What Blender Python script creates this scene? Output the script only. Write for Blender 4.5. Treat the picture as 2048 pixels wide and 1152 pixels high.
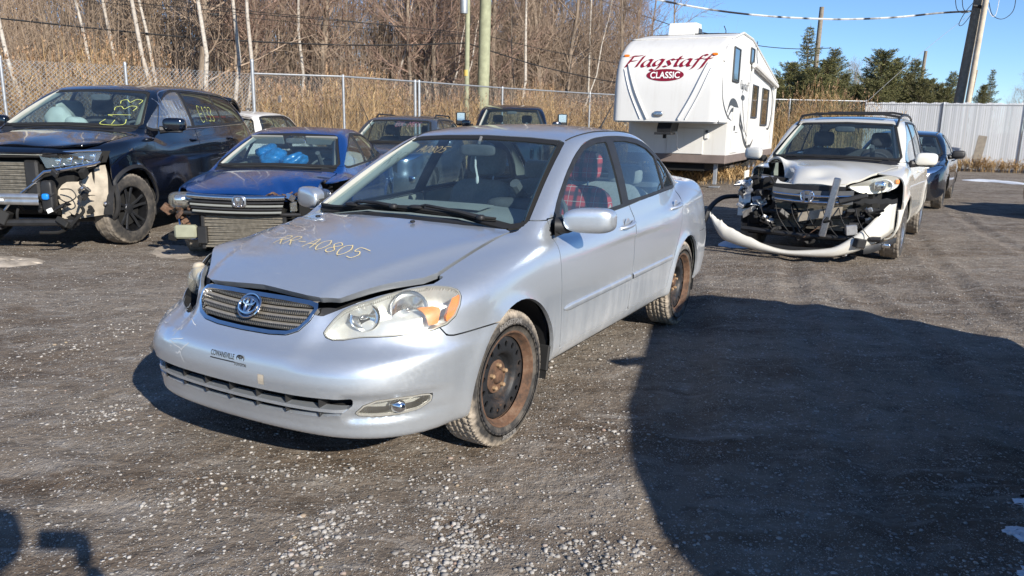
import bpy, bmesh, math, random
import numpy as np
from mathutils import Vector, Matrix
R = math.radians
sc = bpy.context.scene
for o in list(bpy.data.objects): bpy.data.objects.remove(o)

# ------------------------------------------------------------------ camera, sky, sun, exposure
CAM_H, CAM_PITCH, CAM_ROLL, CAM_F = 1.455, R(12.12), R(1.09), 1530.0 / 2048.0
cam_d = bpy.data.cameras.new('camera'); cam = bpy.data.objects.new('camera', cam_d); sc.collection.objects.link(cam)
cam_d.sensor_width = 36.0; cam_d.lens = 36.0 * CAM_F; cam_d.clip_start = 0.02; cam_d.clip_end = 6000
_f = Vector((0, math.cos(CAM_PITCH), -math.sin(CAM_PITCH))); _u = Vector((0, math.sin(CAM_PITCH), math.cos(CAM_PITCH))); _r = Vector((1, 0, 0))
_r2 = _r * math.cos(CAM_ROLL) + _u * math.sin(CAM_ROLL); _u2 = -_r * math.sin(CAM_ROLL) + _u * math.cos(CAM_ROLL)
cam.matrix_world = Matrix(((_r2.x, _u2.x, -_f.x, 0), (_r2.y, _u2.y, -_f.y, 0), (_r2.z, _u2.z, -_f.z, CAM_H), (0, 0, 0, 1)))
sc.camera = cam
SUN_EL, SUN_AZ = 26.4, -33.4           # light travels towards azimuth -33.4 (left, away from the camera)
_d = Vector((math.sin(R(SUN_AZ)) * math.cos(R(SUN_EL)), math.cos(R(SUN_AZ)) * math.cos(R(SUN_EL)), -math.sin(R(SUN_EL))))
world = bpy.data.worlds.new('World'); sc.world = world; world.use_nodes = True
_nt = world.node_tree; _nt.nodes.clear()
_sky = _nt.nodes.new('ShaderNodeTexSky'); _sky.sky_type = 'NISHITA'; _sky.sun_disc = False
_sky.sun_elevation = R(SUN_EL); _sky.sun_rotation = math.atan2(-_d.x, -_d.y)
_sky.altitude = 50; _sky.air_density = 0.75; _sky.dust_density = 0.0; _sky.ozone_density = 6.0
_bg = _nt.nodes.new('ShaderNodeBackground'); _bg.inputs['Strength'].default_value = 0.115
_wo = _nt.nodes.new('ShaderNodeOutputWorld')
_nt.links.new(_sky.outputs[0], _bg.inputs[0]); _nt.links.new(_bg.outputs[0], _wo.inputs[0])
sun_d = bpy.data.lights.new('sun', 'SUN'); sun = bpy.data.objects.new('sun', sun_d); sc.collection.objects.link(sun)
sun_d.energy = 5.0; sun_d.angle = R(0.55); sun_d.color = (1.0, 0.93, 0.82)
sun.rotation_euler = _d.to_track_quat('-Z', 'Y').to_euler(); sun.location = (8, -12, 10)
sc.view_settings.view_transform = 'Standard'; sc.view_settings.look = 'None'
sc.view_settings.exposure = 0.60; sc.view_settings.gamma = 1.0; sc.view_settings.use_curve_mapping = False
sc.render.engine = 'CYCLES'
sc.cycles.use_denoising = True
try: sc.cycles.denoiser = 'OPENIMAGEDENOISE'
except Exception: pass
sc.cycles.max_bounces = 8; sc.cycles.transparent_max_bounces = 16; sc.cycles.glossy_bounces = 4; sc.cycles.transmission_bounces = 6; sc.cycles.diffuse_bounces = 3
sc.cycles.caustics_reflective = False; sc.cycles.caustics_refractive = False
COL = sc.collection
rng = np.random.default_rng(7)
# ------------------------------------------------------------------ materials (procedural)
MATS = {}
class NB:
    """tiny node builder"""
    def __init__(s, name):
        s.m = bpy.data.materials.new(name); s.m.use_nodes = True; s.t = s.m.node_tree; s.t.nodes.clear()
        s.out = s.t.nodes.new('ShaderNodeOutputMaterial'); s.p = s.t.nodes.new('ShaderNodeBsdfPrincipled')
        s.t.links.new(s.p.outputs[0], s.out.inputs[0]); MATS[name] = s.m
    def n(s, typ, **kw):
        nd = s.t.nodes.new(typ)
        for k, v in kw.items():
            if k.startswith('i_'):
                key = k[2:]; nd.inputs[int(key) if key.isdigit() else key.replace('_', ' ')].default_value = v
            else: setattr(nd, k, v)
        return nd
    def l(s, a, b): s.t.links.new(a, b)
    def set(s, **kw):
        for k, v in kw.items():
            inp = s.p.inputs[k.replace('_', ' ')]
            if hasattr(v, 'links') or isinstance(v, bpy.types.NodeSocket): s.l(v, inp)
            else: inp.default_value = v
        return s
    def coord(s, kind='Object'): return s.n('ShaderNodeTexCoord').outputs[kind]
    def pos(s): return s.n('ShaderNodeNewGeometry').outputs['Position']
    def noise(s, vec, scale, detail=4, rough=.55, dist=0.0):
        nd = s.n('ShaderNodeTexNoise'); nd.inputs['Scale'].default_value = scale; nd.inputs['Detail'].default_value = detail
        nd.inputs['Roughness'].default_value = rough; nd.inputs['Distortion'].default_value = dist; s.l(vec, nd.inputs['Vector']); return nd.outputs['Fac']
    def vor(s, vec, scale, feature='F1', out='Distance', rnd=1.0):
        nd = s.n('ShaderNodeTexVoronoi', feature=feature); nd.inputs['Scale'].default_value = scale; nd.inputs['Randomness'].default_value = rnd
        s.l(vec, nd.inputs['Vector']); return nd.outputs[out]
    def ramp(s, fac, stops, interp='LINEAR'):
        nd = s.n('ShaderNodeValToRGB'); cr = nd.color_ramp; cr.interpolation = interp
        while len(cr.elements) < len(stops): cr.elements.new(.5)
        for e, (p, c) in zip(cr.elements, stops):
            e.position = p; e.color = (c, c, c, 1) if isinstance(c, (int, float)) else (*c, 1)
        s.l(fac, nd.inputs[0]); return nd.outputs[0]
    def mix(s, fac, a, b, blend='MIX'):
        nd = s.n('ShaderNodeMix', data_type='RGBA', blend_type=blend)
        for sock, v in ((nd.inputs[0], fac), (nd.inputs[6], a), (nd.inputs[7], b)):
            if isinstance(v, bpy.types.NodeSocket): s.l(v, sock)
            elif isinstance(v, (int, float)): sock.default_value = v if sock == nd.inputs[0] else (v, v, v, 1)
            else: sock.default_value = (*v, 1)
        return nd.outputs[2]
    def math(s, op, a, b=None, c=None, clamp=False):
        nd = s.n('ShaderNodeMath', operation=op); nd.use_clamp = clamp
        for i, v in enumerate((a, b, c)):
            if v is None: continue
            if isinstance(v, bpy.types.NodeSocket): s.l(v, nd.inputs[i])
            else: nd.inputs[i].default_value = v
        return nd.outputs[0]
    def vmul(s, vec, v):
        nd = s.n('ShaderNodeVectorMath', operation='MULTIPLY'); s.l(vec, nd.inputs[0]); nd.inputs[1].default_value = v; return nd.outputs[0]
    def sep(s, vec):
        nd = s.n('ShaderNodeSeparateXYZ'); s.l(vec, nd.inputs[0]); return nd.outputs
    def bump(s, h, strength=.3, dist=.01, normal=None):
        nd = s.n('ShaderNodeBump'); nd.inputs['Strength'].default_value = strength; nd.inputs['Distance'].default_value = dist
        s.l(h, nd.inputs['Height'])
        if normal is not None: s.l(normal, nd.inputs['Normal'])
        s.l(nd.outputs[0], s.p.inputs['Normal']); return nd.outputs[0]

def plain(name, col, rough=.5, metal=0.0, spec=.5, coat=0.0, var=0.0, vscale=20.0, bumpS=0.0, bscale=200.0, emit=None):
    if name in MATS: return MATS[name]
    b = NB(name); b.set(Roughness=rough, Metallic=metal); b.p.inputs['Specular IOR Level'].default_value = spec
    b.p.inputs['Coat Weight'].default_value = coat
    b.p.inputs['Base Color'].default_value = (*col, 1)
    if var:
        nz = b.noise(b.coord(), vscale, 5); c = b.ramp(nz, [(.25, tuple(max(0, x * (1 - var)) for x in col)), (.75, tuple(min(1, x * (1 + var)) for x in col))])
        b.set(Base_Color=c)
        b.set(Roughness=b.math('MULTIPLY_ADD', nz, .3 * var, rough - .1 * var))
    if bumpS: b.bump(b.noise(b.coord(), bscale, 4), bumpS, .004)
    return b.m

def car_paint(name, col, rough=.3, metal=.55, flake=0.0, dirt=.35, dirtcol=(.33, .29, .25), dirt_z=.55, coat=.6, scratch=0.0, sides=False):
    """metallic paint with clear coat; road dust low down, water streaks, film of dust"""
    b = NB(name); co = b.coord(); z = b.sep(co)[2]
    st = b.noise(b.vmul(co, (26, 26, 1.6)), 1.0, 5, .6)            # vertical streaks
    big = b.noise(co, 2.2, 4); fine = b.noise(co, 60, 3)
    h = b.math('MULTIPLY_ADD', b.math('SUBTRACT', st, .5), .35, z)
    low = b.math('SUBTRACT', 1.0, b.math('SMOOTH_MIN', b.math('DIVIDE', h, dirt_z), 1.0, .2), clamp=True)
    low = b.math('MULTIPLY', b.math('POWER', low, .8), b.ramp(big, [(.2, .45), (.7, 1.0)]))
    if sides:
        ay = b.math('ABSOLUTE', b.sep(co)[1]); ax = b.sep(co)[0]; low = b.math('MULTIPLY', low, b.math('MULTIPLY', b.ramp(ay, [(.76, 0.0), (.82, 1.0)]), b.ramp(b.math('MULTIPLY', ax, -.25), [(.12, .12), (.26, 1.0)])))
    film = b.math('MULTIPLY', b.ramp(fine, [(.45, 0.0), (.8, .25)]), b.ramp(big, [(.3, .1), (.8, 1.0)]))
    d = b.math('MULTIPLY', b.math('ADD', low, b.math('MULTIPLY', film, .5)), dirt * 1.6, clamp=True)
    if scratch:
        wv = b.noise(b.vmul(co, (3, 3, 90)), 1.0, 6, .7, 1.5)
        d = b.math('ADD', d, b.math('MULTIPLY', b.ramp(wv, [(.66, 0.0), (.7, scratch)]), b.ramp(b.noise(co, 5, 2), [(.5, 0.0), (.6, 1.0)])), clamp=True)
    base = b.mix(b.ramp(b.noise(co, 900, 1), [(.3, 0.0), (.7, 1.0)]), tuple(c * (1 - flake) for c in col), tuple(min(1, c * (1 + flake)) for c in col)) if flake else None
    b.set(Base_Color=b.mix(d, base if base is not None else col, dirtcol))
    b.set(Metallic=b.math('MULTIPLY_ADD', d, -metal, metal)); b.set(Roughness=b.math('MULTIPLY_ADD', d, .5, rough))
    b.p.inputs['Coat Weight'].default_value = coat; b.p.inputs['Coat Roughness'].default_value = .035; b.p.inputs['Coat IOR'].default_value = 1.6
    cw = b.math('MULTIPLY_ADD', d, -coat, coat, clamp=True); b.set(Coat_Weight=cw)
    b.bump(b.noise(co, 350, 2), .015, .002)
    return b.m

def glass_mat(name, tint=(.62, .74, .76), refl=.085, dust=.035, hazecol=(.42, .52, .60), clear=1.0):
    """thin car glass: mostly transparent, fresnel mirror, film of dust with painted-in haze"""
    b = NB(name); t = b.t; t.nodes.remove(b.p)
    tr = b.n('ShaderNodeBsdfTransparent'); tr.inputs[0].default_value = (*tint, 1)
    gl = b.n('ShaderNodeBsdfGlossy'); gl.inputs['Roughness'].default_value = .02; gl.inputs[0].default_value = (1, 1, 1, 1)
    ge = b.n('ShaderNodeNewGeometry'); dt = b.n('ShaderNodeVectorMath', operation='DOT_PRODUCT'); b.l(ge.outputs['Incoming'], dt.inputs[0]); b.l(ge.outputs['Normal'], dt.inputs[1])
    sch = b.math('POWER', b.math('SUBTRACT', 1.0, b.math('ABSOLUTE', dt.outputs['Value']), clamp=True), 5.0)        # same from both sides of the pane
    fac = b.math('MULTIPLY_ADD', sch, .95, refl, clamp=True)
    m1 = b.n('ShaderNodeMixShader'); b.l(fac, m1.inputs[0]); b.l(tr.outputs[0], m1.inputs[1]); b.l(gl.outputs[0], m1.inputs[2])
    df = b.n('ShaderNodeBsdfDiffuse'); df.inputs[0].default_value = (*hazecol, 1)  # bluish default paints a sunlit haze onto the windows
    co = b.coord(); nz = b.noise(b.vmul(co, (3, 3, 2)), 2.0, 6, .6); dd = b.math('MULTIPLY', b.ramp(nz, [(.3, .3), (.75, 1.0)]), dust)
    m2 = b.n('ShaderNodeMixShader'); b.l(dd, m2.inputs[0]); b.l(m1.outputs[0], m2.inputs[1]); b.l(df.outputs[0], m2.inputs[2])
    b.l(m2.outputs[0], b.out.inputs[0]); return b.m
# ------------------------------------------------------------------ mesh helpers
def prop(o, label=None, cat=None, group=None, kind=None):
    if label: o['label'] = label
    if cat: o['category'] = cat
    if group: o['group'] = group
    if kind: o['kind'] = kind
    return o
def empty(name, loc=(0, 0, 0), rz=0.0, **kw):
    o = bpy.data.objects.new(name, None); o.empty_display_size = .2; COL.objects.link(o)
    o.location = loc; o.rotation_euler = (0, 0, rz); return prop(o, **kw)
def mesh_obj(name, V, F, mat=None, parent=None, smooth=True, **kw):
    """V (n,3), F list of tuples or (m,k) array -> one mesh object"""
    me = bpy.data.meshes.new(name)
    V = np.asarray(V, dtype=np.float32)
    if isinstance(F, np.ndarray):
        m, k = F.shape
        me.vertices.add(len(V)); me.vertices.foreach_set('co', V.ravel())
        me.loops.add(m * k); me.loops.foreach_set('vertex_index', F.astype(np.int32).ravel())
        me.polygons.add(m); me.polygons.foreach_set('loop_start', np.arange(0, m * k, k, dtype=np.int32))
        try: me.polygons.foreach_set('loop_total', np.full(m, k, dtype=np.int32))
        except Exception: pass
        me.update(calc_edges=True)
    else:
        me.from_pydata(V.tolist(), [], [tuple(int(i) for i in f) for f in F]); me.update()
    if smooth: me.polygons.foreach_set('use_smooth', np.ones(len(me.polygons), dtype=bool))
    me.validate()
    if mat is not None: me.materials.append(MATS[mat] if isinstance(mat, str) else mat)
    o = bpy.data.objects.new(name, me); COL.objects.link(o)
    if parent is not None: o.parent = parent
    return prop(o, **kw)
class MB:
    """collects shapes into ONE mesh"""
    def __init__(s): s.v = []; s.f = []; s.n = 0
    def add(s, V, F):
        V = np.asarray(V, float); s.v.append(V); k = s.n
        for f in F: s.f.append(tuple(int(i) + k for i in f))
        s.n += len(V); return s
    def box(s, c, size, rot=None, bev=0.0):
        """bevelled box centred at c"""
        hx, hy, hz = [a / 2 for a in size]; b = min(bev, hx * .9, hy * .9, hz * .9)
        if b <= 0:
            V = np.array([[x, y, z] for x in (-hx, hx) for y in (-hy, hy) for z in (-hz, hz)])
            F = [(0, 1, 3, 2), (4, 6, 7, 5), (0, 4, 5, 1), (2, 3, 7, 6), (0, 2, 6, 4), (1, 5, 7, 3)]
        else:
            V = []; idx = {}
            for sx in (-1, 1):
                for sy in (-1, 1):
                    for sz in (-1, 1):
                        for ax in range(3):
                            p = [sx * (hx - b), sy * (hy - b), sz * (hz - b)]; p[ax] = (sx * hx, sy * hy, sz * hz)[ax]
                            idx[(sx, sy, sz, ax)] = len(V); V.append(p)
            F = []
            for ax in range(3):
                a1, a2 = [(1, 2), (2, 0), (0, 1)][ax]
                for sg in (-1, 1):
                    q = []
                    for u, w in ((-1, -1), (1, -1), (1, 1), (-1, 1)):
                        k = [0, 0, 0]; k[ax] = sg; k[a1] = u; k[a2] = w; q.append(idx[(*k, ax)])
                    F.append(tuple(q if sg > 0 else q[::-1]))
            for ax in range(3):
                a1, a2 = [(1, 2), (2, 0), (0, 1)][ax]
                for u in (-1, 1):
                    for w in (-1, 1):
                        q = []
                        for e, axx in ((-1, a1), (1, a1), (1, a2), (-1, a2)):
                            k = [0, 0, 0]; k[ax] = e; k[a1] = u; k[a2] = w; q.append(idx[(*k, axx)])
                        F.append(tuple(q if u * w > 0 else q[::-1]))
            for sx in (-1, 1):
                for sy in (-1, 1):
                    for sz in (-1, 1):
                        q = [idx[(sx, sy, sz, a)] for a in range(3)]; F.append(tuple(q if sx * sy * sz > 0 else q[::-1]))
            V = np.array(V)
        if rot is not None: V = V @ np.asarray(rot).T
        return s.add(V + np.asarray(c, float), F)
    def tube(s, pts, r, n=8, cap=True, flat=None):
        """tube along a polyline; r scalar or list"""
        P = np.asarray(pts, float); m = len(P); r = np.full(m, r) if np.isscalar(r) else np.asarray(r, float)
        T = np.gradient(P, axis=0); T /= np.linalg.norm(T, axis=1)[:, None] + 1e-12
        up = np.array([0, 0, 1.]) if abs(T[0][2]) < .9 else np.array([1., 0, 0])
        V = []; N = None
        for i in range(m):
            N = np.cross(T[i], up) if N is None else N - T[i] * (N @ T[i]); N /= np.linalg.norm(N) + 1e-12; B = np.cross(T[i], N)
            for k in range(n):
                a = 2 * math.pi * k / n; V.append(P[i] + r[i] * (math.cos(a) * N + math.sin(a) * B * (flat or 1)))
        F = [(i * n + k, i * n + (k + 1) % n, (i + 1) * n + (k + 1) % n, (i + 1) * n + k) for i in range(m - 1) for k in range(n)]
        if cap: F += [tuple(range(n))[::-1], tuple((m - 1) * n + k for k in range(n))]
        return s.add(V, F)
    def lathe(s, prof, n=32, axis='y', c=(0, 0, 0), close=False):
        """prof [(r, h)], revolve around axis through c"""
        m = len(prof); V = []
        for r, h in prof:
            for k in range(n):
                a = 2 * math.pi * k / n; x, z = r * math.cos(a), r * math.sin(a)
                V.append({'y': (x, h, z), 'z': (x, z, h), 'x': (h, x, z)}[axis])
        mm = m if close else m - 1
        F = [(i * n + k, i * n + (k + 1) % n, ((i + 1) % m) * n + (k + 1) % n, ((i + 1) % m) * n + k) for i in range(mm) for k in range(n)]
        return s.add(np.array(V) + np.asarray(c, float), F)
    def prism(s, poly, origin, U, Wv, D, depth):
        """extrude 2-D polygon (in U,W axes at origin) by depth along D"""
        p = np.asarray(poly, float); o = np.asarray(origin, float); U, Wv, D = [np.asarray(a, float) for a in (U, Wv, D)]
        A = o + p[:, :1] * U + p[:, 1:] * Wv; B = A + D * depth; n = len(p)
        return s.add(np.vstack([A, B]), [tuple(range(n)), tuple(range(2 * n - 1, n - 1, -1))] + [(i, n + i, n + (i + 1) % n, (i + 1) % n) for i in range(n)])
    def grid(s, P):
        """P (a,b,3) sheet"""
        a, b = P.shape[:2]
        return s.add(P.reshape(-1, 3), [(i * b + j, i * b + j + 1, (i + 1) * b + j + 1, (i + 1) * b + j) for i in range(a - 1) for j in range(b - 1)])
    def build(s, name, mat, parent=None, smooth=False, fix=True, **kw):
        V = np.vstack(s.v) if s.v else np.zeros((0, 3)); o = mesh_obj(name, V, s.f, mat, parent, smooth, **kw)
        if fix:
            bm = bmesh.new(); bm.from_mesh(o.data); bmesh.ops.recalc_face_normals(bm, faces=bm.faces)
            if smooth:
                for e in bm.edges:
                    if len(e.link_faces) == 2 and e.calc_face_angle(0) > R(38): e.smooth = False
            bm.to_mesh(o.data); bm.free()
        return o
def copy_tree(o, parent=None):
    c = o.copy(); COL.objects.link(c)
    if parent is not None: c.parent = parent
    for ch in [x for x in bpy.data.objects if x.parent == o]: copy_tree(ch, c)
    return c
def rotx(a): c, s = math.cos(a), math.sin(a); return np.array([[1, 0, 0], [0, c, -s], [0, s, c]])
def roty(a): c, s = math.cos(a), math.sin(a); return np.array([[c, 0, s], [0, 1, 0], [-s, 0, c]])
def rotz(a): c, s = math.cos(a), math.sin(a); return np.array([[c, -s, 0], [s, c, 0], [0, 0, 1]])
def text_mesh(txt, size=1.0, shear=0.0, extrude=0.0, offset=0.0, align='CENTER'):
    cu = bpy.data.curves.new('txt', 'FONT'); cu.body = txt; cu.size = size; cu.shear = shear; cu.extrude = extrude; cu.offset = offset; cu.align_x = align; cu.resolution_u = 4
    o = bpy.data.objects.new('txt', cu); COL.objects.link(o); dg = bpy.context.evaluated_depsgraph_get(); dg.update()
    me = bpy.data.meshes.new_from_object(o.evaluated_get(dg)); V = np.array([v.co[:] for v in me.vertices]).reshape(-1, 3); F = [tuple(p.vertices) for p in me.polygons]
    bpy.data.objects.remove(o); bpy.data.curves.remove(cu); bpy.data.meshes.remove(me); return V, F
# ------------------------------------------------------------------ car bodies: smooth implicit shells, cut into panels
def curve(pts, smooth=0.0, n=3000):
    """monotone cubic through points -> vectorised function (slightly smoothed)"""
    x = np.array([p[0] for p in pts], float); y = np.array([p[1] for p in pts], float)
    h = np.diff(x); d = np.diff(y) / h; m = np.zeros_like(y)
    for i in range(1, len(x) - 1):
        if d[i - 1] * d[i] > 0:
            w1, w2 = 2 * h[i] + h[i - 1], h[i] + 2 * h[i - 1]; m[i] = (w1 + w2) / (w1 / d[i - 1] + w2 / d[i])
    m[0], m[-1] = d[0], d[-1]
    pad = max(.3 * (x[-1] - x[0]), 3 * smooth)
    X = np.linspace(x[0] - pad, x[-1] + pad, n); i = np.clip(np.searchsorted(x, X) - 1, 0, len(x) - 2)
    t = (X - x[i]) / h[i]; tc = np.clip(t, 0, 1)
    Y = (2 * tc**3 - 3 * tc**2 + 1) * y[i] + (tc**3 - 2 * tc**2 + tc) * h[i] * m[i] + (-2 * tc**3 + 3 * tc**2) * y[i + 1] + (tc**3 - tc**2) * h[i] * m[i + 1]
    Y += np.where(t < 0, t * h[i] * m[0], 0) + np.where(t > 1, (t - 1) * h[i] * m[-1], 0)
    if smooth > 0:
        dx = X[1] - X[0]; k = int(3 * smooth / dx) + 1; g = np.exp(-.5 * (np.arange(-k, k + 1) * dx / smooth)**2); g /= g.sum()
        Yp = np.concatenate([Y[0] + (Y[1] - Y[0]) * np.arange(-k, 0), Y, Y[-1] + (Y[-1] - Y[-2]) * np.arange(1, k + 1)]); Y = np.convolve(Yp, g, 'valid')
    return lambda q: np.interp(q, X, Y)
def smax(a, b, r):
    h = np.maximum(r - np.abs(a - b), 0) / r; return np.maximum(a, b) + h**3 * r / 6
def smin(a, b, r): return -smax(-a, -b, r)
def sstep(a, b, x): t = np.clip((x - a) / (b - a), 0, 1); return t * t * (3 - 2 * t)
def make_F(S):
    """implicit car body f(x rearward from nose, y, z); S = dict of profile curves"""
    Wz, Wx, Tc, xf, xr, zb = [S[k] for k in ('Wz', 'Wx', 'Tc', 'xf', 'xr', 'zb')]
    Rf, GW, xw, xb = [S[k] for k in ('Rf', 'GW', 'xw', 'xb')]
    def F(x, y, z):
        ay = np.abs(y)
        side = ay - (Wz(z) + Wx(x)); 
        if 'extraW' in S: side = side - S['extraW'](x, ay, z)
        top = z - (Tc(x) - S['crown'](x) * ay**2)
        if 'extraT' in S: top = top - S['extraT'](x, y)
        fr = (xf(z) + S['fa'] * ay**2 + S['fb'] * ay**S.get('fn', 6)) - x
        if 'extraF' in S: fr = fr + S['extraF'](x, y, z)
        rr = x - (xr(z) - S['ra'] * ay**2 - S['rb'] * ay**S.get('rn', 6))
        bt = zb(x) - z
        f = smax(side, top, S['r_sh'](x) if callable(S['r_sh']) else S['r_sh'])
        f = smax(f, fr, S['r_f'](z) if callable(S['r_f']) else S['r_f']); f = smax(f, rr, S['r_r']); f = smax(f, bt, S.get('r_b', .06))
        gs = ay - (GW(z) + S['GWx'](x)); ro = z - (Rf(x) - S['rcr'] * ay**2)
        ws = (xw(z) + S['wa'] * ay**2 - x) * S.get('wk', .6); bk = (x - (xb(z) - S['ba'] * ay**2)) * S.get('bk', .6)
        g = smax(gs, ro, S['r_rail']); g = smax(g, ws, S['r_a']); g = np.maximum(smax(g, bk, S['r_c']), S.get('gz', .80) - z)
        return smin(f, g, S.get('r_u', .03))
    return F
def gradF(F, P, e=1e-3):
    g = np.stack([F(P[:, 0] + e, P[:, 1], P[:, 2]) - F(P[:, 0] - e, P[:, 1], P[:, 2]), F(P[:, 0], P[:, 1] + e, P[:, 2]) - F(P[:, 0], P[:, 1] - e, P[:, 2]),
                  F(P[:, 0], P[:, 1], P[:, 2] + e) - F(P[:, 0], P[:, 1], P[:, 2] - e)], 1)
    return g / (np.linalg.norm(g, axis=1)[:, None] + 1e-12)
def shell_mesh(F, A, B, nphi, nf, nm, nr, maxr=2.6):
    """capsule of rays round the axis A-B -> closed mesh on F=0 (design coordinates)"""
    A, B = np.asarray(A, float), np.asarray(B, float); O = []; D = []
    ph = 2 * np.pi * (np.arange(nphi) + .5) / nphi
    ring = np.stack([0 * ph, np.sin(ph), np.cos(ph)], 1)
    for k in range(nf):
        a = (k + .35) / nf * np.pi / 2; O.append(np.repeat(A[None], nphi, 0)); D.append(ring * np.sin(a) + np.array([-np.cos(a), 0, 0]))
    for k in range(nm + 1):
        t = k / nm; O.append(np.repeat((A + (B - A) * t)[None], nphi, 0)); D.append(ring)
    for k in range(nr):
        a = (nr - k - .65) / nr * np.pi / 2; O.append(np.repeat(B[None], nphi, 0)); D.append(ring * np.sin(a) + np.array([np.cos(a), 0, 0]))
    O = np.vstack(O); D = np.vstack(D); D /= np.linalg.norm(D, axis=1)[:, None]
    # first crossing from outside in is ambiguous; march outwards to the last inside sample
    lo = np.zeros(len(O)); ts = np.linspace(0.05, maxr, 40); best = np.zeros(len(O))
    for t in ts:
        P = O + D * t; ins = F(P[:, 0], P[:, 1], P[:, 2]) < 0; best = np.where(ins, t, best)
    lo = best; hi = best + (ts[1] - ts[0])
    for _ in range(26):
        mid = .5 * (lo + hi); P = O + D * mid[:, None]; ins = F(P[:, 0], P[:, 1], P[:, 2]) < 0
        lo = np.where(ins, mid, lo); hi = np.where(ins, hi, mid)
    P = O + D * lo[:, None]; n = len(O) // nphi
    i = np.arange(n - 1)[:, None]; k = np.arange(nphi)[None]; k2 = (k + 1) % nphi
    q = np.stack([i * nphi + k + 0 * k2, i * nphi + k2, (i + 1) * nphi + k2, (i + 1) * nphi + k + 0 * k2], -1).reshape(-1, 4)
    c0 = len(P); P = np.vstack([P, P[:nphi].mean(0), P[-nphi:].mean(0)])
    tris = np.vstack([q[:, [0, 1, 2]], q[:, [0, 2, 3]], np.stack([np.full(nphi, c0), (np.arange(nphi) + 1) % nphi, np.arange(nphi)], 1),
                      np.stack([np.full(nphi, c0 + 1), (n - 1) * nphi + np.arange(nphi), (n - 1) * nphi + (np.arange(nphi) + 1) % nphi], 1)])
    return P, tris
def clip(P, T, f):
    """split triangles by f=0 -> (inside P,T), (outside P,T)"""
    s = f < 0; st = s[T]; cnt = st.sum(1)
    Tin = T[cnt == 3]; Tout = T[cnt == 0]; M = T[(cnt == 1) | (cnt == 2)]
    newP = []; em = {}; a_in = []; a_out = []; base = len(P)
    def ept(i, j):
        key = (i, j) if i < j else (j, i)
        if key not in em:
            t = f[i] / (f[i] - f[j]); em[key] = base + len(newP); newP.append(P[i] + (P[j] - P[i]) * t)
        return em[key]
    for tri in M.tolist():
        k = [s[q] for q in tri]
        lone = k.index(True) if sum(k) == 1 else k.index(False)
        a, b, c = tri[lone], tri[(lone + 1) % 3], tri[(lone + 2) % 3]
        ab, ac = ept(a, b), ept(a, c)
        one, two = (a_in, a_out) if sum(k) == 1 else (a_out, a_in)
        one.append((a, ab, ac)); two.append((ab, b, c)); two.append((ab, c, ac))
    P2 = np.vstack([P, np.array(newP).reshape(-1, 3)])
    A = np.vstack([Tin, np.array(a_in, int).reshape(-1, 3)]); B = np.vstack([Tout, np.array(a_out, int).reshape(-1, 3)])
    return compact(P2, A), compact(P2, B)
def compact(P, T):
    if len(T) == 0: return np.zeros((0, 3)), np.zeros((0, 3), int)
    u, inv = np.unique(T.ravel(), return_inverse=True); return P[u], inv.reshape(-1, 3)
def poly_sdf(poly, Q):
    """signed distance of points Q (n,2) to closed polygon (negative inside)"""
    p = np.asarray(poly, float); d2 = np.full(len(Q), 1e9); ins = np.zeros(len(Q), bool)
    for i in range(len(p)):
        a, b = p[i], p[(i + 1) % len(p)]; e = b - a; w = Q - a
        t = np.clip((w @ e) / (e @ e + 1e-12), 0, 1); q = w - t[:, None] * e; d2 = np.minimum(d2, (q**2).sum(1))
        c = ((a[1] <= Q[:, 1]) & (Q[:, 1] < b[1])) | ((b[1] <= Q[:, 1]) & (Q[:, 1] < a[1]))
        with np.errstate(divide='ignore', invalid='ignore'):
            xi = a[0] + (Q[:, 1] - a[1]) / (b[1] - a[1]) * e[0]
        ins ^= c & (Q[:, 0] < xi)
    d = np.sqrt(d2); return np.where(ins, -d, d)
def rounded(poly, n=4, k=.25):
    """chaikin corner rounding of a closed polygon"""
    p = np.asarray(poly, float)
    for _ in range(n):
        q = np.roll(p, -1, 0); p = np.stack([p * (1 - k) + q * k, p * k + q * (1 - k)], 1).reshape(-1, p.shape[1])
    return p
def catmull(pts, closed=True, m=6):
    p = np.asarray(pts, float); n = len(p); out = []
    for i in range(n if closed else n - 1):
        g = lambda k: p[k % n] if closed else p[min(max(k, 0), n - 1)]
        a, b, c, d = g(i - 1), g(i), g(i + 1), g(i + 2)
        for t in np.arange(m) / m: out.append(.5 * (2 * b + (c - a) * t + (2 * a - 5 * b + 4 * c - d) * t * t + (3 * b - a - 3 * c + d) * t**3))
    if not closed: out.append(p[-1])
    return np.array(out)
def cut_xz(poly, sign=0, ymin=.3):
    """sdf in side view; sign +1 left, -1 right, 0 both"""
    def f(P):
        d = poly_sdf(poly, P[:, [0, 2]]); ok = (np.abs(P[:, 1]) > ymin) & ((sign == 0) | (P[:, 1] * sign > 0)); return np.where(ok, d, .5)
    return f
def cut_yz(poly, xmin=-9, xmax=9):
    def f(P):
        d = poly_sdf(poly, P[:, [1, 2]]); return np.where((P[:, 0] > xmin) & (P[:, 0] < xmax), d, .5)
    return f
def cut_xy(poly, zmin=.5):
    def f(P):
        d = poly_sdf(poly, P[:, [0, 1]]); return np.where(P[:, 2] > zmin, d, .5)
    return f
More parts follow.
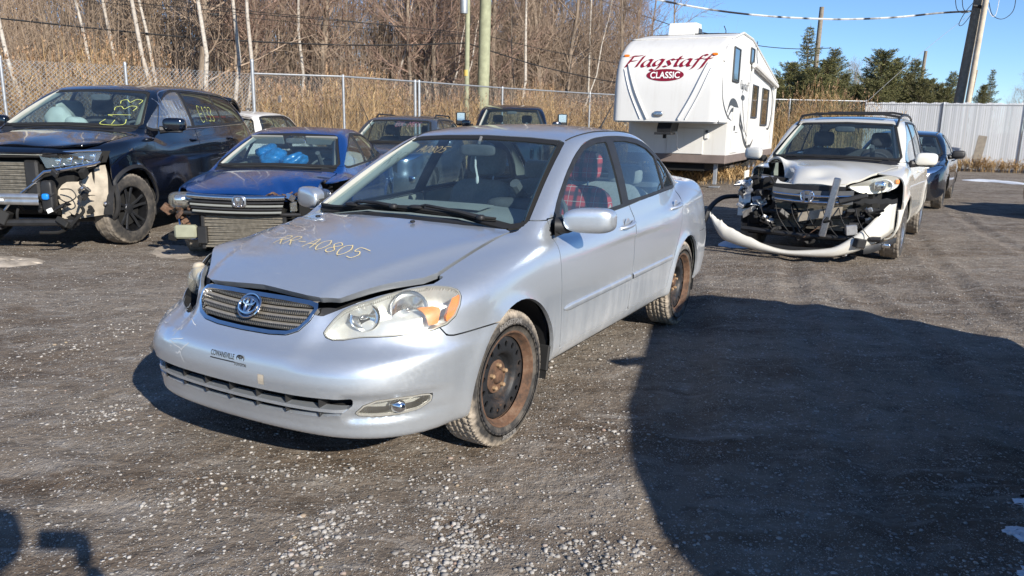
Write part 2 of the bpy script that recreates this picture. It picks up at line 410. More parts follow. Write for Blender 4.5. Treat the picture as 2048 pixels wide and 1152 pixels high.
def cut_3d(poly3, depth=.25):
    """outline given as 3-D points on the surface: sdf in its own best-fit plane"""
    q = np.asarray(poly3, float); c = q.mean(0); u, s_, vt = np.linalg.svd(q - c); U, W, N = vt
    p2 = np.stack([(q - c) @ U, (q - c) @ W], 1)
    def f(P):
        w = P - c; near = (np.abs(w @ N) < depth) & (np.linalg.norm(w, axis=1) < 1.5); out = np.full(len(P), .5)
        if near.any(): out[near] = poly_sdf(p2, np.stack([w[near] @ U, w[near] @ W], 1))
        return out
    f.frame = (c, U, W, N); return f
class Shell:
    def __init__(s, F, P, T): s.F, s.P, s.T = F, P, T
    def take(s, fun, gap=.004, inset=0.0):
        """cut the region fun<-gap/2 out of the shell and return it; the strip of the gap is dropped"""
        f = fun(s.P); (Pi, Ti), (Po, To) = clip(s.P, s.T, f - gap / 2)
        if gap > 0 and len(Pi): (Pi, Ti), _ = clip(Pi, Ti, fun(Pi) + gap / 2)
        s.P, s.T = Po, To; return Pi, Ti
    def drop(s, fun): return s.take(fun, 0.0)
def border_rim(P, T, N, depth):
    """inward rim along the open borders of a panel"""
    e = np.vstack([T[:, [0, 1]], T[:, [1, 2]], T[:, [2, 0]]]); key = np.sort(e, 1); k = key[:, 0].astype(np.int64) * (len(P) + 1) + key[:, 1]
    _, inv, cnt = np.unique(k, return_inverse=True, return_counts=True); b = e[cnt[inv] == 1]
    if len(b) == 0: return np.zeros((0, 3)), np.zeros((0, 4), int)
    u, iv = np.unique(b.ravel(), return_inverse=True); iv = iv.reshape(-1, 2); n = len(u)
    V = np.vstack([P[u], P[u] - N[u] * depth]); return V, np.stack([iv[:, 1], iv[:, 0], iv[:, 0] + n, iv[:, 1] + n], 1)
def panel(name, PT, F, mat, parent, rim=.012, offset=0.0, kw=None, hook=None):
    """panel from shell pieces: design coords -> local (-x), outward normals, rim"""
    P, T = PT
    if len(T) == 0: return None
    N = gradF(F, P); P = P + N * offset
    if hook is not None: P = hook(P, N)
    fn = np.cross(P[T[:, 1]] - P[T[:, 0]], P[T[:, 2]] - P[T[:, 0]]); ok = (fn * N[T].mean(1)).sum(1) > 0; T = np.where(ok[:, None], T, T[:, ::-1])
    if rim > 0:
        RV, RF = border_rim(P, T, N, rim); n = len(P); P2 = np.vstack([P, RV]); faces = T.tolist() + (RF + n).tolist()
    else: P2 = P; faces = T.tolist()
    P2 = P2 * np.array([-1, 1, 1.]); faces = [f[::-1] for f in faces]
    return mesh_obj(name, P2, faces, mat, parent, True, **(kw or {}))
def to_local(P): return np.asarray(P, float) * np.array([-1, 1, 1.])
def on_surf(F, x=None, y=None, z=None, axis=1, sign=1, lo=0.0, hi=1.6):
    """points on the shell along one axis: axis 1 -> y, 2 -> z, 0 -> x (from the front)"""
    q = [x, y, z]; n = max(np.size(a) for a in q if a is not None); q = [np.broadcast_to(np.asarray(0. if a is None else a, float), n).copy() for a in q]
    a, b = np.full(n, lo), np.full(n, hi)
    if axis == 0: a, b = np.full(n, 1.4), np.full(n, -.6)
    for _ in range(40):
        m = .5 * (a + b); q[axis] = m * (sign if axis == 1 else 1); ins = F(*q) < 0; a = np.where(ins, m, a); b = np.where(ins, b, m)
    return np.stack(q, 1)
# ------------------------------------------------------------------ pixel of the photograph -> place in the world (used once, while laying the yard out)
_F2 = np.array(_f); _R2 = np.array(_r2); _U2 = np.array(_u2); _C0 = np.array([0, 0, CAM_H])
def px_ray(a, b): return _F2 + _R2 * (a - 1024) / 1530.0 - _U2 * (b - 576) / 1530.0
def at_depth(a, b, Y): d = px_ray(a, b); return _C0 + d * (Y / d[1])
def at_height(a, b, z=0.0): d = px_ray(a, b); return _C0 + d * ((z - CAM_H) / d[2])
# ------------------------------------------------------------------ ground
def ground_mat():
    b = NB('yard_dirt'); p = b.pos()
    n1 = b.noise(p, .55, 6, .6); n2 = b.noise(p, 3.0, 6, .65); n3 = b.noise(p, 26, 5, .7); tr = b.noise(b.vmul(p, (.35, 1.6, 1)), 1.0, 5, .6, .6)
    col = b.ramp(b.math('ADD', b.math('MULTIPLY', n1, .6), b.math('MULTIPLY', n2, .4)), [(.32, (.060, .043, .031)), (.45, (.124, .094, .069)), (.58, (.188, .152, .119)), (.72, (.28, .24, .20))])
    col = b.mix(b.ramp(tr, [(.42, 0.0), (.66, .65)]), col, (.27, .235, .195))
    mott = b.noise(p, 9.0, 5, .7); col = b.mix(b.ramp(mott, [(.34, .55), (.5, 0.0)]), col, (.045, .034, .025)); streak = b.noise(b.vmul(p, (1.1, 3.4, 1)), 2.2, 6, .7, .8); col = b.mix(b.ramp(streak, [(.52, 0.0), (.72, .75)]), col, (.34, .315, .285))
    # three sizes of gravel, each stone its own tone
    st_all = None; hs = None; h0 = n3
    for sc_, th, amt in ((19.0, .22, .8), (48.0, .34, .85), (105.0, .38, .9), (210.0, .42, .9)):
        v = b.n('ShaderNodeTexVoronoi', feature='F1'); v.inputs['Scale'].default_value = sc_; b.l(p, v.inputs['Vector'])
        dens = b.ramp(b.noise(p, 1.3 + sc_ * .012, 4, .6), [(.42, 0.0), (.66, 1.0)]); pick = b.sep(v.outputs['Color'])
        lim = b.math('MULTIPLY', th, b.math('MULTIPLY_ADD', pick[0], .8, .35))
        m = b.math('MULTIPLY', b.math('LESS_THAN', v.outputs['Distance'], lim), b.math('LESS_THAN', pick[1], b.math('MULTIPLY_ADD', dens, .60, .12)))
        tone = b.ramp(pick[2], [(0.0, (.10, .095, .09)), (.30, (.28, .27, .25)), (.65, (.46, .445, .42)), (1.0, (.66, .64, .61))])
        col = b.mix(b.math('MULTIPLY', m, amt), col, tone)
        dome = b.math('MULTIPLY', m, b.math('SUBTRACT', 1.0, b.math('MULTIPLY', v.outputs['Distance'], 1.6))); h0 = b.math('ADD', h0, b.math('MULTIPLY', dome, 48.0 / sc_ * 1.3))
    b.set(Base_Color=col, Roughness=.95); b.p.inputs['Specular IOR Level'].default_value = .25
    b.bump(b.math('ADD', h0, b.math('MULTIPLY', mott, 2.2)), .9, .016); return b.m
ground_mat()
def vnoise(x, y, sc_, seed):
    """smooth lattice noise in -1..1"""
    T = np.random.default_rng(seed).random((256, 256)) * 2 - 1; u, v = x * sc_, y * sc_; i, j = np.floor(u).astype(int), np.floor(v).astype(int); a, b = u - i, v - j; a, b = a * a * (3 - 2 * a), b * b * (3 - 2 * b); g = lambda p, q: T[p % 256, q % 256]
    return (g(i, j) * (1 - a) + g(i + 1, j) * a) * (1 - b) + (g(i, j + 1) * (1 - a) + g(i + 1, j + 1) * a) * b
RUTS = [(1.9, .8, 5.2, 11.5, .35), (1.0, 1.2, 2.6, 8.0, -.15), (-6.5, 3.6, -1.6, 1.8, .2), (-7.5, 6.4, -3.0, 3.6, .25), (6.5, 6.0, 9.0, 14.0, .3)]
def hills(x, y):
    """gentle unevenness of the yard (metres)"""
    r = 0.0
    for (ax_, ay_, bx_, by_, cv) in RUTS:
        dx, dy = bx_ - ax_, by_ - ay_; L = math.hypot(dx, dy); t = ((x - ax_) * dx + (y - ay_) * dy) / L; q = ((x - ax_) * -dy + (y - ay_) * dx) / L - cv * np.sin(t / L * 3.1); m = sstep(-.5, .6, t) * sstep(L + .5, L - .6, t)
        for o_ in (-.78, .78): w = (q - o_) / .10; r = r + m * (-.016 * np.exp(-w**2) + .010 * np.exp(-(np.abs(w) - 1.7)**2 * 2.5) + .003 * np.exp(-w**2) * np.sin(t * 42 + 8 * np.abs(w)))
    x, y = np.asarray(x, float), np.asarray(y, float); r = r + .008 * vnoise(x, y, 1.7, 1) + .007 * vnoise(x, y, 4.3, 2) + .005 * vnoise(x, y, 9.0, 3)
    return r + .008 * np.sin(x * 1.3 + .7 * np.sin(y * .9)) * np.sin(y * 1.1 + 1) + .006 * np.sin(x * 3.7 + y * 2.1) - .004
def _axis(near, far, n, m):
    a = np.linspace(-near, near, n); g = near * (far / near)**(np.arange(1, m + 1) / m); return np.concatenate([-g[::-1], a, g])
gx = _axis(14, 1500, 520, 24); gy = np.concatenate([-(2 * (600)**(np.arange(1, 15) / 14))[::-1], np.linspace(-2, 22, 520), 22 * (120)**(np.arange(1, 25) / 24)])
GX, GY = np.meshgrid(gx, gy, indexing='ij'); amp = np.exp(-np.maximum(np.hypot(GX, GY - 6) - 22, 0) / 8)
GZ = hills(GX, GY) * amp - .006; nx, ny = GX.shape; i = np.arange(nx - 1)[:, None]; j = np.arange(ny - 1)[None]
mesh_obj('ground', np.stack([GX, GY, GZ], -1).reshape(-1, 3), np.stack([i * ny + j, (i + 1) * ny + j, (i + 1) * ny + j + 1, i * ny + j + 1], -1).reshape(-1, 4), 'yard_dirt', kind='structure')
# loose stones: real pebbles, thicker in windrows left by the grader
def stone_mat():
    b = NB('loose_stone'); isl = b.n('ShaderNodeNewGeometry').outputs['Random Per Island']
    b.set(Base_Color=b.mix(b.noise(b.coord(), 120, 3), b.ramp(isl, [(0, (.15, .145, .14)), (.35, (.28, .275, .265)), (.7, (.42, .41, .395)), (.93, (.58, .56, .53)), (.97, (.30, .17, .12)), (1, (.35, .27, .15))]), (.24, .22, .20)), Roughness=.9); return b.m
stone_mat()
def stones(n_base, n_row):
    base = []
    phi = (1 + 5**.5) / 2; ico = np.array([(-1, phi, 0), (1, phi, 0), (-1, -phi, 0), (1, -phi, 0), (0, -1, phi), (0, 1, phi), (0, -1, -phi), (0, 1, -phi), (phi, 0, -1), (phi, 0, 1), (-phi, 0, -1), (-phi, 0, 1)]) / np.hypot(1, phi)
    icf = np.array([(0, 11, 5), (0, 5, 1), (0, 1, 7), (0, 7, 10), (0, 10, 11), (1, 5, 9), (5, 11, 4), (11, 10, 2), (10, 7, 6), (7, 1, 8), (3, 9, 4), (3, 4, 2), (3, 2, 6), (3, 6, 8), (3, 8, 9), (4, 9, 5), (2, 4, 11), (6, 2, 10), (8, 6, 7), (9, 8, 1)])
    # scatter with more stones near the camera
    u = rng.random(n_base); Y = 1.6 + 11.0 * u**1.7; X = (rng.random(n_base) - .5) * 2 * (Y * .74 + .4); S = .0018 + .0050 * rng.random(n_base)**3
    rows = [((580, 1150), (640, 1060), 170), ((640, 1060), (720, 1000), 110), ((880, 925), (895, 985), 60), ((895, 985), (925, 1040), 90), ((925, 1040), (960, 1090), 160), ((830, 1150), (960, 1080), 300), ((1060, 1150), (1180, 1050), 140), ((1180, 1130), (1290, 1090), 120), ((130, 850), (290, 800), 90), ((0, 740), (290, 640), 120), ((1110, 760), (1180, 690), 50), ((1150, 900), (1290, 830), 80), ((300, 1020), (420, 990), 80), ((430, 960), (700, 930), 120), ((1230, 650), (1260, 700), 40)]
    for a, b_, n in rows:
        n = int(n * 1.15)
        A, B = at_height(*a), at_height(*b_); t = rng.random(n); q = A[None, :2] + (B - A)[None, :2] * t[:, None] + rng.normal(0, .065, (n, 2)) * (A[1] / 2.6)
        X = np.concatenate([X, q[:, 0]]); Y = np.concatenate([Y, q[:, 1]]); S = np.concatenate([S, .0025 + .0085 * rng.random(n)**3])
    n = len(X); V = ico[None] * (1 + .75 * (rng.random((n, 12, 1)) - .5)); V = V * (S[:, None, None] * np.stack([1 + .5 * rng.random(n), 1 + .5 * rng.random(n), .45 + .4 * rng.random(n)], 1)[:, None])
    a = rng.random(n) * 6.28; c, s = np.cos(a)[:, None], np.sin(a)[:, None]; V = np.stack([V[..., 0] * c - V[..., 1] * s, V[..., 0] * s + V[..., 1] * c, V[..., 2]], -1)
    V += np.stack([X, Y, hills(X, Y) - .006 + S * .25], 1)[:, None]; Fc = (icf[None] + 12 * np.arange(n)[:, None, None]).reshape(-1, 3)
    mesh_obj('gravel', V.reshape(-1, 3), Fc, 'loose_stone', None, False, label='loose grey gravel scattered over the brown dirt yard', cat='gravel', kind='stuff')
stones(22000, 0)
def patch(name, px, zt, mat, label, cat, seed=0, h=.03):
    """low irregular mound with outline given on the ground"""
    P = np.array([at_height(*p) for p in px]); c = P.mean(0); r_ = np.random.default_rng(seed); ring = catmull(P, True, 6); n = len(ring); V = []; K = 7
    for k in range(K):
        t = k / (K - 1); q = ring + (c - ring) * t; q[:, :2] += r_.normal(0, .012, (n, 2)) * (t < .9); zz = hills(q[:, 0], q[:, 1]) - .012 + h * (1 - (1 - min(1, t * 2.2))**2) * (.8 + .4 * r_.random(n)); V.append(np.stack([q[:, 0], q[:, 1], zz], 1))
    m = MB(); V = np.array(V); V = np.concatenate([V, V[:, :1]], 1); m.grid(V); return m.build(name, mat, None, True, label=label, cat=cat, kind='stuff')
plain('snow', (.62, .66, .72), .7, var=.12, vscale=14, bumpS=.5, bscale=30); plain('dirty_ice', (.40, .35, .29), .5, var=.35, vscale=10, bumpS=.4, bscale=40)
patch('dirty_ice', [(-60, 515), (30, 512), (92, 519), (60, 528), (-20, 533)], 0, 'dirty_ice', 'brown dirty ice ridge on the ground before the black wrecked car', 'ice', 1, .035)
patch('dirty_ice', [(290, 500), (330, 480), (400, 486), (402, 512), (350, 520), (300, 512)], 0, 'dirty_ice', 'thin grey ice sheet beside the front wheel of the black car', 'ice', 2, .008)
patch('snow_patch', [(1432, 488), (1460, 478), (1500, 484), (1520, 494), (1470, 494)], 0, 'snow', 'small white snow patch under the torn white bumper', 'snow', 3, .03)
patch('snow_patch', [(2000, 1050), (2030, 1045), (2080, 1060), (2080, 1085), (2030, 1070)], 0, 'snow', 'scrap of snow in the shadow at the right edge, middle one', 'snow', 4, .012)
patch('snow_patch', [(2032, 992), (2080, 990), (2080, 1012), (2036, 1008)], 0, 'snow', 'scrap of snow in the shadow at the right edge, farthest one', 'snow', 5, .012)
patch('snow_patch', [(2034, 1140), (2080, 1132), (2080, 1180), (2050, 1170)], 0, 'snow', 'scrap of snow in the shadow at the right edge, nearest one', 'snow', 6, .012)
patch('snow_patch', [(1925, 359), (1960, 358), (2060, 367), (2060, 370), (1985, 364), (1935, 361)], 0, 'snow', 'long strip of old snow in front of the slatted fence', 'snow', 7, .04)
# ------------------------------------------------------------------ fences
plain('galvanised', (.36, .38, .40), .45, .5, var=.15, vscale=20)
b = NB('pale_slat'); b.set(Base_Color=b.mix(b.n('ShaderNodeObjectInfo').outputs['Random'], (.50, .52, .55), (.68, .69, .71)), Roughness=.6); plain('old_wood', (.23, .20, .16), .9, var=.3, vscale=8, bumpS=.4, bscale=60); plain('treated_pole', (.30, .31, .20), .85, var=.25, vscale=5, bumpS=.4, bscale=70)
plain('sign_white', (.75, .73, .66), .5, var=.1); plain('wire_black', (.015, .015, .016), .6); plain('steel_wire', (.40, .41, .42), .5, .6)
FZ = 2.6
def post(fence, p, top, r=.035):
    m = MB(); m.tube([(0, 0, -.1), (0, 0, top)], r, 10); m.lathe([(r * 1.15, top - .04), (r * 1.15, top), (r * .7, top + .03), (0.001, top + .04)], 10, 'z'); o = m.build('post', 'galvanised', fence, True); o.location = (p[0], p[1], 0); return o
def link_mesh(fence, A, B, z0, z1, pitch=.075, r=.0015):
    """woven wire as two families of diagonals, one mesh"""
    A, B = np.asarray(A, float)[:2], np.asarray(B, float)[:2]; Ln = np.linalg.norm(B - A); D = (B - A) / Ln; H = z1 - z0; n = np.array([-D[1], D[0]]); V = []; Fc = []; k = 0
    for sgn in (1, -1):
        for s0 in np.arange(-H, Ln + H, pitch):
            a, b = (s0, s0 + H) if sgn > 0 else (s0 + H, s0)      # param along fence at bottom/top
            lo, hi = 0.0, 1.0
            if a != b:
                t0, t1 = (0 - a) / (b - a), (Ln - a) / (b - a); lo, hi = max(lo, min(t0, t1)), min(hi, max(t0, t1))
            if hi <= lo: continue
            e = [np.array([*(A + D * (a + (b - a) * t)), z0 + H * t]) for t in (lo, hi)]; off = np.array([*(n * .004 * sgn), 0])
            dirv = (e[1] - e[0]) / np.linalg.norm(e[1] - e[0]); u = np.array([*n, 0]); w = np.cross(dirv, u)
            for q in e:
                for t in (0, 2.094, 4.189): V.append(q + off + r * (math.cos(t) * u + math.sin(t) * w))
            Fc += [(k, k + 1, k + 4, k + 3), (k + 1, k + 2, k + 5, k + 4), (k + 2, k, k + 3, k + 5)]; k += 6
    return mesh_obj('wire_mesh', np.array(V), np.array(Fc), 'galvanised', fence, False, kind='stuff')
fence_px = [(-260, 104), (0, 118), (250, 131), (505, 147)]
FL = [at_height(a, b, FZ) for a, b in fence_px]
fl = empty('chain_link_fence', (0, 0, 0), label='rusty chain-link fence without top rail behind the black wrecked car', cat='fence')
for k, p in enumerate(FL[:-1]): post(fl, p, FZ + .05)
for a, b in zip(FL[:-1], FL[1:]): link_mesh(fl, a, b, .05, FZ, .095, .0045)
rail_px = [(505, 147), (686, 153), (830, 163), (838, 163.5), (1005, 176), (1180, 187), (1300, 193)]
FR = [at_height(a, b, FZ) for a, b in rail_px]
FR += [np.array([11.0, 31.6, 0]), np.array([14.1, 31.7, 0])]
fr = empty('chain_link_fence', (0, 0, 0), label='galvanised chain-link fence with top rail running behind the trailer', cat='fence')
for k, p in enumerate(FR): post(fr, p, FZ + (.33 if k == 0 else .02), .045 if k in (0, 2, 3) else .035)
for a, b in zip(FR[:-1], FR[1:]):
    if np.linalg.norm((b - a)[:2]) > .5: link_mesh(fr, a, b, .05, FZ - .02)
    m = MB(); m.tube([(a[0], a[1], FZ), (b[0], b[1], FZ)], .024, 8); m.build('top_rail', 'galvanised', fr, True)
sg_c = at_depth(559, 198, 21.2); sg = empty('fence_sign', tuple(sg_c), R(-60), label='small white board wired to the chain-link fence', cat='sign')
m = MB(); m.box((0, 0, 0), (.36, .012, .18), bev=.004); m.build('board', 'sign_white', sg)
# slatted privacy fence on the right
sf = empty('slatted_fence', (0, 0, 0), label='pale grey slatted privacy fence along the right side', cat='fence')
SFp = [np.array([14.1, 31.7]), np.array([19.2, 29.6]), np.array([24.5, 27.4]), np.array([33, 24.0])]
slat_me = None; tot = 0
for a, b in zip(SFp[:-1], SFp[1:]):
    Ln = np.linalg.norm(b - a); D = (b - a) / Ln; ang = math.atan2(D[1], D[0]); n = int(Ln / .075)
    for k in range(n):
        p = a + D * (k + .5) * .075
        if slat_me is None:
            mm = MB(); mm.box((0, 0, 1.31), (.067, .012, 2.50), bev=.003); o = mm.build('slat', 'pale_slat', sf); slat_me = o.data
        else: o = bpy.data.objects.new('slat', slat_me); COL.objects.link(o); o.parent = sf
        o.location = (p[0], p[1], .03 * math.sin(k * .9) * math.sin(k * .37)); o.rotation_euler = (0, .001 * math.sin(k * 1.7), ang)
        tot += 1
    m = MB(); m.tube([(a[0], a[1], FZ - .12), (b[0], b[1], FZ - .12)], .022, 6); m.build('top_rail', 'galvanised', sf, True)
    np_ = max(2, int(Ln / 2.8)); nrm = np.array([D[1], -D[0]])
    for k in range(np_ + 1):
        p = a + D * Ln * k / np_ + nrm * .05; o = post(sf, p, FZ - .05, .03)
link_mesh(sf, SFp[0] + np.array([-.02, -.03]), SFp[1] + np.array([-.02, -.03]), .05, FZ - .05, .075, .0022)
link_mesh(sf, SFp[1] + np.array([-.02, -.03]), SFp[2] + np.array([-.02, -.03]), .05, FZ - .05, .075, .0022)
pw = SFp[0] + (SFp[1] - SFp[0]) * .86; plk = at_depth(1957, 306, 29.6); m = MB(); m.box((0, 0, 0), (.30, .03, 1.25), bev=.006); o = m.build('board', 'old_wood'); o.location = (plk[0], plk[1], .72); o.rotation_euler = (R(-4), R(7), R(-22)); prop(o, 'weathered grey board leaning on the slatted fence', 'board')
# ------------------------------------------------------------------ utility poles and lines
def upole(px_top, px_bot, Y, r, label, mat='old_wood', extra=None, top_add=4.0):
    B = at_depth(*px_bot, Y); T = at_depth(*px_top, Y); d = (T - B) / (T[2] - B[2]); base = B - d * B[2]; T2 = T + d * top_add; T2[1] = base[1]
    o = empty('utility_pole', tuple(base), label=label, cat='pole'); m = MB(); m.tube([(0, 0, -.2), tuple((T2 - base) * .5), tuple(T2 - base)], [r, r * .93, r * .85], 14); m.build('shaft', mat, o, True); return o, base, T2
p1, b1, t1 = upole((971.3, 0), (966.6, 169), 27.5, .215, 'thick greenish wooden utility pole behind the fence', 'treated_pole')
p2, b2, t2 = upole((935.7, 0), (932.7, 245), 27.0, .085, 'thin pale utility pole with a small grey transformer can', 'treated_pole')
c = at_depth(928, 12, 26.8) - b2; m = MB(); m.lathe([(.001, -.24), (.12, -.24), (.125, -.2), (.125, .2), (.11, .25), (.001, .26)], 16, 'z', tuple(c)); m.tube([c + np.array([0, 0, .25]), c + np.array([0, 0, .36])], .03, 8); m.build('transformer', 'galvanised', p2, True)
m = MB(); m.tube([(0, 0, at_depth(934, 152, 27)[2]), (0, 0, at_depth(934, 140, 27)[2])], .092, 12); plain('yellow_tag', (.55, .40, .10), .6); m.build('marker_band', 'yellow_tag', p2, True)
p3, b3, t3 = upole((1957, 0), (1917, 205), 33.0, .20, 'leaning wooden utility pole with cable loops beyond the slatted fence')
m = MB(); q0 = at_depth(1936, 204, 32.6) - b3; q1 = at_depth(1972, 0, 32.6) - b3; m.tube([(q0[0], q0[1], -.1), tuple(q0), tuple(q1), tuple(q1 + (q1 - q0))], .11, 10); plain('pale_conduit', (.52, .44, .34), .8, var=.2, vscale=5); m.build('conduit', 'pale_conduit', p3, True)
m = MB(); c = at_depth(1958, 12, 32.8) - b3; m.tube([c + np.array([-.26, -.02, 0]), c + np.array([.26, -.02, -.03])], .05, 8); m.build('clamp', 'wire_black', p3, True)
def cable_loop(pole, base, pts, Y, r=.014, mat='wire_black'):
    P = catmull(np.array([at_depth(a, b, Y) - base for a, b in pts]), False, 6); m = MB(); m.tube(P, r, 6); m.build('cable_loop', mat, pole, True)
cable_loop(p3, b3, [(1911, -40), (1911, 0), (1915, 20), (1928, 26), (1945, 22)], 32.6); cable_loop(p3, b3, [(1924, -20), (1926, 15), (1935, 24)], 32.6); cable_loop(p3, b3, [(1947, 5), (1930, 25), (1918, 48), (1925, 50), (1940, 32), (1946, 20)], 32.6)
cable_loop(p3, b3, [(1978, 5), (1985, 30), (2005, 38), (2026, 22), (2032, -10), (2030, -40)], 32.6); cable_loop(p3, b3, [(1970, 0), (1982, 30), (1992, 28), (2000, -10)], 32.6, .012, 'pale_slat')
upole((1644, 14), (1634, 108), 52, .17, 'slim utility pole standing among the evergreens', 'old_wood', top_add=0)
upole((1852, 102), (1846, 140), 60, .14, 'short-looking distant utility pole right of the evergreens', 'old_wood', top_add=0)
upole((1953, 140), (1940, 200), 55, .12, 'thin leaning distant pole behind the leaning utility pole', 'old_wood', top_add=0)
def line(pts, Ys, r, mat, label, n=8):
    P = np.array([at_depth(a, b, Y) for (a, b), Y in zip(pts, Ys)]); P = catmull(P, False, n); m = MB(); m.tube(P, r, 5); return m.build('overhead_cable', mat, None, True, label=label, cat='cable')
line([(-300, 8), (0, 37), (200, 58), (420, 78), (650, 89), (800, 90), (933, 86)], [19, 20.5, 21.8, 23, 24.5, 25.8, 27], .022, 'wire_black', 'thick black cable crossing the woods, lowest on the left')
line([(933, 86), (1000, 108), (1090, 135), (1232, 165), (1420, 190)], [27, 28, 29, 31, 33], .020, 'wire_black', 'thick black cable sloping from thin pole to the trailer')
line([(180, -8), (330, 12), (560, 32), (750, 48), (933, 66)], [20, 21.5, 23.5, 25, 27], .011, 'wire_black', 'middle thin cable above the thick one on the left'); line([(300, -8), (480, 20), (700, 42), (933, 72)], [21, 22.5, 25, 27], .009, 'wire_black', 'thin cable just below the middle cable on the left')
line([(-200, -30), (180, 2), (430, 29), (700, 55), (933, 74)], [19, 21, 23, 25, 27], .008, 'wire_black', 'thinnest cable crossing the upper left of the woods')
m = MB(); q = at_depth(428, 29, 23); m.box(tuple(q), (.34, .05, .07), rotz(.3), .01); m.build('cable_splice', 'wire_black', None, label='small black splice case hanging on the thin cables', cat='splice case')
line([(933, 64), (1000, 78), (1090, 100), (1232, 126), (1400, 150)], [27, 28, 29, 31, 33], .011, 'wire_black', 'upper thin cable sloping from thin pole to the trailer')
line([(1180, -8), (1260, 22), (1330, 46), (1358, 55), (1420, 68), (1515, 91), (1600, 98), (1660, 96)], [40, 41, 42, 42.5, 43, 45, 46, 48], .022, 'wire_black', 'dark cable passing behind the top of the trailer')
b_ = NB('striped_cable'); cx_ = b_.noise(b_.vmul(b_.coord(), (1, 1, 0)), 1.2, 2); b_.set(Base_Color=b_.ramp(cx_, [(.44, (.03, .03, .035)), (.52, (.6, .62, .62))]), Roughness=.4)
line([(1280, -8), (1400, 16), (1520, 31), (1640, 38), (1720, 38), (1800, 34), (1880, 26), (1950, 22)], [33] * 8, .040, 'striped_cable', 'thick shiny cable across the blue sky to the leaning pole')
line([(1945, 25), (1850, 100), (1735, 202)], [33, 32, 31.6], .008, 'steel_wire', 'thin guy wire slanting from the leaning pole to the fence')
# ------------------------------------------------------------------ woods, reeds, evergreens
def bark(name, cols, scale=6, bs=.4, vz=.35):
    b = NB(name); co = b.coord(); nz = b.noise(b.vmul(co, (1, 1, vz)), scale, 6, .65); rnd = b.n('ShaderNodeObjectInfo').outputs['Random']
    c = b.ramp(nz, cols); c = b.mix(b.math('MULTIPLY_ADD', rnd, .4, -.1, clamp=True), c, (.22, .165, .125)); b.set(Base_Color=c, Roughness=.9); b.bump(nz, bs, .01); return b.m
bark('bark_grey', [(.3, (.13, .10, .075)), (.55, (.25, .20, .15)), (.75, (.37, .31, .235))])
bark('bark_birch', [(.34, (.08, .07, .06)), (.42, (.40, .36, .31)), (.7, (.56, .52, .46))], 9, .2, 1.6)
bark('twig_brown', [(.3, (.20, .145, .106)), (.7, (.38, .29, .215))], 3, .1)
bark('twig_red', [(.3, (.21, .135, .105)), (.7, (.39, .27, .21))], 3, .1)
bark('brush_brown', [(.3, (.18, .13, .094)), (.7, (.38, .29, .205))], 2, .1)
class Tubes:
    """fast many-tube mesh"""
    def __init__(s): s.V = []; s.F = []; s.n = 0
    def add(s, P, r, k=3):
        P = np.asarray(P, float); m = len(P); T = P[-1] - P[0]; T /= np.linalg.norm(T) + 1e-9; up = np.array([0, 0, 1.]) if abs(T[2]) < .9 else np.array([1., 0, 0]); N = np.cross(T, up); N /= np.linalg.norm(N); B = np.cross(T, N)
        a = 2 * np.pi * np.arange(k) / k; ring = np.cos(a)[:, None] * N + np.sin(a)[:, None] * B; r = np.asarray(r, float) * np.ones(m)
        s.V.append((P[:, None] + r[:, None, None] * ring[None]).reshape(-1, 3)); i = np.arange(m - 1)[:, None]; j = np.arange(k)[None]; j2 = (j + 1) % k
        s.F.append(np.stack([s.n + i * k + j, s.n + i * k + j2, s.n + (i + 1) * k + j2, s.n + (i + 1) * k + j], -1).reshape(-1, 4)); s.n += m * k
    def data(s): return np.vstack(s.V), np.vstack(s.F)
def bare_tree(seed, H, r0, lean=0.0, fork=.0, low=.15, nb=26, spread=.9, barkm='bark_grey', twig='twig_brown', dens=1.0):
    """winter tree: trunk mesh and crown mesh of limbs and twigs"""
    g = np.random.default_rng(seed); tr = Tubes(); cr = Tubes()
    n = 9; z = np.linspace(0, H, n); wob = np.cumsum(g.normal(0, .035 * H / n * 3, (n, 2)), 0); wob -= wob[0]; P = np.stack([wob[:, 0] + lean * z, wob[:, 1], z], 1); rr = r0 * (1 - .85 * z / H)
    tr.add(P, rr, 7)
    def limb(p, d, L, r, depth):
        m = 4; q = [p]; dd = d.copy()
        for k in range(m):
            dd = dd + g.normal(0, .16, 3); dd[2] += .10; dd /= np.linalg.norm(dd); q.append(q[-1] + dd * L / m)
        q = np.array(q); cr.add(q, np.linspace(r, max(r * .3, .003), m + 1), 4 if depth == 0 else 3)
        if depth >= 2: return
        for k in range(int((7 if depth == 0 else 5) * dens)):
            t = .15 + .85 * g.random(); i = min(int(t * m), m - 1); b = q[i] + (q[i + 1] - q[i]) * (t * m - i); e = (q[i + 1] - q[i]); e /= np.linalg.norm(e)
            o = g.normal(0, 1, 3); o -= e * (o @ e); o /= np.linalg.norm(o); nd = e * .75 + o * .7; nd /= np.linalg.norm(nd)
            limb(b, nd, L * (.38 + .3 * g.random()), max(r * .45, .0035), depth + 1)
    for k in range(int(nb * dens)):
        t = low + (1 - low) * g.random()**.8; i = min(int(t * (n - 1)), n - 2); b = P[i] + (P[i + 1] - P[i]) * (t * (n - 1) - i); a = g.random() * 6.28; up = .35 + .9 * t
        d = np.array([math.cos(a) * spread, math.sin(a) * spread, up]); d /= np.linalg.norm(d); limb(b, d, H * (.10 + .20 * g.random()) * (1.15 - .6 * t), r0 * (.34 - .2 * t), 0)
    o1 = mesh_obj('trunk', *tr.data(), barkm); o2 = mesh_obj('crown', *cr.data(), twig, smooth=False); d1, d2 = o1.data, o2.data; bpy.data.objects.remove(o1); bpy.data.objects.remove(o2); return d1, d2
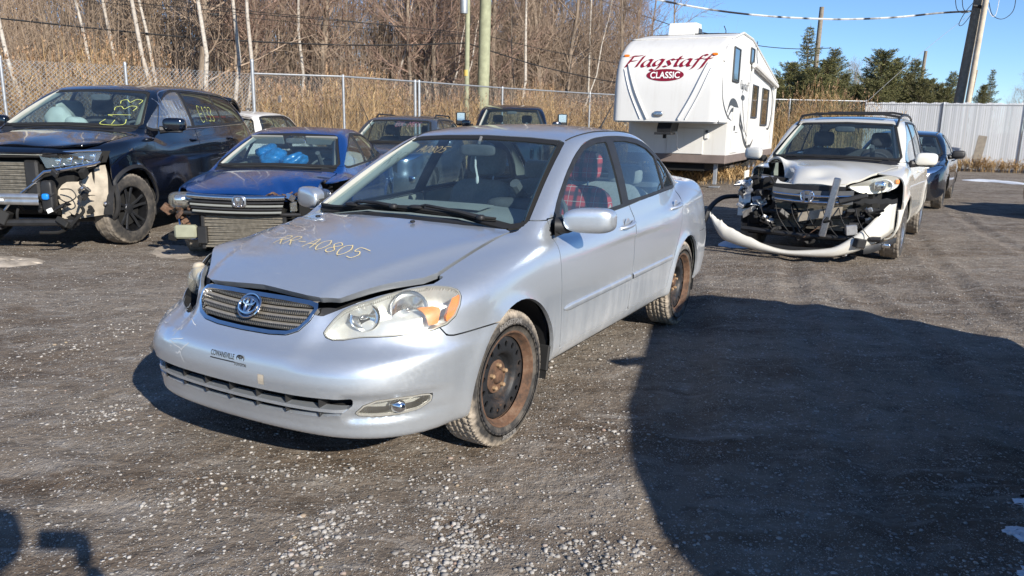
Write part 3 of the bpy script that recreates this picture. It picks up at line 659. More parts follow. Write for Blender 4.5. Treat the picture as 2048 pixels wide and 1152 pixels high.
def place_tree(var, name, loc, rz, s, label, group, cat='tree'):
    o = empty(name, loc, rz, label=label, cat=cat, group=group); o.scale = (s, s, s)
    for nm, me in (('trunk', var[0]), ('crown', var[1])): c = bpy.data.objects.new(nm, me); COL.objects.link(c); c.parent = o
    return o
TV = [bare_tree(1, 11, .095, .02, nb=40, low=.08), bare_tree(2, 12, .11, -.03, nb=42, twig='twig_red', low=.08), bare_tree(3, 9, .065, .06, nb=34, low=.06), bare_tree(4, 13, .13, .0, nb=42, spread=.7, low=.1), bare_tree(5, 8, .055, -.08, nb=32, twig='twig_red', low=.05)]
BV = [bare_tree(11, 11, .066, -.16, nb=13, barkm='bark_birch', low=.4, dens=.8), bare_tree(12, 12, .072, .02, nb=14, barkm='bark_birch', low=.35, dens=.8), bare_tree(13, 10, .05, .18, nb=12, barkm='bark_birch', low=.4, dens=.8)]
# birches one can tell apart
wr = np.random.default_rng(21)
birch = [(58, 210, 20.5, 0, 'slender birch trunk bending left above the roof of the black car'), (212, 170, 22, 0, 'thin birch leaning left, fourth pale trunk from the left'), (320, 165, 21, 0, 'long pale birch leaning sharply to the left behind the fence'), (335, 165, 22.5, 0, 'second leaning birch just right of the sharply leaning one'),
 (262, 165, 23, 0, 'birch leaning left beside the grey fence post'), (392, 165, 21.5, 1, 'stout upright birch with white bark left of the fence end post'), (481, 200, 22, 1, 'white upright birch just left of the tall fence end post'), (455, 200, 23, 1, 'thin upright birch with a broken side branch'), (590, 210, 26, 1, 'straight pale birch behind the first fence bay'), (815, 150, 30, 2, 'pale birch leaning right behind the middle fence bay'),
 (745, 150, 29, 2, 'thin birch leaning right, left of the two thin parallel ones'), (860, 165, 30, 2, 'thin pale birch leaning right nearest the double fence post'), (885, 165, 31, 2, 'pale birch leaning right just left of the thin pole'), (1030, 175, 31, 1, 'birch with pale forked crown right of the thick pole'), (1140, 190, 33, 2, 'small pale crooked tree left of the trailer'), (1160, 190, 36, 1, 'slim pale trunk behind the reeds next to the trailer')]
for px, py, Y, v, lab in birch:
    p = at_depth(px, py, Y); place_tree(BV[v], 'birch_tree', (p[0], p[1], 0), wr.uniform(-.25, .25), wr.uniform(.9, 1.1), lab, 'pale birches at the edge of the woods')
def edge_y(x): return np.interp(x, [-40, -11, -7, 4, 14], [17, 19.5, 23.5, 33.5, 36])
cnt = 0; grp = 'bare brown trees of the woods'
for k in range(190):
    x = wr.uniform(-34, 9.5); d = wr.random()**1.3 * 24; y = edge_y(x) + 1.8 + d
    if x > 3.5 and wr.random() < (x - 3.5) / 9: continue
    if abs(x / y) > .95: continue
    s = wr.uniform(.75, 1.15); v = wr.integers(0, 5)
    place_tree(TV[v], 'bare_tree', (x, y, 0), wr.random() * 6.28, s, 'bare brown tree standing in the dense woods behind the chain-link fence', grp)
for k, (px, Y, s, v) in enumerate([(1075, 40, .95, 1), (1130, 42, 1.0, 3), (1195, 44, 1.1, 1), (1235, 43, .9, 0), (1265, 46, .85, 3), (1160, 48, 1.0, 0)]):
    p = at_depth(px, 200, Y); place_tree(TV[v], 'bare_tree', (p[0], Y, 0), k * 1.3, s, 'bare brown tree standing in the dense woods behind the chain-link fence', grp)
for k, (px, Y, s) in enumerate([(1700, 75, .55), (1725, 78, .6), (1675, 80, .55), (1750, 82, .5), (1865, 85, .42), (1885, 88, .45), (1905, 90, .42), (1545, 70, .55), (1570, 72, .5), (2035, 60, .55), (2060, 62, .5), (1715, 84, .6), (1740, 86, .62), (1705, 70, .52), (1730, 72, .55), (1760, 74, .5), (1690, 78, .58), (1840, 80, .45), (1870, 78, .42), (1850, 84, .5), (1895, 82, .4), (2045, 75, .5), (2020, 80, .4)]):
    p = at_depth(px, 200, Y); place_tree(TV[k % 5], 'bare_tree', (p[0], Y, 0), k * 2.1, s, 'small distant bare tree rising among and behind the evergreens', 'distant bare trees behind the evergreens')
# undergrowth: thousands of thin saplings reading as one mass
def brush(name, n, y0, y1, hmin, hmax, rmin, rmax, label, xr=(-38, 10), mat='brush_brown', seed=5):
    g = np.random.default_rng(seed); x = g.uniform(*xr, n); y = edge_y(x) + g.uniform(y0, y1, n); H = g.uniform(hmin, hmax, n); r = g.uniform(rmin, rmax, n); ln = g.normal(0, .12, (n, 2)); K = 4; t = np.linspace(0, 1, K)
    P = np.stack([x[:, None] + ln[:, :1] * H[:, None] * t**1.5 + g.normal(0, .05, (n, K)), y[:, None] + ln[:, 1:] * H[:, None] * t**1.5, H[:, None] * t], -1); rr = r[:, None] * (1 - .8 * t)[None]
    a = 2 * np.pi * np.arange(3) / 3; ring = np.stack([np.cos(a), np.sin(a), 0 * a], 1); V = P[:, :, None] + rr[:, :, None, None] * ring; i = np.arange(K - 1)[:, None]; j = np.arange(3)[None]; j2 = (j + 1) % 3
    q = np.stack([i * 3 + j + 0 * j2, i * 3 + j2, (i + 1) * 3 + j2, (i + 1) * 3 + j + 0 * j2], -1).reshape(-1, 4); Fq = (q[None] + (np.arange(n) * K * 3)[:, None, None]).reshape(-1, 4)
    # side twigs
    m = n * 5; idx = g.integers(0, n, m); tt = g.uniform(.2, .95, m); base = P[idx, 0] + (P[idx, -1] - P[idx, 0]) * tt[:, None]; an = g.random(m) * 6.28; L = H[idx] * g.uniform(.06, .22, m); d = np.stack([np.cos(an) * .7, np.sin(an) * .7, g.uniform(.2, 1.1, m)], 1) * L[:, None]; w = np.cross(d, [0.3, -1, .2]); w /= np.linalg.norm(w, axis=1)[:, None] + 1e-9; wd = (.0035 + .004 * g.random(m))[:, None]
    TVv = np.stack([base - w * wd, base + w * wd, base + d], 1).reshape(-1, 3); TF = np.arange(m * 3).reshape(-1, 3); n0 = n * K * 3
    me_f = np.vstack([Fq[:, [0, 1, 2]], Fq[:, [0, 2, 3]], TF + n0]); return mesh_obj(name, np.vstack([V.reshape(-1, 3), TVv]), me_f, mat, None, False, label=label, cat='undergrowth', kind='stuff')
brush('undergrowth', 6500, 1.2, 11, 1.5, 6.5, .005, .016, 'tangled brown undergrowth filling the woods behind the fence')
brush('far_woods', 5600, 12, 34, 5, 11, .012, .040, 'far dense mass of bare trunks deep in the woods', (-44, 6.5), 'brush_brown', 6)
# reeds
b = NB('dry_reed'); isl = b.n('ShaderNodeNewGeometry').outputs['Random Per Island']; b.set(Base_Color=b.ramp(isl, [(0, (.28, .17, .07)), (.5, (.46, .30, .135)), (1, (.60, .43, .22))]), Roughness=.85)
b = NB('reed_plume'); isl = b.n('ShaderNodeNewGeometry').outputs['Random Per Island']; b.set(Base_Color=b.ramp(isl, [(0, (.24, .14, .08)), (1, (.42, .28, .17))]), Roughness=.95)
def reeds(name, n, line_pts, d0, d1, hmin, hmax, label, seed=3, plume=.5):
    g = np.random.default_rng(seed); L = np.array(line_pts, float); seg = np.linalg.norm(np.diff(L, axis=0), axis=1); cum = np.r_[0, np.cumsum(seg)]; t = g.random(n) * cum[-1]; k = np.clip(np.searchsorted(cum, t) - 1, 0, len(seg) - 1); D = np.diff(L, axis=0)[k] / seg[k][:, None]; p = L[k] + D * (t - cum[k])[:, None]; nr = np.stack([-D[:, 1], D[:, 0]], 1); p = p + nr * g.uniform(d0, d1, n)[:, None]
    H = g.uniform(hmin, hmax, n) * (1 + .18 * np.sin(p[:, 0] * 1.7) * np.sin(p[:, 0] * .6 + 1)); ln = g.normal(0, .10, (n, 2)); V = []; Fc = []; K = 3; tt = np.array([0, .6, 1.0]); S = np.stack([p[:, 0][:, None] + ln[:, :1] * H[:, None] * tt**2, p[:, 1][:, None] + ln[:, 1:] * H[:, None] * tt**2, H[:, None] * tt], -1); r = np.array([.006, .0045, .002]); a = 2 * np.pi * np.arange(3) / 3; ring = np.stack([np.cos(a), np.sin(a), 0 * a], 1)
    SV = (S[:, :, None] + r[None, :, None, None] * ring).reshape(-1, 3); i = np.arange(K - 1)[:, None]; j = np.arange(3)[None]; j2 = (j + 1) % 3; q = np.stack([i * 3 + j + 0 * j2, i * 3 + j2, (i + 1) * 3 + j2, (i + 1) * 3 + j + 0 * j2], -1).reshape(-1, 4); q = (q[None] + (np.arange(n) * 9)[:, None, None]).reshape(-1, 4); SF = np.vstack([q[:, [0, 1, 2]], q[:, [0, 2, 3]]])
    m = n * 4; ix = np.repeat(np.arange(n), 4); th = g.uniform(.25, .9, m); base = S[ix, 0] + (S[ix, 2] - S[ix, 0]) * th[:, None]; an = g.random(m) * 6.28; LL = g.uniform(.2, .5, m); d1_ = np.stack([np.cos(an), np.sin(an), np.full(m, .9)], 1) * (LL * .5)[:, None]; d2_ = d1_ + np.stack([np.cos(an), np.sin(an), g.uniform(-.6, .5, m)], 1) * (LL * .5)[:, None]; w = np.stack([-np.sin(an), np.cos(an), 0 * an], 1) * .011
    LV = np.stack([base - w * .5, base + w * .5, base + d1_ + w, base + d1_ - w, base + d2_], 1).reshape(-1, 3); o5 = (np.arange(m) * 5)[:, None]; LF = np.vstack([o5 + np.array([[0, 1, 2]]), o5 + np.array([[0, 2, 3]]), o5 + np.array([[3, 2, 4]])]) + len(SV)
    o = mesh_obj(name, np.vstack([SV, LV]), np.vstack([SF, LF]), 'dry_reed', None, False, label=label, cat='reeds', kind='stuff')
    pk = np.where(g.random(n) < plume)[0]; V = []; Fc = []
    top = S[pk, 2]; mm = len(pk); VV = []; FF = []; c = 0
    for k2 in range(7):
        an = g.random(mm) * 6.28; f = g.random(mm); b0 = top + np.stack([0 * f, 0 * f, (f - .45) * .26], 1); dd = np.stack([np.cos(an) * .06 + .04, np.sin(an) * .06, g.uniform(.04, .12, mm)], 1) * (1.25 - f)[:, None]; w = np.stack([-np.sin(an), np.cos(an), 0 * an], 1) * .018; VV.append(np.stack([b0 - w, b0 + w, b0 + dd], 1).reshape(-1, 3)); FF.append(np.arange(mm * 3).reshape(-1, 3) + c); c += mm * 3
    pl = mesh_obj('plumes', np.vstack(VV), np.vstack(FF), 'reed_plume', o, False, kind='stuff'); return o
FLl = [p[:2] for p in FL] + [p[:2] for p in FR[1:]]
reeds('reeds', 4200, [FL[-1][:2]] + [p[:2] for p in FR[1:-2]] + [np.array([9., 31.])], .25, 3.2, 1.6, 2.55, 'golden dry reeds standing along the chain-link fence', 3)
reeds('reeds', 1100, [p[:2] for p in FL], .2, 2.6, 1.5, 2.9, 'tall dry reed plumes behind the fence on the left', 4, .8)
reeds('reeds', 420, [np.array([9.2, 30.6]), np.array([14.2, 31.3])], -1.2, 1.2, 1.9, 3.0, 'tall dry reeds between trailer and slatted fence', 8, .5)
reeds('dry_grass', 700, [np.array([14.6, 30.9]), np.array([19.2, 29.1]), np.array([25, 26.6])], -.5, .25, .15, .45, 'dry brown grass along the foot of the slatted fence', 9, 0.0)
reeds('dry_grass', 500, [np.array([3.2, 20.0]), np.array([6.5, 21.5]), np.array([8.5, 24])], -.8, 1.6, .08, .3, 'dry grass and weeds under the trailer', 12, 0.0)
# evergreens
b = NB('needles'); isl = b.n('ShaderNodeNewGeometry').outputs['Random Per Island']; rnd = b.n('ShaderNodeObjectInfo').outputs['Random']
b.set(Base_Color=b.mix(b.math('MULTIPLY', rnd, .35), b.ramp(isl, [(0, (.055, .065, .022)), (.6, (.13, .135, .045)), (1, (.24, .22, .085))]), (.085, .070, .026)), Roughness=.8)
def conifer(seed, H, rad, taper=1.0, narrow=False, dens=1.0):
    """ragged evergreen: whorls of uneven branches carrying fans of short needle sprays"""
    g = np.random.default_rng(seed); tr = Tubes(); tr.add([(0, 0, 0), (0, 0, H * .5), (0, 0, H * .995)], [.10 * H / 6, .05 * H / 6, .006], 6)
    br = Tubes(); NV = []; nz = int(34 * dens)
    for k in range(nz):
        z = H * (.04 + .94 * (k / nz)**.92); R0 = rad * (1 - z / H)**taper * g.uniform(.75, 1.15) + .04; nb = int(5 + 4 * g.random())
        for j in range(nb):
            a = 6.28 * (j + g.random()) / nb; L = R0 * g.uniform(.45, 1.2); up = (.55 if narrow else -.05) + .45 * (z / H) + g.normal(0, .12); sag = -.12 * L if not narrow else .1 * L; tip = np.array([math.cos(a) * L, math.sin(a) * L, z + up * L]); b0 = np.array([0, 0, z]); md = b0 + (tip - b0) * .55 + np.array([0, 0, sag])
            br.add([b0, md, tip], [.014, .009, .003], 3); m = int((14 + 60 * L) * dens); t = g.uniform(.12, 1.0, m)**.75
            c = np.where((t < .55)[:, None], b0 + (md - b0) * (t / .55)[:, None], md + (tip - md) * ((t - .55) / .45)[:, None]); wd = .05 + .16 * L * (1 - t); c = c + g.normal(0, 1, (m, 3)) * (wd * np.array([[.8], [.8], [.5]]).T if False else wd[:, None] * np.array([.8, .8, .55])); an = a + g.normal(0, .9, m); ln = g.uniform(.05, .15, m); d = np.stack([np.cos(an), np.sin(an), g.normal(.35 if narrow else .05, .4, m)], 1) * ln[:, None]; w = np.cross(d, g.normal(0, 1, (m, 3))); w /= np.linalg.norm(w, axis=1)[:, None] + 1e-9; w *= (.007 + .011 * g.random(m))[:, None]
            NV.append(np.stack([c - w * .5, c + w, c + d, c + d * .45 - w * 1.3], 1).reshape(-1, 3))
    NV = np.vstack(NV); o1 = mesh_obj('trunk', *tr.data(), 'bark_grey'); o2 = mesh_obj('crown', NV, np.arange(len(NV)).reshape(-1, 4), 'needles', smooth=False); V, Fq = br.data(); o3 = mesh_obj('branch', V, Fq, 'bark_grey', smooth=False); D = (o1.data, o2.data, o3.data)
    for o in (o1, o2, o3): bpy.data.objects.remove(o)
    return D
CV = [conifer(1, 6.5, 1.75, .9), conifer(2, 5.0, 1.9, .62, True, 1.3), conifer(3, 5.5, 1.8, .75, False, 1.25)]
ever = [(1622, 45, 44, 0, 1.0, 'tallest pointed spruce rising beside the trailer'), (1585, 128, 42, 1, 1.0, 'broad dark cedar directly right of the trailer'), (1655, 122, 43, 1, 1.05, 'wide dark cedar right of the tallest spruce'), (1672, 92, 46, 2, .95, 'narrow spruce top poking up between two cedars'), (1560, 160, 40, 1, .9, 'low olive cedar at the edge of the trailer'), (1690, 150, 44, 1, .9, 'low rounded cedar left of the guy wire'), (1625, 140, 41, 1, 1.0, 'dense cedar below the tallest spruce'),
 (1768, 104, 46, 1, 1.1, 'broad rounded evergreen behind the guy wire'), (1795, 112, 47, 2, 1.0, 'full evergreen joined to the broad rounded one'), (1738, 160, 44, 1, .8, 'low evergreen left of the broad rounded one'), (1834, 114, 48, 2, .95, 'pointed evergreen right of the broad rounded one'), (1862, 160, 47, 1, .8, 'low olive evergreen near the leaning pole'), (1880, 170, 46, 1, .75, 'lowest evergreen left of the leaning pole'), (1908, 140, 52, 2, .85, 'small dark evergreen just left of the leaning pole'), (1988, 133, 50, 0, .75, 'lone bluish evergreen right of the leaning pole'), (1968, 172, 48, 1, .6, 'small bush-like evergreen left of the lone one'), (1820, 150, 44, 1, .9, 'dense cedar filling the row before the pointed evergreen'), (1605, 150, 40, 1, 1.1, 'bushy olive cedar in front of the tallest spruce'), (1645, 155, 40, 1, 1.1, 'bushy olive cedar right below the slim pole'), (1675, 165, 41, 1, 1.1, 'spreading low cedar beside the slim pole'), (1715, 172, 43, 1, 1.0, 'lowest cedar in the gap between two evergreen groups'), (1780, 150, 43, 1, 1.1, 'bushy olive cedar in front of the broad rounded evergreen'), (1755, 165, 42, 1, 1.0, 'low bushy cedar behind the guy wire'), (1845, 160, 43, 1, 1.0, 'low bushy cedar in front of the pointed evergreen'), (1895, 178, 45, 1, .9, 'small low cedar touching the leaning pole')]
for px, py, Y, v, wsc, lab in ever:
    T = at_depth(px, py, Y); Hh = (6.5, 5.0, 5.5)[v]; s = T[2] / Hh; o = empty('evergreen_tree', (T[0], T[1], 0), px * .7, label=lab, cat='tree', group='evergreens beyond the slatted fence'); o.scale = (s * wsc, s * wsc, s)
    for nm, me in zip(('trunk', 'crown', 'branch'), CV[v]): c = bpy.data.objects.new(nm, me); COL.objects.link(c); c.parent = o
# ------------------------------------------------------------------ car materials and shared parts
def _tyre_mat(name, Rt, mud=0.0, rub=(.028, .027, .027), mudcol=(.42, .36, .29)):
    b = NB(name); co = b.coord(); s = b.sep(co)
    r = b.math('SQRT', b.math('ADD', b.math('MULTIPLY', s[0], s[0]), b.math('MULTIPLY', s[2], s[2])))
    nz = b.noise(co, 14, 6, .65); n2 = b.noise(co, 90, 3)
    rr = b.math('ADD', r, b.math('MULTIPLY', b.math('SUBTRACT', nz, .5), .05))
    m = b.ramp(b.math('MULTIPLY', b.math('SUBTRACT', rr, Rt - .035), 1 / .03), [(0.0, 0.0), (1.0, 1.0)])
    dust = b.math('ADD', b.math('MULTIPLY', m, mud), b.math('MULTIPLY', b.ramp(nz, [(.4, 0.0), (.8, 1.0)]), .12 + .25 * mud), clamp=True)
    col = b.mix(dust, rub, mudcol); col = b.mix(b.ramp(n2, [(.35, .25), (.6, 0.0)]), col, (.02, .02, .02))
    b.set(Base_Color=col, Roughness=.85); b.bump(n2, .25, .003); return b.m
def _rust_mat(name, cols, scale=9, rough=.85, metal=0.1, bs=.3):
    b = NB(name); co = b.coord(); nz = b.noise(co, scale, 8, .68); n2 = b.noise(co, scale * 6, 5)
    k = b.math('ADD', b.math('MULTIPLY', nz, .75), b.math('MULTIPLY', n2, .25))
    b.set(Base_Color=b.ramp(k, cols), Roughness=rough, Metallic=metal); b.bump(n2, bs, .003); return b.m
RUST = [(.3, (.02, .017, .015)), (.42, (.065, .040, .028)), (.53, (.13, .070, .042)), (.66, (.19, .125, .085)), (.8, (.08, .058, .046))]
_rust_mat('rusty_steel', RUST)
_rust_mat('black_steel_rusting', [(.3, (.012, .013, .015)), (.52, (.02, .022, .026)), (.62, (.05, .04, .035)), (.72, (.16, .09, .055))], 12, .55, .2)
_rust_mat('rusty_nuts', [(.3, (.16, .10, .06)), (.5, (.36, .25, .15)), (.7, (.24, .13, .07))], 40)
plain('black_plastic', (.018, .018, .019), .5, var=.3, vscale=12, bumpS=.1, bscale=300)
plain('black_rubber', (.012, .012, .012), .7)
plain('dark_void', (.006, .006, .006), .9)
plain('underbody', (.03, .028, .026), .9, var=.4, vscale=6)
plain('chrome', (.75, .76, .78), .12, 1.0, var=.08, vscale=30)
plain('dull_chrome', (.60, .60, .60), .3, 1.0, var=.2, vscale=40)
plain('aluminium', (.62, .62, .62), .38, .9, var=.18, vscale=14)
plain('grey_fabric', (.33, .335, .33), .95, var=.15, vscale=60)
plain('dark_fabric', (.075, .075, .08), .95, var=.2, vscale=60)
plain('grey_trim', (.34, .35, .34), .8, var=.1, vscale=10)
plain('light_trim', (.36, .365, .33), .85, var=.08, vscale=8)
plain('dash_dark', (.12, .124, .13), .75, var=.2, vscale=20)
plain('white_plastic', (.75, .75, .73), .45, var=.05)
plain('yellow_chalk', (.74, .58, .26), .8)
plain('dark_chrome', (.16, .18, .22), .15, 1.0)
plain('lime_chalk', (.62, .68, .16), .8)
plain('pink_chalk', (.55, .25, .35), .8)
plain('sticker_black', (.02, .02, .02), .5)
plain('wire_black', (.015, .015, .016), .6)
plain('sticker_white', (.8, .8, .78), .5)
plain('beige_wrap', (.36, .315, .25), .8, var=.35, vscale=9, bumpS=.3, bscale=60)
plain('radiator_fins', (.30, .27, .22), .6, .6, var=.3, vscale=25)
plain('red_lens', (.35, .008, .01), .12, coat=.6)
plain('airbag_cloth', (.62, .64, .58), .9, var=.1, vscale=9, bumpS=.3, bscale=30)
glass_mat('car_glass'); glass_mat('car_glass_tint', (.30, .36, .40), .10, .015); glass_mat('lamp_lens', (.93, .94, .93), .10, .07, (.8, .78, .68)); glass_mat('lamp_lens_hazy', (.93, .94, .91), .06, .13, (.86, .84, .76)); glass_mat('plastic_film', (.85, .88, .9), .28, .12, (.7, .72, .75))
plain('lamp_case', (.84, .84, .82), .30, .55, var=.12, vscale=30)
plain('grille_silver', (.36, .33, .28), .42, .5, var=.15, vscale=60)
plain('reflector', (.86, .87, .88), .10, 1.0, var=.1, vscale=50)
plain('amber', (.90, .20, .004), .25, 0, coat=.6, var=.2, vscale=40)
plain('amber_pale', (.85, .28, .07), .3, 0, coat=.4, var=.2, vscale=40)

def superell(c, size, e1=.35, e2=.35, nu=20, nv=14, rot=None):
    """rounded-box blob"""
    u = np.linspace(-np.pi, np.pi, nu, endpoint=False); v = np.linspace(-np.pi / 2, np.pi / 2, nv)
    pw = lambda a, e: np.sign(a) * np.abs(a)**e
    V = np.stack([size[0] / 2 * pw(np.cos(v), e1)[:, None] * pw(np.cos(u), e2)[None], size[1] / 2 * pw(np.cos(v), e1)[:, None] * pw(np.sin(u), e2)[None],
                  size[2] / 2 * np.repeat(pw(np.sin(v), e1)[:, None], nu, 1)], -1).reshape(-1, 3)
    if rot is not None: V = V @ np.asarray(rot).T
    F = [(i * nu + k, i * nu + (k + 1) % nu, (i + 1) * nu + (k + 1) % nu, (i + 1) * nu + k) for i in range(nv - 1) for k in range(nu)]
    return V + np.asarray(c, float), F
def tyre_mesh(Rt, w, rim, hero=False):
    """tyre with shoulder, sidewall bulge and cut tread blocks, axis y"""
    na = 288 if hero else 144; h = w / 2
    sec = [(rim, -.80 * h), (rim + .012, -.93 * h), (rim + .05, -1.0 * h), (Rt - .07, -1.0 * h), (Rt - .035, -.95 * h), (Rt - .018, -.90 * h), (Rt - .007, -.84 * h)]
    ty = np.linspace(-.78, .78, 25 if hero else 13); sec += [(Rt - .006 * y**4, y * h) for y in ty]
    sec += [(r, -y) for r, y in sec[:7][::-1]]; sec = np.array(sec); m = len(sec)
    a = 2 * np.pi * np.arange(na) / na; r = np.repeat(sec[None, :, 0], na, 0).copy(); y = sec[:, 1]
    tread = np.abs(y) < .85 * h; k = np.arange(na)[:, None]; yy = y[None] / h
    per = 6
    zig = (k + np.round(2.2 * np.abs(yy) * 2).astype(int)) % per == 0
    circ = (np.abs(np.abs(yy) - .30) < .05) | (np.abs(np.abs(yy) - .66) < .04) | (np.abs(yy) < .03)
    sip = ((k + (yy > 0) * 3) % per == 3) & (np.abs(yy) > .7)
    r -= np.where((zig | circ | sip) & tread[None], .008, 0)
    lug = (np.abs(y) > .85 * h) & (sec[:, 0] > Rt - .04); r -= np.where((k % per < 2) & lug[None], .005, 0)
    V = np.stack([r * np.cos(a)[:, None], np.repeat(y[None], na, 0), r * np.sin(a)[:, None]], -1).reshape(-1, 3)
    i = np.arange(na)[:, None]; j = np.arange(m - 1)[None]; i2 = (i + 1) % na
    Fq = np.stack([i * m + j, i * m + j + 1, i2 * m + j + 1, i2 * m + j], -1).reshape(-1, 4); return V, Fq
def bend_text(txt, size, rad, ang0, y, up=True):
    """text bent on a circle in the wheel's outer face (axis y, seen from +y)"""
    V, F = text_mesh(txt, size, extrude=.0012, offset=.0006)
    w = V[:, 0]; r = rad + (V[:, 1] - size * .35) * (1 if up else -1); a = ang0 + w / rad * (1 if up else -1)
    # seen from +y with z up, local +x points to the left of the viewer
    return np.stack([-r * np.sin(a), np.full(len(V), y) + V[:, 2], r * np.cos(a)], 1), F
WHEEL_PROTO = {}
def steel_wheel(parent, c, side, Rt=.317, w=.195, key='steel', mud=1.0, hero=True, steer=0.0, label=None):
    """rusty steel wheel without hubcap; side +1 = outer face to +y"""
    wh = bpy.data.objects.new('wheel', None); COL.objects.link(wh); wh.parent = parent; wh.location = c; wh.rotation_euler = (0, 0, (0 if side > 0 else math.pi) + steer)
    if key not in WHEEL_PROTO:
        D = {}; rim = .215; V, Fq = tyre_mesh(Rt, w, rim, hero); _tyre_mat('tyre_' + key, Rt, mud)
        t = mesh_obj('tyre', V, Fq, 'tyre_' + key); D['tyre'] = t.data; bpy.data.objects.remove(t)
        m = MB(); m.lathe([(.206, .086), (.207, .080), (.203, .076), (.193, .076), (.190, .055), (.183, .030), (.178, .0), (.175, -.05), (.19, -.075), (.206, -.085)], 64)
        m.lathe([(.206, .086), (.203, .090), (.196, .088), (.190, .078), (.184, .060), (.176, .052)], 64)
        o = m.build('rim', 'rusty_steel', None, True); D['rim'] = o.data; bpy.data.objects.remove(o)
        # pierced disc
        prof = [(.179, .035), (.172, .047), (.160, .052), (.148, .054), (.136, .054), (.124, .054), (.114, .053), (.107, .049), (.100, .038), (.094, .020), (.086, .008), (.078, .006), (.074, .012), (.070, .020), (.062, .024), (.050, .025), (.040, .026), (.033, .027)]
        na = 192; a = 2 * np.pi * np.arange(na) / na; pr = np.array(prof)
        fine = np.concatenate([np.linspace(pr[i], pr[i + 1], 3, endpoint=False) for i in range(len(pr) - 1)] + [pr[-1:]]); n = len(fine)
        P = np.stack([fine[:, :1] * np.cos(a), np.repeat(fine[:, 1:], na, 1), fine[:, :1] * np.sin(a)], -1).reshape(-1, 3)
        i = np.arange(n - 1)[:, None]; k = np.arange(na)[None]; k2 = (k + 1) % na
        q = np.stack([i * na + k, i * na + k2, (i + 1) * na + k2, (i + 1) * na + k], -1).reshape(-1, 4); T = np.vstack([q[:, [0, 1, 2]], q[:, [0, 2, 3]]])
        ang = np.arctan2(P[:, 2], P[:, 0]); rr = np.hypot(P[:, 0], P[:, 2]); ph = (ang / (2 * np.pi) * 16) % 1 - .5
        f = np.hypot(ph * 2 * np.pi / 16 * .143, (rr - .143) * .75) - .0105
        _, (P, T) = clip(P, T, f); N = np.zeros_like(P); N[:, 1] = 1; RV, RF = border_rim(P, T, N, .008)
        mm = MB(); mm.add(P, T.tolist()); mm.add(RV, RF.tolist()); o = mm.build('disc', 'black_steel_rusting', None, True); D['disc'] = o.data; bpy.data.objects.remove(o)
        mm = MB(); mm.lathe([(.0, .046), (.018, .046), (.026, .042), (.030, .034), (.033, .024)], 24)
        mm.lathe([(.071, .0215), (.066, .026), (.05, .0275), (.034, .029)], 40)
        o = mm.build('hub', 'rusty_steel', None, True); D['hub'] = o.data; bpy.data.objects.remove(o)
        mm = MB(); mm.lathe([(.0, .022), (.007, .022), (.0105, .018), (.0105, .0), (.013, -.002)], 6); o = mm.build('lug_nut', 'rusty_nuts', None, False); D['nut'] = o.data; bpy.data.objects.remove(o)
        mm = MB(); mm.lathe([(.0, -.06), (.178, -.06), (.178, -.02), (.0, -.02)], 32); o = mm.build('brake', 'dark_void', None, False); D['brake'] = o.data; bpy.data.objects.remove(o)
        if hero:
            plain('raised_rubber', (.20, .19, .18), .8)
            for q_, (txt, sz, rad, ang, up) in enumerate((('BRIDGESTONE', .030, .272, 0.0, True), ('BLIZZAK', .030, .272, math.pi, True))):
                mm = MB(); mm.add(*bend_text(txt, sz, rad, ang, w / 2 - .0002, up)); o = mm.build('lettering', 'raised_rubber', None, False, fix=False); D['text%d' % q_] = o.data; bpy.data.objects.remove(o)
        WHEEL_PROTO[key] = D
    D = WHEEL_PROTO[key]
    def ch(name, me, loc=(0, 0, 0)):
        o = bpy.data.objects.new(name, me); COL.objects.link(o); o.parent = wh; o.location = loc; return o
    ch('tyre', D['tyre'])
    for nm_, k_ in (('rim', 'rim'), ('disc', 'disc'), ('hub', 'hub'), ('brake_drum', 'brake')): ch(nm_, D[k_]).scale = (1.10, 1, 1.10)
    for i in range(5):
        t = 2 * math.pi * i / 5 + .3; ch('lug_nut', D['nut'], (.056 * math.cos(t), .026, .056 * math.sin(t)))
    for q_ in ('text0', 'text1'):
        if q_ in D: ch('raised_lettering', D[q_])
    return wh
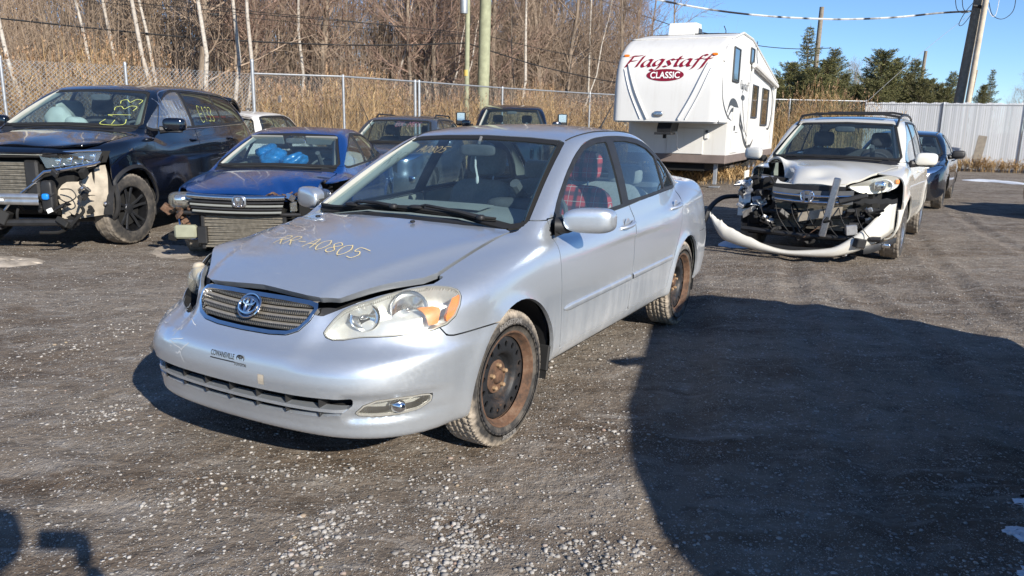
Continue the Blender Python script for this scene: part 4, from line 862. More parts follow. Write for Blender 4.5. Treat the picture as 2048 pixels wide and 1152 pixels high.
def alloy_wheel(parent, c, side, Rt=.35, w=.225, rim=.235, spokes=5, key='alloy', mat='alloy_dark', mud=.35, steer=0.0, facemat=None):
    wh = bpy.data.objects.new('wheel', None); COL.objects.link(wh); wh.parent = parent; wh.location = c; wh.rotation_euler = (0, 0, (0 if side > 0 else math.pi) + steer)
    if key not in WHEEL_PROTO:
        D = {}; V, Fq = tyre_mesh(Rt, w, rim - .008); _tyre_mat('tyre_' + key, Rt, mud); t = mesh_obj('tyre', V, Fq, 'tyre_' + key); D['tyre'] = t.data; bpy.data.objects.remove(t)
        h = w / 2
        m = MB(); m.lathe([(rim, h * .8), (rim + .003, h * .86), (rim - .004, h * .9), (rim - .012, h * .86), (rim - .018, h * .5), (rim - .03, 0), (rim - .03, -h * .8)], 64); o = m.build('rim', mat, None, True); D['rim'] = o.data; bpy.data.objects.remove(o)
        m = MB()
        for k in range(spokes):
            a = 2 * math.pi * k / spokes + .25
            for sgn in (-1, 1):     # split spokes
                p0, p1 = .05, rim - .012; da = .055 * sgn
                U = np.array([math.cos(a), 0, math.sin(a)]); W = np.array([-math.sin(a), 0, math.cos(a)])
                pts = []
                for t, off, wd, yy in ((0, .012, .016, h * .55), (.5, .026, .015, h * .68), (1, .048, .017, h * .80)):
                    r_ = p0 + (p1 - p0) * t; cc = U * r_ + W * off * sgn
                    pts.append([cc - W * wd + np.array([0, yy - .012, 0]), cc - W * wd * .6 + np.array([0, yy, 0]), cc + W * wd * .6 + np.array([0, yy, 0]), cc + W * wd + np.array([0, yy - .012, 0])])
                m.grid(np.array(pts))
        m.lathe([(0, h * .62), (.03, h * .62), (.05, h * .58), (.062, h * .45)], 32)
        o = m.build('spokes', facemat or mat, None, True); D['spokes'] = o.data; bpy.data.objects.remove(o)
        m = MB(); m.lathe([(0, h * .2), (rim - .06, h * .2), (rim - .06, -.02), (0, -.02)], 32); o = m.build('brake', 'dark_void', None); D['brake'] = o.data; bpy.data.objects.remove(o)
        WHEEL_PROTO[key] = D
    D = WHEEL_PROTO[key]
    for n in ('tyre', 'rim', 'spokes', 'brake'):
        o = bpy.data.objects.new({'brake': 'brake_disc'}.get(n, n), D[n]); COL.objects.link(o); o.parent = wh
    return wh
def seat(parent, x, y, mat='grey_fabric', headrest=True, w=.50, tall=.62, zc=.42, cover=None):
    """front seat facing forward; design x of the cushion centre"""
    s = bpy.data.objects.new('seat', None); COL.objects.link(s); s.parent = parent; s.location = (-x, y, 0)
    m = MB(); m.add(*superell((0, 0, zc), (.50, w, .17), .4, .35)); m.build('cushion', mat, s, True)
    m = MB(); rt = roty(-.28); V, F = superell((0, 0, tall / 2), (.15, w, tall), .45, .4, rot=None); V = V @ rt.T + np.array([-.20, 0, zc + .03]); m.add(V, F); m.build('backrest', cover or mat, s, True)
    if headrest:
        m = MB(); V, F = superell((0, 0, tall + .13), (.10, .27, .20), .5, .5); V = V @ rt.T + np.array([-.20, 0, zc + .03]); m.add(V, F); m.build('headrest', cover or mat, s, True)
        m = MB()
        for dy in (-.06, .06): P = np.array([[0, dy, tall - .03], [0, dy, tall + .06]]) @ rt.T + np.array([-.20, 0, zc + .03]); m.tube(P, .006, 6)
        m.build('headrest_post', 'dull_chrome', s)
    return s
def steering(parent, x, y, z, tilt=.42, r=.19):
    s = bpy.data.objects.new('steering_wheel', None); COL.objects.link(s); s.parent = parent; s.location = (-x, y, z); s.rotation_euler = (0, -tilt - .3, 0)
    m = MB(); a = np.linspace(0, 2 * np.pi, 33)
    m.tube(np.stack([0 * a, r * np.cos(a), r * np.sin(a)], 1), .015, 8, False); m.build('rim', 'dash_dark', s, True)
    m = MB(); m.add(*superell((.02, 0, -.01), (.05, .16, .13), .6, .6)); 
    for t in (0.1, math.pi - .1, -math.pi / 2): m.tube([(0.01, 0, 0), (0, r * math.cos(t), r * math.sin(t))], .016, 6)
    m.build('spoke', 'dash_dark', s, True)
    m = MB(); m.tube([(0, 0, 0), (.35, 0, 0)], .03, 8); m.build('column', 'dash_dark', s)
    return s
def strokes(name, lines, width, mat, parent, lift=.0015, F=None, kw=None):
    """handwritten chalk strokes: lists of design-coordinate polylines on the surface -> flat ribbons"""
    m = MB()
    for L in lines:
        P = catmull(L, False, 5) if len(L) > 2 else np.asarray(L, float); T = np.gradient(P, axis=0); T /= np.linalg.norm(T, axis=1)[:, None] + 1e-9
        N = gradF(F, P) if F is not None else np.repeat([[0, 0, 1.]], len(P), 0); S = np.cross(N, T); S /= np.linalg.norm(S, axis=1)[:, None] + 1e-9
        wv = width * (.8 + .4 * np.sin(np.arange(len(P)) * 1.7)**2)
        m.grid(np.stack([P + N * lift - S * wv[:, None] / 2, P + N * lift + S * wv[:, None] / 2], 1))
    o = m.build(name, mat, parent, False, fix=False, **(kw or {})); o.data.transform(Matrix.Diagonal((-1, 1, 1, 1))); return o
# single-stroke letters in a 1 x 1.4 box (for chalk handwriting)
GLYPH = {'R': [[(.1, 0), (.15, 1.4)], [(.15, 1.35), (.7, 1.35), (.85, 1.0), (.6, .7), (.15, .7), (.45, .5), (.9, 0)]], '-': [[(0, .65), (.8, .68)]],
 'A': [[(0, 0), (.25, .8), (.5, 1.4), (.7, .8), (.85, 0)], [(.1, .55), (.95, .6)]], '0': [[(.5, 1.4), (.1, 1.1), (.05, .5), (.4, 0), (.8, .3), (.9, .9), (.6, 1.38), (.5, 1.4)]],
 '8': [[(.85, 1.2), (.5, 1.4), (.15, 1.1), (.4, .75), (.8, .4), (.6, .02), (.2, .1), (.15, .4), (.5, .75), (.85, 1.05), (.85, 1.2)]], '5': [[(1.3, 1.36), (.3, 1.4), (.2, .85), (.6, .95), (.85, .6), (.6, .1), (.1, .1)]],
 'E': [[(.9, 1.35), (.1, 1.4), (.05, 0), (.9, .05)], [(.08, .7), (.8, .72)]], '1': [[(.3, 1.1), (.5, 1.4), (.5, 0)]], '3': [[(.1, 1.3), (.6, 1.4), (.8, 1.1), (.35, .75), (.85, .5), (.7, .05), (.05, .1)]],
 'X': [[(0, 0), (.9, 1.4)], [(0, 1.4), (.9, 0)]], 'M': [[(0, 0), (.1, 1.4), (.5, .5), (.9, 1.4), (1, 0)]], 'B': [[(.1, 0), (.1, 1.4), (.7, 1.3), (.75, .85), (.1, .75), (.85, .6), (.8, .1), (.1, 0)]]}
def script_lines(txt, adv=1.15, slant=.25):
    out = []; x = 0
    for ch in txt:
        for L in GLYPH.get(ch, []): out.append([(x + a + slant * b, b) for a, b in L])
        x += adv
    return out, x - adv + 1
# ------------------------------------------------------------------ generic car assembly
def mirror_poly(half, ax=0):
    """half outline (a,y>=0..) given from y=0 side round to y=0 -> closed outline with its mirror"""
    h = np.asarray(half, float); m = h[::-1] * (np.array([-1., 1]) if ax == 0 else np.array([1, -1.])); return np.vstack([h, m])
def circ(cx, cz, r, n=48): a = np.linspace(0, 2 * np.pi, n, endpoint=False); return np.stack([cx + r * np.cos(a), cz + r * np.sin(a)], 1)
class Car:
    def __init__(s, root, F, ax, res, paint, glass='car_glass'):
        s.root, s.F, s.paint, s.glass = root, F, paint, glass
        s.sh = Shell(F, *shell_mesh(F, *ax, *res)); s.trim = []
    def cut(s, name, fun, mat, gap=.005, rim=.014, offset=0.0, hook=None, parent=None, label=None):
        pt = s.sh.take(fun, gap); o = panel(name, pt, s.F, mat, parent or s.root, rim, offset, hook=hook)
        if o is not None and label: o['label'] = label
        return o, pt
    def drop(s, fun): return s.sh.take(fun, 0.0)
    def glass_in(s, fun, name, border, mat=None, seal='black_rubber', sealname='window_seal', inset=.006, hole=False, gap=.003):
        """pane with black surround; the pane sits in the shell"""
        P, T = s.sh.take(fun, gap)
        if len(T) == 0: return None, None
        (Pi, Ti), (Po, To) = clip(P, T, fun(P) + border)
        se = panel(sealname, (Po, To), s.F, seal, s.root, .015, -.001)
        g = None if hole else panel(name, (Pi, Ti), s.F, mat or s.glass, s.root, 0, -inset)
        return g, se
    def side_windows(s, dlo, panes, side, border=.016, mats=None, holes=()):
        """black daylight opening with several panes cut into it; side +1/-1"""
        fun = cut_xz(dlo, side); P, T = s.sh.take(fun, .003); out = []
        for i, pane in enumerate(panes):
            pf = cut_xz(pane, side); (Pi, Ti), (P, T) = clip(P, T, pf(P))
            if i not in holes: out.append(panel('side_window', (Pi, Ti), s.F, (mats or {}).get(i, s.glass), s.root, 0, -.008))
        panel('window_frame', (P, T), s.F, 'black_plastic', s.root, .014, -.001); return out
    def underside(s, z=.45, nz=-.75):
        N = gradF(s.F, s.sh.P); f = np.where((N[:, 2] < nz) & (s.sh.P[:, 2] < z), -1., 1.)
        m = (f[s.sh.T] < 0).all(1); pt = compact(s.sh.P, s.sh.T[m]); s.sh.P, s.sh.T = compact(s.sh.P, s.sh.T[~m])
        panel('underbody', pt, s.F, 'underbody', s.root, 0, .004)
    def body(s, name='body', mat=None, rim=.016, hook=None):
        return panel(name, (s.sh.P, s.sh.T), s.F, mat or s.paint, s.root, rim, hook=hook)
    def liner(s, pts, mat='grey_trim', off=-.03):
        """inside trim following doors and body"""
        m_P = []; m_T = []; n = 0
        for P, T in pts:
            if len(T) == 0: continue
            m_P.append(P); m_T.append(T + n); n += len(P)
        if m_P: panel('interior_trim', (np.vstack(m_P), np.vstack(m_T)), s.F, mat, s.root, 0, off)
    def wheel_house(s, cx, cz, r, yin=.45, yout=.80):
        for sg in (-1, 1):
            m = MB(); a = np.linspace(-.30, np.pi + .02, 26); g = np.stack([np.stack([-(cx + r * np.cos(a)), np.full_like(a, sg * y), cz + r * np.sin(a)], 1) for y in (yin, yin + .02, yout - .01, yout)], 0)
            m.grid(g); pts = [(-(cx + r * math.cos(t)), sg * yin, cz + r * math.sin(t)) for t in a]; m.add(np.array(pts), [tuple(range(len(pts)))])
            m.build('wheel_liner', 'black_plastic', s.root, True, fix=False)
def logo_toyota(m, c, U, W, N, a, r, tube=None, nse=40):
    """three overlapping rings; a half-width, tube radius r"""
    c, U, W, N = [np.asarray(q, float) for q in (c, U, W, N)]; t = np.linspace(0, 2 * np.pi, nse + 1)
    def el(cx, cy, ax, ay): m.tube(c + np.outer(cx + ax * np.cos(t), U) + np.outer(cy + ay * np.sin(t), W) + N * r * .3, r, 6, False)
    el(0, 0, a, a * .70); el(0, a * .33, a * .62, a * .30); el(0, -a * .02, a * .27, a * .64)
def logo_h(m, c, U, W, N, w, h, d=.012):
    """rounded H badge in a frame"""
    c, U, W, N = [np.asarray(q, float) for q in (c, U, W, N)]
    out = rounded([(-.5, .5), (.5, .5), (.40, -.5), (-.40, -.5)], 2); m.tube(np.array([c + U * x * w + W * y * h for x, y in np.vstack([out, out[:1]])]), .06 * w, 6, False)
    for poly in ([(-.36, .45), (-.20, .45), (-.14, .1), (.14, .1), (.20, .45), (.36, .45), (.26, -.45), (.12, -.45), (.10, -.12), (-.10, -.12), (-.12, -.45), (-.26, -.45)],):
        m.prism([(x * w, y * h) for x, y in poly], c - N * d * .2, U, W, N, d)
def blob(name, c, size, mat, root, e=.6, rot=None, n=(16, 10)):
    m = MB(); m.add(*superell(c, size, e, e, *n, rot=rot)); return m.build(name, mat, root, True)
def lumpy(name, c, size, mat, root, seed, amp=.22, rot=None):
    """crumpled bag: rounded blob with folds"""
    V, F_ = superell((0, 0, 0), size, .8, .8, 36, 24); g = np.random.default_rng(seed); k = g.normal(0, 1, (6, 3)) * 3.2 / np.array(size); ph = g.random(6) * 6.28; f = sum(np.abs(np.sin(V @ k[i] * 1.3 + ph[i])) for i in range(6)) / 6 - .5; V = V * (1 + amp * 1.8 * f[:, None]); V = V @ (rot if rot is not None else np.eye(3)).T + np.asarray(c); m = MB(); m.add(V, F_); return m.build(name, mat, root, True)
def bar(name, pts, r, mat, root, n=8):
    m = MB(); m.tube(pts, r, n); return m.build(name, mat, root, True)
def pillar_trims(root, a, b):
    """pale garnish inside both windshield pillars, from dash corner a to roof corner b"""
    for sg in (1, -1):
        t = np.linspace(0, 1, 8)[:, None]; A = np.array(a) + (np.array(b) - np.array(a)) * t; A[:, 1] -= .015; bow = np.sin(np.pi * t[:, 0]) * .03; A[:, 2] += bow * .6; B = A + np.array([.05, -.045, -.02]); D_ = A + np.array([.20, .035, -.03]); G_ = np.stack([A, B, D_], 0); G_[..., 1] *= sg; m = MB(); m.grid(to_local(G_)); m.build('pillar_trim', 'light_trim', root, True, fix=False)
# ------------------------------------------------------------------ fifth-wheel camping trailer
b = NB('trailer_white'); co = b.coord(); st = b.noise(b.vmul(co, (3, 9, .7)), 1.0, 6, .65); z_ = b.sep(co)[2]
gr_ = b.math('MULTIPLY', b.ramp(st, [(.5, 0.0), (.8, .45)]), b.ramp(b.noise(co, 1.1, 3), [(.3, .2), (.7, 1.0)])); b.set(Base_Color=b.mix(gr_, (.67, .66, .63), (.44, .395, .325)), Roughness=.42)
plain('trailer_brown', (.17, .135, .12), .6, var=.2, vscale=4); plain('decal_red', (.20, .006, .022), .4); plain('decal_grey', (.045, .05, .055), .45); plain('decal_silver', (.45, .47, .48), .4); plain('window_dark', (.02, .025, .03), .08, coat=.8)
NIB = {'F': [[(0, 0), (.12, .75), (.25, 1.5)], [(-.05, 1.3), (.15, 1.5), (.6, 1.5), (1.0, 1.58)], [(.12, .8), (.45, .82), (.75, .9)]], 'l': [[(0, 0), (.12, .75), (.24, 1.5)]],
 'a': [[(.72, .9), (.42, 1.0), (.10, .65), (.06, .2), (.28, .0), (.55, .3), (.72, .95)], [(.74, .98), (.66, .3), (.75, .03), (.98, .1)]], 'g': [[(.72, .9), (.42, 1.0), (.10, .65), (.10, .25), (.32, .10), (.58, .4), (.74, .98)], [(.76, .98), (.66, .2), (.50, -.3), (.2, -.48), (-.05, -.30)]],
 's': [[(.70, .86), (.45, 1.0), (.20, .82), (.36, .52), (.52, .22), (.28, .0), (.02, .10)]], 't': [[(.38, 1.38), (.26, .6), (.28, .08), (.55, .06)], [(.02, .96), (.65, 1.04)]], 'f': [[(.90, 1.40), (.66, 1.55), (.46, 1.25), (.30, .5), (.16, -.2), (-.12, -.48)], [(.10, .94), (.75, 1.04)]]}
def nib_text(txt, adv, sc_, nibw, nang, slant=.18):
    """broad-nib lettering -> list of (quad-strip) 2-D grids"""
    out = []; x = 0; nv = np.array([math.cos(nang), math.sin(nang)]) * nibw
    for ch in txt:
        for L in NIB[ch]:
            p = catmull(np.array(L), False, 6); p = np.stack([(x + p[:, 0] + slant * p[:, 1]) * sc_, p[:, 1] * sc_], 1); out.append((p - nv / 2, p + nv / 2))
        x += adv.get(ch, 1.0)
    return out, x * sc_
def build_trailer():
    root = empty('camping_trailer', (3.36, 17.92, 0), R(-115.2), label='white fifth-wheel camping trailer with red lettering on its front', cat='trailer'); HWt = 1.22
    prof = np.array([(0, 1.575), (.02, 2.0), (.06, 2.45), (.20, 2.85), (.55, 3.20), (1.25, 3.50), (2.6, 3.74)]); pf = catmull(prof, False, 4); sx = lambda z: np.interp(z, pf[:, 1], pf[:, 0])
    # moulded front cap: rounded in plan
    ys = np.concatenate([[-HWt], -HWt + .16 * (1 - np.cos(np.linspace(.15, np.pi / 2, 6))), np.linspace(-1.0, 1.0, 15), HWt - .16 * (1 - np.cos(np.linspace(np.pi / 2, .15, 6))), [HWt]]); ys = np.unique(np.round(ys, 4)); rnd = lambda y: .16 * (1 - math.sqrt(max(0, 1 - max(0, (abs(y) - (HWt - .16)) / .16)**2)))
    m = MB(); m.grid(np.array([[(-(s + rnd(y) + .02 * (y / HWt)**2), y, z) for y in ys] for s, z in pf])); m.build('front_cap', 'trailer_white', root, True, fix=False)
    # bulges of the cap: raised V mouldings
    def capline(name, pts, w, mat, lift=.035):
        P = catmull(np.array(pts), False, 6); T = np.gradient(P, axis=0); T /= np.linalg.norm(T, axis=1)[:, None]; S = np.stack([-T[:, 1], T[:, 0]], 1) * w / 2; rows = []
        for k, l in ((-1, -.005), (-.5, lift), (.5, lift), (1, -.005)): q = P + S * k; rows.append([(-(sx(z) + .02 * (y / HWt)**2) + l, y, z) for y, z in q])
        m = MB(); m.grid(np.array(rows)); return m.build(name, mat, root, True, fix=False)
    for sg in (-1, 1): capline('cap_moulding', [(sg * .92, 2.86), (sg * .66, 2.2), (sg * .36, 1.62)], .07, 'trailer_white'); capline('cap_moulding', [(sg * 1.0, 2.75), (sg * .80, 2.2), (sg * .52, 1.62)], .03, 'trailer_white', .02)
    # side walls as thick panels, roof, overhang floor, lower nose
    side = [(s, z) for s, z in pf] + [(4.2, 3.74), (7.0, 3.36), (10.0, 2.95), (10.0, .80), (1.45, .80), (1.45, 1.575)]; side[0] = (.16, 1.575); sd_ = np.array(side); sd_[:len(pf), 0] += .16
    for sg in (-1, 1): m = MB(); m.prism([(-s, z) for s, z in sd_], (0, sg * (HWt - .03), 0), (1, 0, 0), (0, 0, 1), (0, sg, 0), .03); m.build('side_wall', 'trailer_white', root)
    m = MB(); rf = np.array([(2.6, 3.74), (4.2, 3.74), (7, 3.36), (10, 2.95), (10.02, .80)]); m.grid(np.array([[(-s, y, z + .03 * (1 - (y / HWt)**2)) for y in np.linspace(-HWt, HWt, 9)] for s, z in rf])); m.build('roof', 'trailer_white', root, True, fix=False)
    bar('roof_edge', [(-s, HWt + .005, z) for s, z in [(.36, 2.9), (.72, 3.24), (1.4, 3.51), (2.65, 3.75), (4.2, 3.75), (7, 3.37), (10, 2.96)]], .03, 'trailer_white', root, 6); bar('roof_seam', [(-(1.25 + rnd(y)), y, 3.512) for y in ys], .018, 'trailer_white', root, 6)
    m = MB(); m.box((-.80, 0, 1.565), (1.4, 2 * HWt - .1, .04)); m.build('overhang_floor', 'trailer_white', root); m = MB(); m.box((-1.47, 0, 1.17), (.05, 2 * HWt - .02, .79), bev=.01); m.build('lower_nose', 'trailer_white', root)
    m = MB(); m.box((-1.43, .22, 1.12), (.03, .90, .62), bev=.01); m.build('storage_hatch', 'trailer_white', root); m = MB(); m.box((-1.42, .74, 1.25), (.05, .10, .13), bev=.01); m.build('socket_box', 'white_plastic', root); m = MB(); m.box((-1.42, .74, 1.36), (.04, .06, .06), bev=.005); m.build('vent', 'decal_grey', root)
    m = MB(); m.box((-5.72, 0, .70), (8.58, 2 * HWt + .01, .22), bev=.02); m.build('skirt', 'trailer_brown', root); m = MB(); m.box((-5.7, 0, .50), (8.2, 1.4, .20)); m.build('chassis', 'dark_void', root)
    # pin box
    pb = empty('pin_box'); pb.parent = root; m = MB(); m.prism([(-.30, 1.57), (-1.0, 1.57), (-.85, 1.35), (-.20, 1.33), (-.18, 1.42)], (0, -.16, 0), (1, 0, 0), (0, 0, 1), (0, 1, 0), .32); m.build('arm', 'black_plastic', pb); m = MB(); m.box((-.30, 0, 1.30), (.42, .40, .05), bev=.01); m.build('plate', 'black_plastic', pb); bar('king_pin', [(-.30, 0, 1.30), (-.30, 0, 1.19)], .04, 'dark_void', pb); bar('power_cord', catmull([(-.9, .1, 1.5), (-.85, .16, 1.25), (-1.0, .14, 1.0), (-1.3, .12, .9)], False, 5), .012, 'white_plastic', pb, 6)
    for sg in (-1, 1): lg = empty('landing_leg'); lg.parent = root; m = MB(); m.box((-1.75, sg * .95, .45), (.09, .09, .75), bev=.006); m.build('tube', 'galvanised', lg); m = MB(); m.box((-1.75, sg * .95, .02), (.24, .24, .03), bev=.005); m.build('foot', 'galvanised', lg)
    for x in (6.2, 7.1):
        for sg in (-1, 1): wh = empty('wheel', (-x, sg * 1.0, .36)); wh.parent = root; m = MB(); V, Fq = tyre_mesh(.36, .21, .20); m.add(V, Fq.tolist()); m.build('tyre', 'black_rubber', wh, True); m = MB(); m.lathe([(.001, .06), (.1, .06), (.19, .03), (.20, .09)], 20); m.build('rim', 'dull_chrome', wh, True)
    # roof air conditioner
    ac = empty('air_conditioner', (-3.0, -.30, 3.74)); ac.parent = root; m = MB(); P = [(.45, 0), (.36, .30), (-.30, .33), (-.45, 0)]; m.prism(P, (0, -.33, 0), (1, 0, 0), (0, 0, 1), (0, 1, 0), .66); m.build('cover', 'trailer_white', ac); m = MB(); m.box((-.2, .335, .14), (.4, .01, .14)); m.build('grille', 'decal_grey', ac)
    bar('roof_antenna', [(-4.2, .5, 3.7), (-4.2, .5, 4.0), (-4.15, .45, 4.12)], .012, 'black_plastic', root, 5)
    # lettering on the cap
    def cap(V2, y0, z0, lift=.006): y = y0 + V2[:, 0]; z = z0 + V2[:, 1]; return np.stack([-(sx(z) + .02 * (y / HWt)**2) + lift, y, z], 1)
    adv = {'F': .95, 'l': .42, 'a': 1.0, 'g': .98, 's': .78, 't': .66, 'f': .70}; gl, wd = nib_text('Flagstaff', adv, .172, .052, .55); lt = empty('lettering'); lt.parent = root; k = 1.90 / wd
    for i, (A, B) in enumerate(gl):
        sc_ = np.array([k, 1.0]); m = MB(); m.grid(np.stack([cap(A * sc_, -.98, 2.79 + 0, .010 + .0006 * i), cap(B * sc_, -.98, 2.79, .010 + .0006 * i)], 0)); m.build('letter_stroke', 'decal_red', lt, False, fix=False)
    a = np.linspace(0, 2 * np.pi, 40, endpoint=False)
    for s_, mat, l in ((1.0, 'decal_red', .008),): ring = cap(np.stack([.43 * s_ * np.cos(a), .135 * s_ * np.sin(a)], 1), -.02, 2.60, l); c = cap(np.zeros((1, 2)), -.02, 2.60, l); mesh_obj('oval_badge', np.vstack([ring, c]), [(i, (i + 1) % 40, 40) for i in range(40)], mat, root, False)
    V, F_ = text_mesh('CLASSIC', .20, offset=.004); V[:, 0] *= .92; V[:, 1] -= .068; mesh_obj('badge_lettering', cap(V[:, :2], -.02, 2.60, .014), F_, 'sticker_white', root, False)
    for sg in (-1, 1): q = cap(np.array([[0, 0]]), sg * 1.02, 3.06, .02)[0]; blob('marker_lamp', q, (.05, .14, .06), 'amber', root)
    q = cap(np.array([[0, 0]]), -.10, 1.74, .02)[0]; blob('hitch_lamp', q, (.06, .22, .12), 'dull_chrome', root)
    # left side (seen on the right): windows, door, awning, graphics
    def sidebox(name, s0, s1, z0, z1, mat, th=.02, bev=.02): m = MB(); m.box((-(s0 + s1) / 2, HWt + th / 2, (z0 + z1) / 2), (s1 - s0, th, z1 - z0), bev=min(bev, th * .45)); return m.build(name, mat, root)
    for s0, s1, z0, z1 in ((1.55, 2.35, 2.55, 3.32), (4.0, 4.55, 3.15, 3.52), (4.75, 5.75, 1.75, 2.62), (6.7, 8.0, 1.55, 2.62)):
        w = sidebox('side_window', s0, s1, z0, z1, 'window_dark'); m = MB(); 
        for (xa, za, xb, zb_) in ((s0, z0, s1, z0), (s1, z0, s1, z1), (s1, z1, s0, z1), (s0, z1, s0, z0)): m.tube([(-xa, HWt + .02, za), (-xb, HWt + .02, zb_)], .022, 5)
        m.build('frame', 'decal_grey', w)
    dr = sidebox('entry_door', 2.0, 2.85, .84, 1.95, 'trailer_white', .03); m = MB(); m.box((-2.12, HWt + .045, 1.45), (.05, .03, .12)); m.build('handle', 'decal_grey', dr); sidebox('door_vent', 2.3, 2.7, 1.32, 1.36, 'decal_grey', .035)
    aw = empty('awning'); aw.parent = root; bar('roller', [(-4.2, HWt + .10, 3.10), (-9.2, HWt + .10, 2.80)], .07, 'trailer_white', aw); bar('arm', [(-4.25, HWt + .06, 3.1), (-4.25, HWt + .05, 1.0)], .025, 'trailer_white', aw, 6); bar('arm', [(-9.15, HWt + .06, 2.8), (-9.15, HWt + .05, 1.0)], .025, 'trailer_white', aw, 6)
    def swoosh(pts, w, mat, l=.006): P = catmull(np.array(pts), False, 6); T = np.gradient(P, axis=0); T /= np.linalg.norm(T, axis=1)[:, None] + 1e-9; S = np.stack([-T[:, 1], T[:, 0]], 1); wv = np.sin(np.linspace(.05, np.pi - .05, len(P))) * w; m = MB(); m.grid(np.stack([np.stack([-(P[:, 0] + S[:, 0] * wv * k), np.full(len(P), HWt + l), P[:, 1] + S[:, 1] * wv * k], 1) for k in (-.5, .5)], 0)); m.build('decal', mat, root, False, fix=False)
    swoosh([(.35, 2.6), (.55, 2.1), (1.2, 1.75), (1.9, 1.62)], .06, 'decal_grey'); swoosh([(1.2, 1.80), (1.6, 2.05), (2.3, 2.02), (3.0, 1.75), (3.9, 1.35)], .20, 'decal_grey'); swoosh([(1.3, 1.65), (1.8, 1.88), (2.5, 1.82), (3.2, 1.5), (4.0, 1.15)], .12, 'decal_grey', .008); swoosh([(3.1, 1.9), (3.5, 1.4), (4.2, 1.05), (5.0, .95), (5.6, 1.15)], .14, 'decal_grey', .010); swoosh([(3.0, 2.6), (3.3, 2.1), (4.0, 1.4), (4.6, 1.2)], .04, 'decal_grey', .007); swoosh([(4.7, 3.6), (5.0, 3.75), (5.1, 3.4), (5.5, 3.15)], .10, 'decal_grey'); swoosh([(8.2, 2.75), (8.9, 2.6), (9.2, 2.0), (8.8, 1.5), (8.2, 1.45)], .14, 'decal_grey')
    gl, wd = nib_text('Flagstaff', adv, .14, .035, .55); sl = empty('lettering'); sl.parent = root
    for A, B in gl: m = MB(); f = lambda q: np.stack([-(2.75 + 1.3 * q[:, 0] / wd), np.full(len(q), HWt + .006), 2.42 + q[:, 1]], 1); m.grid(np.stack([f(A), f(B)], 0)); m.build('letter_stroke', 'decal_grey', sl, False, fix=False)
    ring = np.stack([-(3.3 + .30 * np.cos(a)), np.full(40, HWt + .005), 2.22 + .07 * np.sin(a)], 1); mesh_obj('oval_badge', ring, [tuple(range(40))], 'decal_grey', root, False)
    return root
build_trailer()
# ------------------------------------------------------------------ silver sedan: body shape (x rearward from nose, y left, z up)
AXF, AXR = .885, 3.485
def _flare(x, ay, z, R0=.335, amp=.016):
    d1 = np.hypot(x - AXF, z - .31); d2 = np.hypot(x - AXR, z - .31)
    return amp * (np.exp(-((d1 - R0) / .05)**2) + np.exp(-((d2 - R0) / .05)**2)) * (z > .1)
def _crease(x, ay, z):      # shoulder line below the windows and the swage above the sill
    s = .006 * np.exp(-((z - (.885 + .02 * (x - 2))) / .035)**2) * sstep(1.2, 1.8, x)
    return s - .014 * sstep(.36, .26, z) * sstep(1.2, 1.4, x) * sstep(3.2, 3.0, x)
_hl = curve([(.1, .30), (.3, .36), (.6, .46), (.9, .56), (1.2, .66), (1.4, .7)])
def _hood(x, y):            # raised centre of the hood between two character lines, buckled a little on the right front
    ay = np.abs(y); k = sstep(1.5, 1.1, x)
    h = .012 * sstep(.06, -.05, ay - _hl(x)) * k
    h = h + .010 * np.exp(-((ay - _hl(x) - .02) / .05)**2) * k
    return h
def _nose(x, y, z):         # bumper shelf under the lamps, grille surround, lower lip
    ay = np.abs(y)
    s = .035 * sstep(.50, .60, z) * sstep(.30, .42, ay) * sstep(.80, .6, ay)      # recess beside the grille below the lamps
    s = s - .010 * sstep(.580, .550, z) * sstep(.38, .47, z)
    s = s + .016 * sstep(.37, .31, z) * sstep(.23, .29, z)      # step above the lower lip
    s = s + .022 * sstep(.52, .57, ay) * sstep(.83, .77, ay) * sstep(.295, .335, z) * sstep(.435, .400, z)      # pocket of the fog lamps
    dent = np.exp(-(((y + .62) / .16)**2 + ((z - .60) / .10)**2))
    s = s + .045 * dent + .006 * dent * np.sin(y * 34 + z * 22)
    return s
